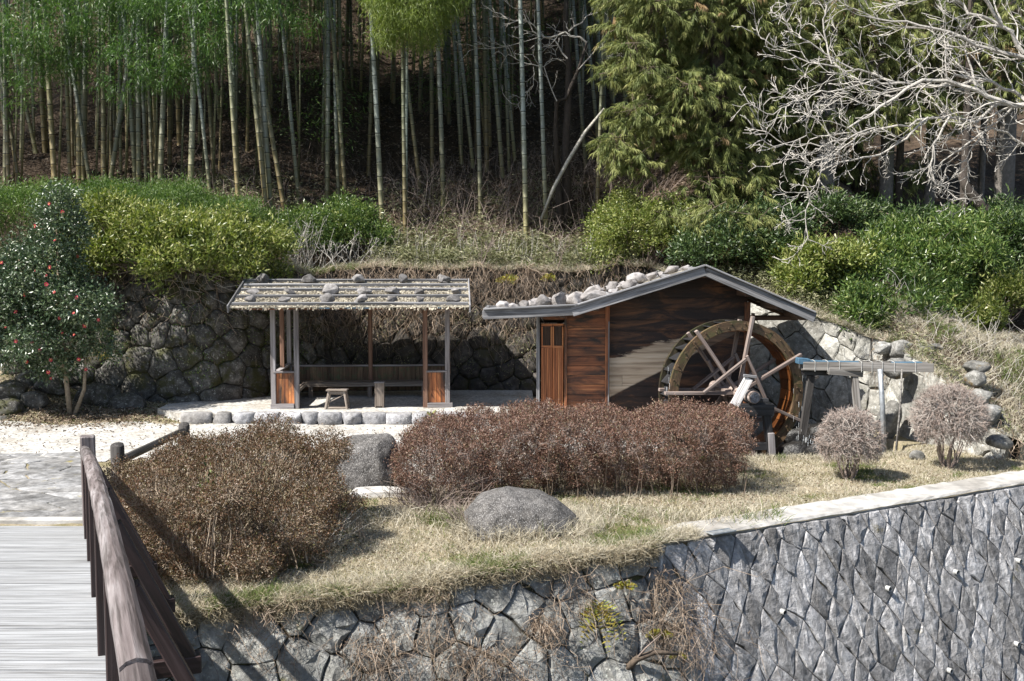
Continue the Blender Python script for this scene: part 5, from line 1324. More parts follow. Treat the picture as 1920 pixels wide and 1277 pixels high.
def fern(label, c, n, L, droop, seed, facing=nB):
    rs = random.Random(seed); root = thing('fern', label, 'fern', c)
    for k in range(n):
        a = (k - (n - 1) / 2) / max(1, n - 1) * 2.2 + rs.uniform(-.2, .2); d = (Vector((math.sin(a), -.45, math.cos(a) * .5 - droop))).normalized(); l = L * rs.uniform(.7, 1.15)
        V = []; m_ = 14; pts = []
        for i in range(m_ + 1):
            t = i / m_; p = Vector(c) + d * (l * t) + Vector((0, 0, -droop * l * t * t * .6)); pts.append(p)
        P = []; D = []; Ls = []
        side = d.cross(Vector((0, -1, .3))).normalized()
        for i in range(1, m_):
            wl = math.sin(PI * (i / m_) ** .7) * l * .22 + .01
            for s in (-1, 1): P.append(tuple(pts[i])); D.append(tuple(side * s + d * .35)); Ls.append(wl)
        V, F = leaf_quads(np.array(P), np.array(D), np.array(Ls), .022, np.random.default_rng(seed + k))
        linkmesh('frond', np_mesh('frond', V, F, np.random.default_rng(k).random(len(F))), M_fern, root)
def onwall(px, py):
    r = ray(px, py); best = None
    for u in np.arange(0, TOTB + .2, .05):
        for v in np.arange(0, 2.6, .05):
            p = mapB(u, v, .1); d = (p - Vector((0, 0, CAMZ))); t = d.dot(r) / r.dot(r); e = (d - r * t).length
            if best is None or e < best[0]: best = (e, p)
    return best[1]
fern('yellowing fern drooping from the rough bank wall', onwall(1122, 1128), 5, .36, .9, 5)
fern('small bright yellow-green fern near the top of the bank wall, right of the drooping fern', onwall(1175, 1100), 4, .14, .0, 6)
fern('small green fern beside the root tangle low on the bank wall', onwall(1240, 1190), 5, .16, .1, 8)
fern('small yellow fern lowest on the bank wall by the joint', onwall(1272, 1222), 4, .13, .3, 9)

# ------------------------------------------------------------------ azalea hedges
def azalea(name, label, blobs, clusters, mat, seed, stems, base, group, zmin=.0, twigcol=M_twigdark, leafL=.026, lo=.5, box=False):
    rs = np.random.default_rng(seed); root = thing(name, label, 'bush', base, group)
    o, P, Nn = leafy('foliage', blobs, clusters, 7, leafL, .013, mat, root, .018, .35, .9, .7, 0, rs, lo, -.95, zmin=zmin, sub=14, sprig=.07, core=.88, box=box, shoots=not box)
    # twigs: from inside out to the clusters, many ending just beyond the leaves
    k = rs.choice(len(P), stems); A = P[k] - Nn[k] * rs.uniform(.12, .3, (stems, 1)); A[:, 2] = np.maximum(A[:, 2], .03) - .05; B = P[k] + Nn[k] * rs.uniform(-.01, .045, (stems, 1))
    sticks('twigs', A, B, .0045, .0022, twigcol, root, .12, rs, 2)
    k = rs.choice(len(P), 300); B = P[k].copy(); B[:, 2] *= .8; A = B.copy(); cx = np.array(base); A[:, :2] = B[:, :2] * .72 + (np.round(B[:, :2] / .5) * .5) * .28; A[:, 2] = 0
    sticks('stems', A, B, .008, .004, M_twigdark if box else twigcol, root, .10, rs, 3)
    return root
hb_ = []
for x in np.arange(-1.05, 2.75, .42):
    yy = 14.55 + .08 * x; h = .98 + .05 * math.sin(x * 3) + (-.06 if x < -.8 else 0)
    hb_.append(((x, yy, h * .46), (.40, 1.12, h * .53)))
hb_.append(((-.85, 13.75, .36), (.62, .75, .42))); hb_.append(((2.45, 14.6, .50), (.62, .95, .50)))
azalea('azalea_hedge', 'long clipped azalea hedge with reddish brown winter leaves in front of the mill', hb_, 26000, M_lazal, 1, 4200, (1, 14.5, 0), None, .02, M_twigmid, box=True, lo=.35)
bb = [((-3.35, 11.25, .38), (.95, 1.15, .58)), ((-3.1, 10.55, .16), (.75, .6, .38)), ((-2.45, 11.0, .20), (.6, .6, .36)), ((-2.75, 11.9, .46), (.85, 1.0, .60)), ((-3.15, 12.4, .50), (.95, .8, .58)), ((-2.42, 11.5, .30), (.55, .7, .40)), ((-3.75, 12.2, .44), (.75, .9, .5))]
azalea('azalea_bush', 'big dome-shaped olive and brown azalea bush beside the bridge handrail', bb, 15000, M_lazal2, 2, 5200, (-3, 11.8, 0), None, -.03, M_twigtan, lo=.45)
# straggly dead twigs poking out at its foot
rs = np.random.default_rng(8)
def twiggy(root, c, r0, r1, n, L, up, mat, seed, name='bare_twigs', rad=.004, squash=1.0):
    rs = np.random.default_rng(seed); a = rs.uniform(0, 2 * PI, n); A = np.stack([c[0] + np.cos(a) * r0 * rs.random(n), c[1] + np.sin(a) * r0 * rs.random(n), np.full(n, c[2])], 1)
    D = np.stack([np.cos(a), np.sin(a), rs.uniform(up * .4, up * 1.6, n)], 1); B = A + unit(D) * (L * rs.uniform(.4, 1.1, n))[:, None]
    return sticks(name, A, B, rad, rad * .5, mat, root, .15, rs, 4)
s = thing('dead_twigs', 'pale dead twigs arching out at the right foot of the olive azalea bush', 'twigs', (-2.0, 11.3, 0)); twiggy(s, (-2.15, 11.3, .0), .25, 0, 130, .55, .9, M_twigpale, 5)
s = thing('dead_twigs', 'grey dead twigs arching out at the left foot of the olive azalea bush', 'twigs', (-3.4, 10.8, 0)); twiggy(s, (-3.3, 10.75, -.02), .35, 0, 150, .5, .7, M_twigmid, 6)
s = thing('dead_twigs', 'brown dry twigs at the left front corner of the long azalea hedge', 'twigs', (-.85, 13.1, 0)); twiggy(s, (-.95, 13.1, 0), .45, 0, 260, .5, .8, M_twigmid, 7)
s = thing('dry_shrub', 'low brown twiggy shrub against the left side of the speckled boulder', 'bush', (-.4, 12.2, 0)); twiggy(s, (-.42, 12.15, 0), .3, 0, 260, .34, 1.0, M_twigmid, 9)
# sprout with yellow leaves on the hedge
c = atY(806, 782, 15.6); s = thing('seedling', 'seedling with bright yellow-green leaves rising from the left end of the hedge', 'seedling', (c.x, 15.6, .4))
P = np.array([tuple(c + Vector((dx, 0, dz_)) ) for dx, dz_ in ((0, 0), (.0, .02), (-.03, -.03), (.03, -.02), (0, -.05), (.02, .04))]); V, F = leaf_quads(P, np.array([(0.2, -.2, 1), (-.5, -.2, .8), (-1, -.3, .2), (1, -.3, .4), (.7, -.5, -.2), (.9, -.2, .9)]), .10, .05, np.random.default_rng(2))
linkmesh('leaves', np_mesh('leaves', V, F, np.ones(6)), M_lbright, s); mb = MB(); mb.tube([(c.x, 15.6, .4), c], [.008, .004], 5); mb.obj('stem', M_twigmid, s)
c = atY(385, 905, 11.2); s = thing('seedling', 'glossy green seedling growing through the olive azalea bush', 'seedling', (c.x, 11.2, 0))
rs = np.random.default_rng(4); P = np.array(c)[None] + rs.normal(size=(46, 3)) * np.array([[.07, .05, .10]]); V, F = leaf_quads(P, rs.normal(size=(46, 3)), .07, .03, rs); linkmesh('leaves', np_mesh('leaves', V, F, rs.random(46)), M_lgreen, s)
mb = MB(); mb.tube([(c.x, 11.3, 0), c], [.012, .006], 5); mb.obj('stem', M_twigmid, s)

# ------------------------------------------------------------------ round leafless shrubs
def round_shrub(label, c, r, zc, seed, n=700):
    rs = np.random.default_rng(seed); root = thing('round_shrub', label, 'shrub', c, 'clipped leafless round shrubs')
    base = np.array(c); ctr = base + np.array([0, 0, zc]); d = sphere_dirs(n, rs); d[:, 2] = np.where(d[:, 2] < -.8, -d[:, 2], d[:, 2]); d = unit(d)
    T = ctr + d * r * rs.uniform(.86, 1.03, (n, 1)) * np.array([[1.05, 1.05, .95]])
    # three levels: stems -> forks -> tips
    ns = 16; sa = rs.uniform(0, 2 * PI, ns); S0 = base + np.stack([np.cos(sa) * .06, np.sin(sa) * .06, np.zeros(ns)], 1); S1 = base + np.stack([np.cos(sa) * r * rs.uniform(.2, .5, ns), np.sin(sa) * r * rs.uniform(.2, .5, ns), zc * rs.uniform(.45, .75, ns)], 1)
    nf = 110; fi = rs.integers(0, ns, nf); fd = sphere_dirs(nf, rs); fd[:, 2] = np.abs(fd[:, 2]) - .3; F1 = ctr + unit(fd) * r * rs.uniform(.35, .62, (nf, 1))
    dist = ((F1[:, None] - S1[None]) ** 2).sum(2); fi = dist.argmin(1)
    sticks('stems', S0, S1, .014, .010, M_twigmid, root, .1, rs, 3); sticks('branches', S1[fi], F1, .009, .006, M_twigmid, root, .12, rs, 3)
    dist = ((T[:, None] - F1[None]) ** 2).sum(2); ti = dist.argmin(1)
    sticks('twigs', F1[ti], T, .0055, .0028, M_shrub, root, .26, rs, 4)
    m = n * 2; k = rs.integers(0, n, m); A = T[k] * .75 + F1[ti[k]] * .25; dd = unit(T[k] - F1[ti[k]] + rs.normal(size=(m, 3)) * .42); sticks('twig_tips', A, A + dd * rs.uniform(.04, .13, (m, 1)), .0030, .0016, M_tip, root, .2, rs, 3)
M_shrub = plain('pink_grey_twig', (0.31, 0.275, 0.25), .9, 0, .3, 30); M_tip = plain('reddish_twig_tip', (0.34, 0.27, 0.235), .9, 0, .3, 30)
c1 = atZ(1592, 898, 0); round_shrub('smaller leafless clipped ball shrub under the flume on pale grass', tuple(c1), .47, .56, 1, 1050)
c2 = atZ(1778, 878, 0); round_shrub('larger leafless clipped ball shrub in front of the dry grassy mound', tuple(c2), .56, .74, 2, 1400)

# ------------------------------------------------------------------ camellia
def PB(px, py, rxp, ryp, Y, dep=None):
    c = atY(px, py, Y); s = Y / FPX; return (tuple(c), (rxp * s, dep if dep else rxp * s, ryp * s))
cb = atZ(140, 778, .05); cam_t = thing('camellia_tree', 'small camellia tree with glossy leaves and pink flowers at left', 'tree', cb)
CY = cb.y
cbl = [PB(112, 430, 40, 75, CY + .1), PB(85, 500, 62, 55, CY), PB(40, 520, 60, 60, CY), PB(20, 590, 60, 55, CY - .2), PB(120, 570, 70, 55, CY), PB(160, 585, 48, 42, CY - .2), PB(75, 640, 70, 45, CY), PB(135, 640, 60, 35, CY), PB(105, 690, 40, 22, CY), PB(25, 660, 45, 30, CY), PB(-60, 560, 70, 90, CY)]
rs = np.random.default_rng(14); _, CP_, CN_ = leafy('foliage', cbl, 7800, 6, .070, .038, M_lcam, cam_t, .05, .1, .9, .6, .1, rs, .45, -.95, sub=18, sprig=.2, core=.68, shoots=True)
mb = MB()
for pts, r0 in (([(132, 780), (125, 720), (122, 660), (112, 560), (105, 430)], .055), ([(140, 778), (158, 730), (160, 680), (150, 600)], .045), ([(122, 690), (90, 640), (50, 560)], .03), ([(122, 660), (150, 620), (175, 570)], .025), ([(114, 560), (60, 500), (20, 480)], .025)):
    P_ = [atY(x, y, CY + (0.05 * i)) for i, (x, y) in enumerate(pts)]; mb.tube(P_, [r0 * (1 - .6 * i / (len(P_) - 1)) for i in range(len(P_))], 8)
mb.obj('trunk', M_camtrunk, cam_t, True)
fm = MB()
for lay, (n_, rr_, el) in enumerate(((5, .045, .3), (5, .032, .9))):
    for k in range(n_):
        a = 2 * PI * k / n_ + lay * .6; d = Vector((math.cos(a), math.sin(a), el)); s_ = Vector((-math.sin(a), math.cos(a), 0)); fm.add([d * .004, d * rr_ * .6 + s_ * rr_ * .5, d * rr_, d * rr_ * .6 - s_ * rr_ * .5], [(0, 1, 2, 3)])
flm = fm.mesh('flower'); flm.materials.append(M_petal)
stm = MB(); stm.tube([(0, 0, 0), (0, 0, .02)], [.010, .012], 6); stmm = stm.mesh('stamens'); stmm.materials.append(M_pollen)
fpos = [(93, 382), (117, 397), (66, 424), (103, 450), (146, 481), (3, 493), (94, 501), (67, 507), (87, 517), (87, 533), (46, 553), (102, 548), (144, 558), (138, 587), (112, 597), (159, 611), (10, 613), (117, 625), (139, 628), (60, 642), (75, 657), (148, 674), (51, 679), (96, 675), (161, 693), (91, 698), (96, 710), (30, 585), (185, 600), (30, 640)]
C0 = Vector((0, 0, CAMZ))
for i, (px, py) in enumerate(fpos):
    r = ray(px, py).normalized(); w = np.array(CP_) - np.array(C0); t = w @ np.array(r); e = np.linalg.norm(w - t[:, None] * np.array(r)[None], axis=1); near = e < .16
    tt = t[near].min() - .02 if near.any() else CY / r.y; p = C0 + r * tt
    dirn = Vector((R.uniform(-.5, .3), -1, R.uniform(-.1, .6))).normalized(); M = Matrix.Translation(p) @ dirn.to_track_quat('Z', 'Y').to_matrix().to_4x4() @ Matrix.Scale(R.uniform(.6, 1.0), 4)
    fo = linkmesh('flower', flm, None, cam_t, M); linkmesh('stamens', stmm, None, fo, M)

# ------------------------------------------------------------------ evergreen shrubs on the wall top
def shrub(name, label, blobs, clusters, per, L, W, mat, seed, spread=.08, bottom=-.5, base=None, stems=60, up=.3, droop=0, group=None, cat='bush', outw=.8, lo=.7, sub=7):
    rs = np.random.default_rng(seed); c = np.mean([np.array(b[0]) for b in blobs], 0); zb = min(b[0][2] - b[1][2] for b in blobs)
    gz = hillz(c[0], c[1]) if base is None else base
    root = thing(name, label, cat, (c[0], c[1], gz), group)
    o, P, Nn = leafy('foliage', blobs, clusters, per, L * 1.15, W * 1.15, mat, root, spread * .7, up, outw, .62, droop, rs, .45, bottom, sub=16, sprig=.28, core=.56, shoots=True)
    k = rs.choice(len(P), stems); B = P[k] - Nn[k] * .06; A = B.copy(); A[:, :2] = c[:2] + (B[:, :2] - c[:2]) * .35; A[:, 1] += .15; A[:, 2] = gz - .05
    sticks('branches', A, B, .016, .005, M_twigmid, root, .10, rs, 4)
    return root
gs = 'evergreen shrubs along the top of the retaining wall'
shrub('evergreen_shrub', 'yellow-green feathery shrub behind the camellia at the far left', [PB(30, 400, 80, 45, 23.6, 1.0), PB(95, 385, 60, 35, 24.0, .9), PB(-50, 410, 70, 60, 23.6, 1.0)], 3400, 6, .075, .016, M_lfine, 1, group=gs)
shrub('evergreen_shrub', 'large yellow-leaved shrub spilling over the dark wall right of the camellia', [PB(185, 425, 66, 48, 22.9, .9), PB(260, 425, 80, 42, 22.7, 1.0), PB(340, 450, 95, 50, 22.5, 1.0), PB(170, 490, 40, 55, 22.4, .6), PB(410, 480, 75, 42, 22.6, .9), PB(288, 512, 26, 34, 21.6, .4), PB(470, 470, 60, 50, 23.0, .8), PB(350, 490, 60, 30, 21.9, .6), PB(300, 470, 36, 40, 21.8, .5), PB(225, 470, 30, 30, 22.2, .4), PB(440, 500, 50, 22, 22.2, .5)], 7000, 6, .095, .032, M_lyellow, 2, group=gs, stems=160)
shrub('evergreen_shrub', 'dense fine-leaved dark green shrub at the foot of the bamboos behind the yellow shrub', [PB(230, 385, 75, 34, 24.6, 1), PB(320, 390, 90, 36, 24.6, 1), PB(420, 410, 80, 36, 24.6, 1), PB(180, 385, 50, 26, 24.8, .8)], 6000, 6, .07, .014, M_lfine, 3, group=gs, up=.9)
shrub('evergreen_shrub', 'rounded dark green shrub behind the left half of the shelter roof', [PB(560, 440, 80, 42, 25.6, 1), PB(640, 435, 75, 45, 25.8, 1), PB(500, 450, 50, 40, 25.4, .8), PB(690, 450, 34, 26, 25.6, .6)], 5200, 6, .075, .026, M_lgreen, 4, group=gs)
shrub('evergreen_shrub', 'light yellow-green rounded shrub left of the mill roof ridge', [PB(1190, 435, 66, 58, 24.9, 1), PB(1240, 420, 62, 50, 24.6, 1), PB(1150, 475, 40, 36, 24.8, .7), PB(1275, 455, 50, 50, 24.2, .8)], 5200, 6, .062, .028, M_lyellow, 5, group=gs)
shrub('evergreen_shrub', 'dark shrub mass in the shade under the cedar above the mill ridge', [PB(1330, 478, 60, 42, 22.7, .8), PB(1400, 470, 60, 50, 22.4, .8), PB(1440, 430, 46, 50, 23.2, .8), PB(1350, 440, 46, 40, 23.4, .8)], 4200, 6, .08, .034, M_ldark, 6, group=gs)
shrub('evergreen_shrub', 'pale yellow-leaved shrub overhanging the wall above the right end of the mill roof', [PB(1545, 505, 66, 42, 22.0, .8), PB(1500, 530, 34, 40, 21.6, .5), PB(1600, 505, 42, 40, 22.2, .7), PB(1480, 495, 34, 28, 22.3, .5)], 4200, 6, .085, .036, M_lyellow, 7, group=gs)
gr = 'dark evergreen bushes covering the slope on the right'
shrub('evergreen_bush', 'dark glossy bush among the cedar trunks, left of the leaning trunk', [PB(1560, 430, 75, 45, 24.5, 1.2), PB(1650, 440, 80, 50, 24.4, 1.2)], 4200, 6, .10, .030, M_ldark, 8, group=gr)
shrub('evergreen_bush', 'dark green bush with long shiny leaves right of the pale yellow shrub', [PB(1660, 520, 85, 62, 22.2, 1.1), PB(1720, 480, 70, 60, 22.8, 1.1), PB(1700, 560, 60, 40, 21.6, .8)], 4800, 6, .11, .028, M_lgreen, 9, group=gr)
shrub('evergreen_bush', 'tall green bush below the leaning trunk near the right edge', [PB(1790, 520, 85, 66, 22.5, 1.1), PB(1800, 450, 80, 50, 23.6, 1.1), PB(1760, 570, 60, 34, 21.6, .7)], 4800, 6, .11, .028, M_lgreen, 10, group=gr)
shrub('evergreen_bush', 'dark green bush at the right edge under the grey cedar trunk', [PB(1890, 490, 75, 80, 23.0, 1.1), PB(1960, 480, 60, 90, 23.4, 1.1), PB(1890, 430, 60, 40, 24, 1)], 4200, 6, .11, .030, M_ldark, 11, group=gr)
shrub('evergreen_bush', 'low green bush hanging over the wall above the left part of the flume', [PB(1640, 590, 58, 46, 20.7, .6), PB(1700, 595, 60, 38, 20.6, .6), PB(1605, 605, 26, 30, 20.4, .4)], 3400, 6, .10, .030, M_lgreen, 12, group=gr, base=2.0)
shrub('evergreen_bush', 'small yellow-green bush on the terrace edge near the right end', [PB(1835, 600, 34, 26, 20.9, .5), PB(1900, 560, 40, 30, 21.3, .5), PB(1750, 600, 30, 22, 20.8, .4)], 2200, 6, .08, .030, M_lyellow, 13, group=gr, base=1.6)
# sasa: dwarf bamboo strip and dry stalks on the slope above the shelter
def sasa(n, xr, yr, seed, L=.17, W=.022, clump=260, up=.55):
    rs = np.random.default_rng(seed); cx = rs.uniform(*xr, clump); cs = rs.uniform(*yr, clump); k = rs.integers(0, clump, n)
    x = cx[k] + rs.normal(size=n) * .12; y = np.array([ywall(a) for a in x]) + cs[k] + rs.normal(size=n) * .12; y = np.maximum(y, np.array([ywall(a) for a in x]) - .05)
    z = np.array([hillz(a, b) for a, b in zip(x, y)]) + rs.uniform(.04, .38, n); D = rs.normal(size=(n, 3)); D[:, 2] = np.abs(D[:, 2]) * .2 + up * rs.normal(size=n); D[:, 1] -= .35
    V, F = leaf_quads(np.stack([x, y, z], 1), D, L, W, rs, .25); o = linkmesh('dwarf_bamboo', np_mesh('dwarf_bamboo', V, F, rs.random(n)), M_sasa); tag(o, kind='stuff')
sasa(11000, (-3.2, 3.0), (-.05, 1.6), 1); sasa(3500, (-3.5, 3.2), (1.6, 4.5), 2, .13); sasa(4000, (-10, -4), (1.2, 5), 3, .12); sasa(3500, (4.0, 7.6), (.1, 1.2), 4, .12)
rs = np.random.default_rng(19)
def drystalks(n, xr, sr, L, seed, name='dry_stalks', rad=.005, mat=None, lean=.45):
    rs = np.random.default_rng(seed); x = rs.uniform(*xr, n); s_ = rs.uniform(*sr, n); y = np.array([ywall(a) for a in x]) + s_; z = np.array([hillz(a, b) for a, b in zip(x, y)])
    A = np.stack([x, y, z], 1); D = rs.normal(size=(n, 3)) * lean; D[:, 2] = 1; B = A + unit(D) * (L * rs.uniform(.3, 1.2, n))[:, None]
    o = sticks(name, A, B, rad, rad * .5, mat or M_twigpale, None, .12, rs, 3); tag(o, kind='stuff')
drystalks(260, (-5.2, 3.0), (0, .9), .75, 1); drystalks(900, (-9, 4.0), (1.0, 6), .7, 2, rad=.006, mat=M_twigmid); drystalks(50, (-5.2, -4.4), (-.05, .5), 1.25, 3); drystalks(600, (6.5, 11), (0, 5), .5, 4, lean=.9)
drystalks(260, (-2.5, 3.5), (1.0, 4.5), 1.5, 5, rad=.006, mat=M_twigmid, lean=.7)
def reg_top(rs):
    x = rs.uniform(-13, 7.4); return x, ywall(x) + abs(rs.normal()) * .2 - .15
scatter_grass('dry_grass', 26000, reg_top, .17, .006, 21, surf=lambda x, y: (ztop(x) - .04 if y < ywall(x) else hillz(x, y)), lean=.9, green=.5)
# hanging dead creepers over back walls
def hang(n, x0, x1, seed, L=.8, mat=None, name='hanging_creepers', top=.15):
    rs = np.random.default_rng(seed); x = rs.uniform(x0, x1, n); y = np.array([ywall(a) for a in x]) - .16 - rs.random(n) * .12; z = np.array([ztop(a) for a in x]) - rs.random(n) ** 1.2 * 2.0 * L + top; y -= .0
    A = np.stack([x, y, z], 1); D = rs.normal(size=(n, 3)) * np.array([[.45, .12, .3]]); D[:, 2] -= .8; D[:, 1] -= .14; B = A + unit(D) * (L * rs.uniform(.2, .8, n))[:, None]
    o = sticks(name, A, B, .005, .0025, mat or M_vine, None, .18, rs, 4, True); tag(o, kind='stuff')
hang(2400, -4.9, .8, 1, .9, top=.1); hang(500, .2, 3.2, 2, .5); hang(300, -9.5, -5, 3, .9); hang(420, 6.6, 8.6, 4, .5)
# little leafy growth on the dark wall (ivy-like)
def wallplants(n, x0, x1, z0, z1, seed, mat, L=.06, W=.03):
    rs = np.random.default_rng(seed); k = rs.integers(0, 60, n); cx = rs.uniform(x0, x1, 60); cz = rs.uniform(z0, z1, 60); x = cx[k] + rs.normal(size=n) * .16; z = cz[k] + rs.normal(size=n) * .12
    y = np.array([ywall(a) for a in x]) - .10 - (2.9 - z) * .16 - rs.random(n) * .1; V, F = leaf_quads(np.stack([x, y, z], 1), rs.normal(size=(n, 3)) + np.array([[0, -.5, -.3]]), L, W, rs); o = linkmesh('wall_creeper', np_mesh('wall_creeper', V, F, rs.random(n)), mat); tag(o, kind='stuff')
wallplants(1800, -7.5, .4, .3, 1.9, 1, M_sasa, .05, .02); wallplants(1100, -9.5, -4.5, .3, 2.3, 2, M_lfine, .05, .025)
fern('bright green fern on the wall behind, between the shelter and the mill', Vector(atY(948, 527, 24.2)), 7, .38, .2, 15)
fern('small fern on the wall behind, just left of the mill roof stones', Vector(atY(1030, 524, 24.2)), 6, .26, .1, 16)
fern('yellow-green fern on the dark wall right of the camellia trunks', Vector(atY(198, 672, 22.2)), 6, .34, .1, 17)

# ------------------------------------------------------------------ fallen leaves
def litter(n, fn, seed, L=.09, W=.035, surf=hillz, name='fallen_leaves'):
    rs = np.random.default_rng(seed); pts = []
    while len(pts) < n:
        x, y = fn(rs)
        if x is None: continue
        pts.append((x, y, surf(x, y) + .01 + rs.random() * .03))
    D = rs.normal(size=(n, 3)); D[:, 2] = D[:, 2] * .25 + .1; V, F = leaf_quads(np.array(pts), D, L, W, rs); o = linkmesh(name, np_mesh(name, V, F, rs.random(n)), M_litter); tag(o, kind='stuff')
def fhill(rs):
    u = rs.uniform(-.52, .3); y = 24.5 + 20 * rs.random() ** 1.4; x = u * y
    if y < ywall(x) + .2: return None, None
    return x, y
litter(80000, fhill, 1, .11, .04)
def fcam(rs): return rs.normal() * 1.2 - 8.6, rs.normal() * .6 + 20.6
litter(4500, fcam, 2, .06, .03, groundz)
def fbush(rs):
    if rs.random() < .5: return rs.normal() * .9 - 3.0, rs.normal() * .7 + 11.2
    x = rs.uniform(-1.3, 3.2); return x, 13.2 + rs.normal() * .35 + .1 * x
litter(3500, lambda rs: (lambda q: q if q[1] > yfront(q[0]) + .05 else (None, None))(fbush(rs)), 3, .03, .015, groundz)
def fyard(rs): return rs.uniform(-12, 0.5), rs.uniform(16.5, 22)
litter(1500, fyard, 6, .05, .022, lambda x, y: groundz(x, y) + .015)
def flawn(rs):
    x = rs.uniform(-2.5, 7); y = rs.uniform(10.5, 16)
    if y < yfront(x) + (.1 if x < FR0.x else .66) or in_pit(x, y): return None, None
    return x, y
litter(2500, flawn, 7, .035, .018, lambda x, y: groundz(x, y) + .02)
def fterr(rs): x = rs.uniform(7.5, 13); return x, rs.uniform(19.5, 22.5)
litter(5000, fterr, 4, .07, .03)

# ------------------------------------------------------------------ bamboo grove
def culm_mesh(seed, H, r, sides=9):
    rr = random.Random(seed); mb = MB(); pts = []; rad = []; z = 0; bx_ = rr.uniform(-.1, .1); by_ = rr.uniform(-.1, .1); ph = rr.random() * 6
    def pos(z):
        t = z / H; bend = t ** 3; return (bx_ * math.sin(t * 3 + ph) + bx_ * 8 * bend, by_ * math.sin(t * 2.4) + by_ * 8 * bend, z)
    while z < H:
        t = z / H; rr_ = r * (1 - .75 * t ** 1.3)
        for dz_, f in ((0, 1.0), (.012, 1.10), (.024, 1.0)): pts.append(pos(z + dz_)); rad.append(rr_ * f)
        z += .34
    mb.tube(pts, rad, sides); return smoothme(mb.mesh('culm'))
def crown_mesh(seed, z0, z1, rad, tufts, per, L=.13, W=.02, low=1.0):
    rs = np.random.default_rng(seed); t = rs.random(tufts); z = z0 + (z1 - z0) * t; a = rs.uniform(0, 2 * PI, tufts); prof = np.sin(np.clip(t * .85 + .12, 0, 1) * PI) ** .6 * rad
    r_ = prof * rs.uniform(.2, 1.0, tufts) ** .7; C = np.stack([np.cos(a) * r_, np.sin(a) * r_, z + r_ * .25], 1)
    # each tuft a drooping plume of leaves
    P = np.repeat(C, per, 0) + rs.normal(size=(tufts * per, 3)) * np.array([[.24, .24, .15]]); out = np.repeat(np.stack([np.cos(a), np.sin(a), np.full(tufts, -.35)], 1), per, 0)
    D = out * .8 + rs.normal(size=(tufts * per, 3)) * .6; D[:, 2] -= .35
    V, F = leaf_quads(P, D, L, W, rs, .1); var = np.clip(np.repeat(rs.random(tufts), per) * .6 + rs.random(tufts * per) * .4, 0, 1)
    me = np_mesh('foliage', V, F, var)
    # branchlets
    return me, C
culms = [culm_mesh(i, 15.5, .062) for i in range(4)]
thin = [culm_mesh(20 + i, 14, .042, 6) for i in range(3)]
crA = [crown_mesh(i, 7.4, 15.5, 2.3, 300, 26, .17, .032)[0] for i in range(3)]       # high crowns
crB = [crown_mesh(10 + i, 5.4, 11, 1.6, 95, 24, .15, .020)[0] for i in range(3)]    # low crowns, left side
crC = [crown_mesh(40 + i, 5.6, 13, 1.6, 200, 18, .15, .024)[0] for i in range(2)]
crD = [crown_mesh(60 + i, 1.8, 5.5, 1.0, 34, 18, .13, .02)[0] for i in range(2)]
for m_ in crA + crB + crC + crD: m_.materials.append(M_lbamboo)
def withmat(me, mat): c = me.copy(); c.materials.clear(); c.materials.append(mat); return c
cm = {}
for k, mt in (('g', M_bam), ('y', M_bamy), ('d', M_bamd)): cm[k] = [withmat(m_, mt) for m_ in culms]; cm['t' + k] = [withmat(m_, mt) for m_ in thin]
def bamboo(p, lean, kind, crown, label, group, sc=1.0, rz_=0, thinone=False):
    root = thing('bamboo', label, 'bamboo', p - UZ * .05, group); root.scale = (sc, sc, sc); globals()['root_name'] = root.name
    # lean as rotation about y
    root.rotation_euler = (R.uniform(-.02, .02), lean, 0)
    me = R.choice(cm[('t' if thinone else '') + kind]); o = bpy.data.objects.new('culm', me); col.objects.link(o); o.parent = root; o.rotation_euler = (0, 0, rz_)
    if crown is not None:
        o2 = bpy.data.objects.new('foliage', crown); col.objects.link(o2); o2.parent = root; o2.rotation_euler = (0, 0, R.uniform(0, 6.28)); o2.scale = (1, 1, R.uniform(.9, 1.1))
    return root
plc = {}
def cntlab(p_):
    plc[p_] = plc.get(p_, 0) + 1; return ordn[plc[p_] - 1]
main = [  # base px, (x, y at upper), kind, rel radius, yardage (None = where the slope is)
    (4, 361, 13, 150, 'g', 1.0), (15, 368, 12, 200, 'y', .8), (34, 361, 15, 200, 'y', .8), (107, 357, 94, 94, 'y', 1.05), (71, 285, 32, 147, 'g', .8), (145, 357, 150, 110, 'y', 1.0), (169, 357, 154, 210, 'g', .8),
    (192, 360, 191, 98, 'y', .95), (201, 357, 241, 94, 'g', 1.0), (249, 342, 240, 128, 'g', .95), (258, 350, 257, 75, 'g', 1.0), (270, 346, 270, 180, 'g', .75), (284, 355, 284, 180, 'y', .7), (296, 361, 316, 8, 'g', 1.05), (350, 366, 363, 0, 'g', 1.15),
    (391, 368, 370, 130, 'g', .7), (404, 331, 391, 113, 'y', .75), (445, 387, 432, 90, 'y', .85), (498, 398, 470, 90, 'y', .95), (505, 395, 485, 0, 'g', 1.05), (532, 398, 496, 150, 'y', .9),
    (616, 380, 618, 0, 'g', .95), (645, 392, 625, 60, 'y', .8), (688, 325, 696, 188, 'y', .7), (721, 431, 702, 78, 'g', 1.0), (758, 438, 749, 98, 'y', .75), (786, 352, 760, 156, 'y', .75), (826, 384, 819, 100, 'g', .95),
    (868, 305, 855, 98, 'g', .75), (883, 313, 863, 117, 'g', .8), (896, 411, 888, 0, 'g', .9), (940, 329, 921, 40, 'g', .9), (964, 298, 940, 80, 'g', .7), (990, 446, 976, 0, 'g', 1.0), (1027, 427, 1009, 0, 'g', .9),
    (1097, 313, 1074, 80, 'g', .8), (1121, 411, 1133, 0, 'y', .8), (1117, 255, 1101, 98, 'g', .65)]
grp = 'bamboo culms standing along the front of the grove'
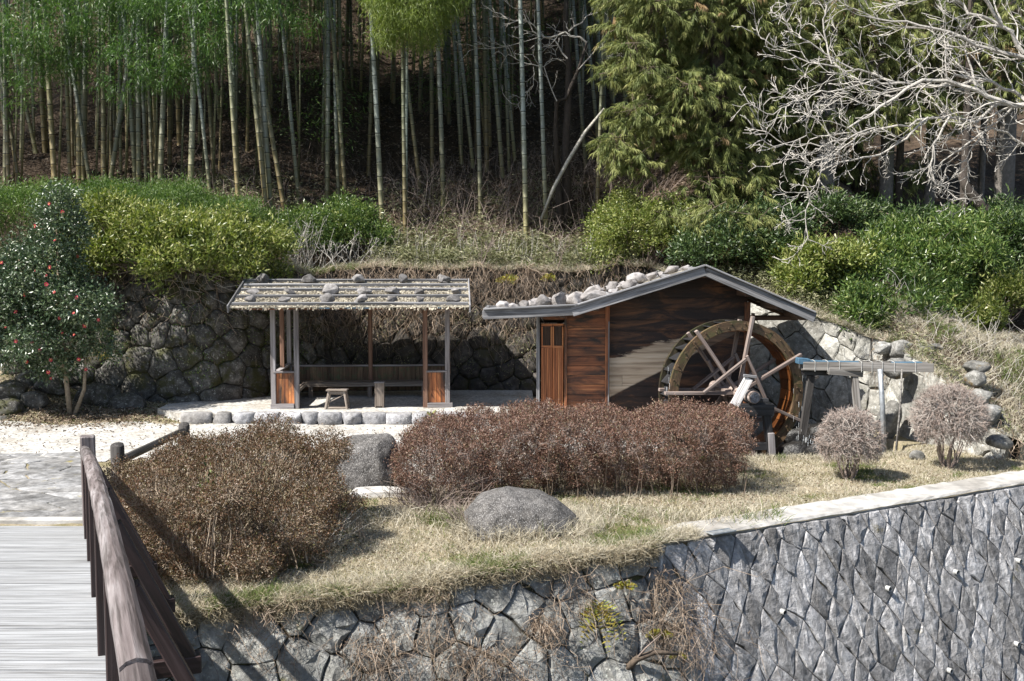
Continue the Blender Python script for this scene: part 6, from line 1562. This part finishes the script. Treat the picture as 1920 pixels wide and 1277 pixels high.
for i, (bx0, by0, tx, ty, kd, rr_) in enumerate(main):
    p = hill_hit(bx0, by0 + 4); top = atY(tx, ty, p.y + .2); lean = math.atan2(top.x - p.x, top.z - p.z)
    lean = max(-.2, min(.2, lean)); left = bx0 < 470
    crown = None
    if left: crown = R.choice(crB) if i % 2 else R.choice(crA)
    else: crown = R.choice(crA)
    sc = rr_ * 1.05 * (p.y / 27.5) ** .5; sc = sc if left else max(sc, .85)
    cn = {'g': 'grey-green', 'y': 'yellowish'}[kd]; ln = 'upright' if abs(lean) < .035 else ('right-leaning' if lean > 0 else 'left-leaning')
    if bx0 < 30: place = 'at the left edge'
    elif bx0 < 180: place = 'above the camellia tree'
    elif bx0 < 310: place = 'above the yellow shrub'
    elif bx0 < 470: place = 'left of the shelter roof'
    elif bx0 < 560: place = 'over the shelter roof left end'
    elif bx0 < 730: place = 'over the shelter roof middle'
    elif bx0 < 850: place = 'over the shelter roof right end'
    elif bx0 < 960: place = 'over the gap beside the mill'
    else: place = 'over the mill roof left part'
    bamboo(p, lean, kd, crown, '%s %s culm, %s of the front bamboos %s' % (ln, cn, cntlab(place), place), grp, sc)
# deep grove
gd = 'dim bamboo culms deep in the shaded grove'
rr = random.Random(77); cnt = 0
for i in range(275):
    u = rr.uniform(-.56, .17); y = rr.uniform(29.5, 54)
    if 190 <= i < 225: u = rr.uniform(-.5, -.12); y = rr.uniform(27.3, 31)
    if i >= 225: u = rr.uniform(-.24, .14); y = rr.uniform(31, 48)
    x = u * y
    if x > 6: continue
    p = Vector((x, y, hillz(x, y))); cr = rr.choice(crA + crC)
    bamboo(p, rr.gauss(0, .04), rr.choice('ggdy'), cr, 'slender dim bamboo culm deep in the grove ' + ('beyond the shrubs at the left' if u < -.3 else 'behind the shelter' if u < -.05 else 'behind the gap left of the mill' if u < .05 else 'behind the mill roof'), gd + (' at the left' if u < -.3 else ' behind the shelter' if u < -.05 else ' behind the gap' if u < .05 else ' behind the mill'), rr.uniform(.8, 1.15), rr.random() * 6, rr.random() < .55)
    if rr.random() < .45:
        o2 = bpy.data.objects.new('low_leaves', rr.choice(crD)); col.objects.link(o2); o2.parent = bpy.data.objects[root_name]; o2.rotation_euler = (0, 0, rr.random() * 6)
for i in range(16):
    x = rr.uniform(8.5, 19); y = rr.uniform(29, 42); p = Vector((x, y, hillz(x, y)))
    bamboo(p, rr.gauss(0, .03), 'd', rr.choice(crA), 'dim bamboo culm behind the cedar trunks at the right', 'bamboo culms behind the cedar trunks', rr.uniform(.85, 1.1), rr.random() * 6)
# bamboos left of the frame that throw their shade over the slope
for i in range(22):
    x = rr.uniform(-27, -13.8); y = rr.uniform(25.5, 34); p = Vector((x, y, hillz(x, y)))
    bamboo(p, rr.gauss(0, .03), 'g', rr.choice(crA + crB), 'bamboo culm with a leafy crown in the grove beyond the left edge', 'bamboo culms beyond the left edge', rr.uniform(.9, 1.15), rr.random() * 6)
# the bright hanging crown near the top centre
p = hill_hit(760, 432); root = thing('bamboo', 'bamboo whose bright yellow-green leafy top hangs in the sun at the top centre', 'bamboo', p)
mb = MB(); Yc = 25.6
cp = [p, p + Vector((.05, -.1, 3)), p + Vector((.1, -.3, 6)), p + Vector((.1, -.6, 9)), atY(780, -60, Yc)]
mb.tube([p + Vector((0, 0, z)) + Vector((.02 * z, -.006 * z * z, 0)) for z in np.arange(0, 9.2, .4)], [.045 - .0035 * z for z in np.arange(0, 9.2, .4)], 8); mb.obj('culm', M_bamd, root, True)
rs = np.random.default_rng(61)
leafy('foliage', [PB(745, 10, 48, 60, Yc, .8), PB(800, 20, 46, 62, Yc, .8), PB(775, -70, 90, 80, Yc, 1.2), PB(715, -20, 30, 40, Yc, .5), PB(838, -10, 26, 45, Yc, .5), PB(790, 60, 34, 42, Yc, .5), PB(730, 60, 22, 30, Yc, .4)], 4200, 8, .11, .015, M_lbright, root, .07, -.6, .5, .5, .3, rs, .45, -.98, sub=16, sprig=.32, core=.7)
# hanging leafy sprays at the top left (belong to near bamboos)
sprays = [((40, 60), 55, 60), ((110, 30), 60, 50), ((180, 60), 45, 60), ((235, 110), 42, 36), ((290, 140), 30, 28), ((340, 90), 46, 50), ((400, 40), 60, 50), ((25, 130), 40, 50), ((300, 40), 60, 45), ((480, 20), 40, 30), ((560, 10), 60, 30), ((110, 120), 60, 40), ((200, 10), 70, 30), ((380, 120), 40, 30)]
for i, ((px, py), rxp, ryp) in enumerate(sprays):
    Y = 25.6 + (i % 3) * .5; rs = np.random.default_rng(200 + i)
    c = atY(px, py, Y); base = hill_hit(min(max(px, 5), 1100), 350); root = thing('bamboo', 'young bamboo with drooping green leaf sprays near the top left, %s from the left' % ordn[sorted(range(len(sprays)), key=lambda k: sprays[k][0][0]).index(i)], 'bamboo', base, 'young leafy bamboos at the grove edge')
    tl = []
    for q_ in range(16):
        qx, qy = px + rs.normal() * rxp * .8, py - 14 + rs.normal() * ryp * .7; sz = rs.uniform(7, 20); tl.append(PB(qx, qy, sz * 1.2, sz, Y + rs.normal() * .4, .3))
    leafy('foliage', tl, int(210 * rxp / 40), 8, .13, .019, M_lbamboo, root, .09, -.5, .5, .6, .3, rs, .2, -.98, sub=2, sprig=.28)
    mb = MB(); mb.tube([base, base.lerp(c, .5) + Vector((0, .2, .3)), c + Vector((0, .2, .8))], [.028, .022, .008], 7); mb.obj('culm', M_bamy, root, True)
# broken leaning culm
pA = atY(1014, 412, 26.6); pB_ = atY(1066, 300, 26.8); pC = atY(1133, 204, 27.0); root = thing('fallen_bamboo', 'broken pale bamboo culm leaning against the bare tree above the mill', 'bamboo', pA)
mb = MB(); mb.tube([pA, pA.lerp(pB_, .5) + Vector((-.03, 0, .04)), pB_, pB_.lerp(pC, .5) + Vector((-.03, 0, .05)), pC], [.035, .045, .05, .045, .03], 9); mb.obj('culm', plain('bleached_bamboo', (.42, .40, .35), .6), root, True)
pl_ = atY(1045, 360, 26.6)

# ------------------------------------------------------------------ trees
def grow(mb, p, d, L, r, depth, rr, curl=.25, up=.0, nb=(2, 3), minr=.004, segs=4, ratio=.68, spread=.75, sides=6, tips=None):
    pts = [p.copy()]; rad = [r]; q = p.copy(); dd = d.normalized()
    for i in range(segs):
        dd = (dd + Vector((rr.gauss(0, curl), rr.gauss(0, curl), rr.gauss(0, curl) + up)) * .5).normalized(); q = q + dd * (L / segs); pts.append(q.copy()); rad.append(max(minr, r * (1 - .45 * (i + 1) / segs)))
        if depth > 0 and i >= 1 and rr.random() < .55:
            ax = dd.cross(Vector((rr.gauss(0, 1), rr.gauss(0, 1), rr.gauss(0, 1)))).normalized(); nd = (dd * .75 + ax * spread).normalized()
            grow(mb, q.copy(), nd, L * ratio * rr.uniform(.6, 1), rad[-1] * .6, depth - 1, rr, curl, up, nb, minr, segs, ratio, spread, max(3, sides - 1), tips)
    mb.tube(pts, rad, sides, cap=False)
    if depth > 0:
        for k in range(rr.randint(*nb)):
            ax = dd.cross(Vector((rr.gauss(0, 1), rr.gauss(0, 1), rr.gauss(0, 1)))).normalized(); nd = (dd + ax * spread * rr.uniform(.5, 1.1)).normalized()
            grow(mb, q.copy(), nd, L * ratio * rr.uniform(.7, 1.1), rad[-1] * .75, depth - 1, rr, curl, up, nb, minr, segs, ratio, spread, max(3, sides - 1), tips)
    elif tips is not None: tips.append(q)
def path_branch(mb, pxs, Y, r0, r1, rr, depth, Lsub, every=1, up=-.02, spread=.8, sides=7, yd=0.0):
    r0 *= .72; r1 *= .8
    P = [atY(x, y, Y + yd * i + rr.uniform(-.1, .1)) for i, (x, y) in enumerate(pxs)]; Q = []
    for a, b in zip(P, P[1:]):
        for k in range(3): Q.append(a.lerp(b, k / 3) + Vector((rr.gauss(0, .03), rr.gauss(0, .03), rr.gauss(0, .03))) * (k > 0))
    Q.append(P[-1]); n = len(Q); rad = [r0 + (r1 - r0) * i / (n - 1) for i in range(n)]; mb.tube(Q, rad, sides, False)
    for i in range(1, n, every):
        d = (Q[i] - Q[i - 1]).normalized(); ax = d.cross(Vector((rr.gauss(0, .4), -1, rr.gauss(0, .4)))).normalized() * rr.choice((-1, 1)); ax.z = ax.z * .7 + .05; nd = (d * .8 + ax * spread + Vector((0, rr.gauss(0, .3), 0))).normalized()
        grow(mb, Q[i].copy(), nd, Lsub * rr.uniform(.6, 1.2), max(rad[i] * .5, .009), depth, rr, .42, up, (1, 2), .0050, 4, .66, .6, 4)
# big pale bare tree leaning in from the right
BYt = 19.0; rr = random.Random(41)
bt = thing('bare_tree', 'leafless pale-barked tree whose drooping branches reach in from the right', 'tree', (10.6, 19.6, hillz(10.6, 19.6)))
mb = MB(); tb = Vector((10.6, 19.6, hillz(10.6, 19.6) - .2)); mb.tube([tb, tb + Vector((.1, 0, 1.5)), tb + Vector((.0, -.1, 3)), atY(2010, 150, BYt + .2), atY(1960, 20, BYt + .2), atY(1940, -150, BYt)], [.26, .22, .19, .15, .11, .07], 12); mb.obj('trunk', M_twigpale, bt, True)
mb = MB()
br_list = [([(2010, 180), (1950, 200), (1880, 190), (1800, 160), (1730, 150), (1650, 200), (1590, 240)], .075, .02, 2, .75),
    ([(2000, 120), (1930, 110), (1850, 90), (1780, 60), (1700, 40), (1620, 30)], .06, .015, 2, .7),
    ([(1990, 230), (1930, 200), (1900, 170), (1850, 150), (1790, 140)], .06, .02, 2, .7),
    ([(1850, 150), (1800, 160), (1740, 160), (1680, 155), (1610, 130), (1540, 120), (1480, 100)], .04, .012, 2, .6),
    ([(1880, 190), (1830, 230), (1780, 220), (1720, 225), (1660, 240), (1610, 250), (1540, 275), (1470, 270)], .045, .011, 2, .55),
    ([(1780, 220), (1750, 270), (1740, 330), (1770, 350), (1790, 375)], .028, .009, 1, .4),
    ([(1740, 220), (1700, 260), (1650, 290), (1600, 300), (1540, 320), (1520, 360), (1510, 410), (1516, 450)], .03, .008, 1, .38),
    ([(1690, 155), (1640, 150), (1590, 165), (1540, 170), (1490, 190), (1450, 215)], .028, .009, 1, .45),
    ([(1900, 60), (1840, 30), (1790, 0), (1750, -30)], .045, .02, 2, .7), ([(1960, 300), (1900, 260), (1860, 240), (1800, 280), (1760, 310)], .04, .012, 2, .5),
    ([(1640, 240), (1590, 260), (1540, 255), (1500, 260), (1450, 275)], .02, .008, 1, .4), ([(1610, 250), (1570, 285), (1520, 310), (1495, 370)], .018, .007, 1, .3),
    ([(1560, 120), (1545, 60), (1550, 10), (1540, -40)], .022, .012, 1, .5), ([(1600, 130), (1520, 80), (1480, 60), (1460, 0)], .02, .008, 1, .45),
    ([(1900, 200), (1850, 240), (1820, 280), (1815, 330)], .028, .009, 1, .45), ([(1920, 100), (1880, 50), (1830, -20)], .05, .03, 2, .6)]
for k, (pxs, r0, r1, dp, Ls) in enumerate(br_list): path_branch(mb, pxs, BYt + .25 * ((k % 5) - 2), r0, r1, rr, 2, Ls, 1, up=.10 if dp == 2 else .03)
mb.obj('branches', M_twigpale, bt)
# bare tree in the middle of the slope
rr = random.Random(43); p = hill_hit(1062, 425); bt2 = thing('bare_tree', 'thin dark-trunked bare tree with pale crooked twigs above the mill roof', 'tree', p)
Yb = p.y; mb = MB()
mb.tube([p - UZ * .2, atY(1062, 340, Yb), atY(1060, 280, Yb), atY(1065, 200, Yb), atY(1066, 120, Yb), atY(1060, 40, Yb), atY(1062, -60, Yb)], [.15, .125, .10, .09, .075, .06, .04], 9)
mb.tube([atY(1046, 330, Yb - .2), atY(1042, 250, Yb - .1), atY(1044, 190, Yb - .1), atY(1060, 185, Yb - .1), atY(1085, 130, Yb - .1), atY(1100, 80, Yb - .1)], [.07, .065, .06, .05, .045, .03], 7)
mb.tube([p - UZ * .1 + Vector((-.15, -.1, 0)), atY(1046, 330, Yb - .2)], [.10, .07], 7)
mb.obj('trunk', M_barkdark, bt2, True); mb = MB()
for k, (pxs, r0, r1) in enumerate((([(1100, 80), (1060, 60), (1020, 70), (990, 40), (950, 35), (915, 15)], .035, .01), ([(1064, 110), (1040, 75), (1000, 60), (980, 20)], .03, .012), ([(1044, 190), (1020, 125), (990, 120), (960, 105), (945, 105)], .022, .008), ([(1000, 125), (1000, 160), (985, 180), (960, 195)], .014, .007), ([(1085, 130), (1120, 90), (1150, 95), (1165, 105)], .02, .008), ([(1066, 60), (1100, 30), (1150, 20), (1170, 0)], .025, .01), ([(1020, 125), (1045, 110), (1040, 95)], .012, .007), ([(1010, 70), (930, 90), (880, 95)], .014, .006))):
    path_branch(mb, pxs, Yb - .3, r0, r1, rr, 1, .35, 1, up=.05, spread=.9)
mb.obj('branches', M_twigpale, bt2)
# small dead tree / twiggy saplings on the slope
for k, (px, py, h, lab) in enumerate(((1105, 400, 1.6, 'reddish dead sapling right of the bare dark-trunked tree'), (800, 395, 1.5, 'grey leafless sapling among dry stalks above the shelter end'), (655, 515, .9, 'bare pale twiggy shrub behind the shelter roof ridge'), (905, 515, .8, 'dry grey shrub on the wall top between shelter and mill'), (560, 500, 1.1, 'pale thin bare sapling behind the left part of the shelter roof'), (1045, 520, .9, 'dry reddish brush on the wall top left of the mill roof'))):
    rr = random.Random(80 + k); p = hill_hit(px, py, 22); s = thing('bare_sapling', lab, 'sapling', p); mb = MB()
    for q_ in range(4): grow(mb, p + Vector((rr.gauss(0, .1), rr.gauss(0, .1), -.05)), Vector((rr.gauss(0, .35), rr.gauss(0, .3), 1)), h * .55, .016, 2, rr, .35, .05, (2, 2), .005, 4, .62, .6, 4)
    mb.obj('branches', M_twigpale if k in (2, 4) else M_twigmid, s)
# stems arching out from under the yellow shrub
rs = np.random.default_rng(71); A = np.array([tuple(atY(270 + 20 * rs.random(), 470 + 20 * rs.random(), 23.0)) for _ in range(26)]); B = np.array([tuple(atY(rs.uniform(300, 470), rs.uniform(520, 600), 22.2)) for _ in range(26)])
s = thing('arching_stems', 'pale arching dead stems hanging from under the yellow-leaved shrub over the dark wall', 'stems', (-7.2, 22.8, 2.8)); sticks('stems', A, B, .010, .004, M_twigpale, s, .14, rs, 6)

# cedars
def cedar_sprays(blobs, n, seed, parent, per=34, L=.42, mat=None):
    rs = np.random.default_rng(seed); P, Nn = blob_surface(blobs, n, rs, .35, 1.05, -.75, 12, .7, False, True); P = P + rs.normal(size=P.shape) * .07; m = len(P); per = int(per * 1.3)
    # spray axis: outward and drooping
    ax = Nn * .75 + rs.normal(size=(m, 3)) * .35; ax[:, 2] = ax[:, 2] * .4 - .45; ax = unit(ax); k = np.repeat(np.arange(m), per); t = rs.random(m * per)
    L1 = L * rs.uniform(.6, 1.3, m); C = P[k] + ax[k] * (t * L1[k] * .8)[:, None]; side = unit(np.cross(ax, rs.normal(size=(m, 3))))[k]
    D = ax[k] * .9 + side * (rs.choice([-1, 1], m * per) * rs.uniform(.2, .9, m * per))[:, None] + rs.normal(size=(m * per, 3)) * .22; D[:, 2] -= .45
    V, F = leaf_quads(C, D, L * .36, .014, rs, .22)
    cv = rs.random(m) ** 1.2; var = np.clip(cv[k] * .55 + t * .35 + rs.random(m * per) * .15, 0, 1); br_ = rs.random(m) < .02; var[br_[k]] = 1.0
    linkmesh('foliage', np_mesh('foliage', V, F, var), mat or M_lcedar, parent)
    A = P - ax * .5; A = P - Nn * .45 + np.array([[0, 0, .12]]); sticks('twigs', A[::3], (P + ax * (L1 * .5)[:, None])[::3], .010, .004, M_twigdark, parent, .06, rs, 2)
def trunk(root, pts, rad, mat, n=12):
    mb = MB(); mb.tube(pts, rad, n); mb.obj('trunk', mat, root, True)
Yc = 24.6
p = hill_hit(1345, 440, 24); cd1 = thing('cedar_tree', 'big cedar with drooping olive-green sprays reaching from the top down to the mill roof', 'tree', p)
trunk(cd1, [p - UZ * .3, p + Vector((0, 0, 5)), p + Vector((0, 0, 11)), p + Vector((0, 0, 16))], [.26, .22, .14, .05], M_barkdark)
cedar_sprays([PB(1240, 40, 90, 90, Yc, 1.3), PB(1340, 60, 100, 100, Yc, 1.3), PB(1200, 120, 56, 70, Yc - .2, .9), PB(1290, 180, 80, 80, Yc - .3, 1.0), PB(1370, 190, 80, 90, Yc - .2, 1.0), PB(1195, 225, 50, 40, Yc - .5, .7), PB(1170, 270, 36, 44, Yc - .5, .5),
    PB(1250, 240, 54, 46, Yc - .5, .7), PB(1185, 310, 34, 26, Yc - .5, .4), PB(1330, 280, 60, 60, Yc - .3, .8), PB(1335, 350, 46, 52, Yc - .5, .6), PB(1400, 300, 44, 70, Yc - .3, .7), PB(1400, 380, 34, 56, Yc - .5, .5), PB(1290, -60, 150, 90, Yc, 1.8), PB(1330, 415, 34, 40, 22.6, .4), PB(1375, 430, 30, 44, 22.4, .4), PB(1250, 400, 26, 30, 23.6, .3), PB(1420, 410, 30, 40, 22.6, .4), PB(1440, 120, 60, 80, Yc, .9)], 4300, 3, cd1)
p = hill_hit(1470, 420, 25.5); cd2 = thing('cedar_tree', 'cedar with sparse green sprays behind the left reach of the pale bare branches', 'tree', p)
trunk(cd2, [p - UZ * .3, p + Vector((0, 0, 6)), p + Vector((0, 0, 15))], [.24, .18, .05], M_bark)
cedar_sprays([PB(1450, 60, 80, 90, 25.4, 1.2), PB(1430, 170, 60, 80, 25.2, 1.0), PB(1440, 400, 26, 40, 25, .5), PB(1480, 260, 60, 60, 25.4, .9), PB(1500, 340, 46, 40, 25.2, .7), PB(1530, 60, 60, 70, 25.8, 1.0), PB(1450, 330, 40, 50, 25, .6)], 1700, 4, cd2)
tr = [(1545, 400, 350, 36, M_bark, 24.9, 'thick cedar trunk, leftmost of the trunks standing behind the bare tree'), (1605, 392, 300, 20, M_barkdark, 26.5, 'thin dim cedar trunk between the thick left trunk and the sunlit middle trunk'),
      (1660, 395, 300, 26, M_bark, 25.6, 'cedar trunk with a sunlit side in the middle of the trunk row'), (1741, 400, 300, 20, M_bark, 25.8, 'slim pale cedar trunk left of the reddish one'), (1668, 420, 300, 16, M_barkdark, 23.9, 'reddish dark trunk'),
      (1880, 410, 200, 36, M_bark, 25.2, 'thick grey cedar trunk near the right edge'), (1805, 430, 260, 16, M_barkdark, 24.3, 'dark reddish trunk beside the leaning log'), (1838, 398, 250, 12, M_bark, 27, 'narrow trunk between the leaning log and the thick grey one'), (1585, 380, 250, 10, M_barkdark, 29, 'very thin trunk in the dark between the first two cedars')]
for i, (px, by_, ty, w, mt, Y, lab) in enumerate(tr):
    if i == 4: continue
    b0 = atY(px, by_, Y); gz = hillz(b0.x, Y); root = thing('cedar_tree', lab, 'tree', (b0.x, Y, min(gz, b0.z)), 'cedar trunks standing on the right slope'); r_ = w / 2 * Y / FPX
    base = Vector((b0.x, Y, min(gz, b0.z) - .5)); trunk(root, [base, base + Vector((0, 0, .8)), base + Vector((.05, 0, 6)), base + Vector((0, 0, 14))], [r_ * 1.2, r_, r_ * .85, r_ * .3], mt)
    if w > 15:
        c = atY(px, 60, Y + .6); s_ = Y / FPX
        cedar_sprays([((c.x, Y + .8, c.z + .5), (1.3, 1.2, 1.6)), ((c.x + .2, Y + .8, c.z + 3.2), (1.5, 1.5, 1.8))], 420, 30 + i, root, 26, .42, M_lcedar)
lg = [(1800, 325), (1812, 352), (1835, 380), (1858, 404)]; P_ = [atY(x, y, 24.0) for x, y in lg]; root = thing('leaning_trunk', 'leaning broken reddish-brown trunk in the bushes near the right edge', 'tree trunk', P_[-1])
trunk(root, P_ + [P_[-1] + Vector((.25, .1, -.6))], [.07, .10, .12, .13, .14], M_barkdark, 9)
root = thing('cedar_tree', 'cedar boughs hanging in front of the upper trunks behind the bare tree', 'tree', (9.2, 25.4, hillz(9.2, 25.4)))
cedar_sprays([PB(1545, 130, 60, 60, 24.6, .7), PB(1560, 230, 46, 40, 24.5, .5), PB(1640, 90, 70, 70, 24.8, .8), PB(1660, 220, 50, 46, 24.8, .6), PB(1745, 70, 70, 70, 24.9, .8), PB(1750, 200, 56, 60, 24.9, .6), PB(1850, 60, 70, 70, 24.6, .8), PB(1880, 150, 56, 56, 24.5, .6), PB(1600, 20, 90, 60, 24.6, .9), PB(1740, -30, 120, 60, 24.8, .9)], 1900, 77, root, 30)
trunk(root, [(9.2, 25.6, hillz(9.2, 25.4) - .2), (9.2, 25.5, 7), (9.3, 25.2, 11)], [.10, .08, .03], M_barkdark, 8)
# brown branches and low green sprays between the trunks
root = thing('cedar_sapling', 'low green cedar foliage between the trunks behind the bare branches', 'tree', (8.2, 26, hillz(8.2, 26)))
cedar_sprays([PB(1590, 310, 50, 36, 26.2, .6), PB(1700, 330, 40, 36, 26.0, .6), PB(1640, 350, 36, 26, 26.4, .5), PB(1560, 200, 90, 60, 27, 1), PB(1700, 180, 100, 60, 27.5, 1), PB(1850, 160, 90, 80, 27.5, 1), PB(1620, 40, 110, 60, 27, 1.2), PB(1800, 30, 120, 70, 27.5, 1.2)], 1500, 51, root, 26)
trunk(root, [(8.2, 26.6, hillz(8.2, 26) - .2), (8.3, 26.8, 8), (8.3, 27, 11)], [.09, .06, .02], M_barkdark, 7)

for o in bpy.data.objects:
    if '_w' in o.keys(): del o['_w']
print('objects', len(bpy.data.objects), 'tris~', sum(len(m.polygons) for m in bpy.data.meshes))
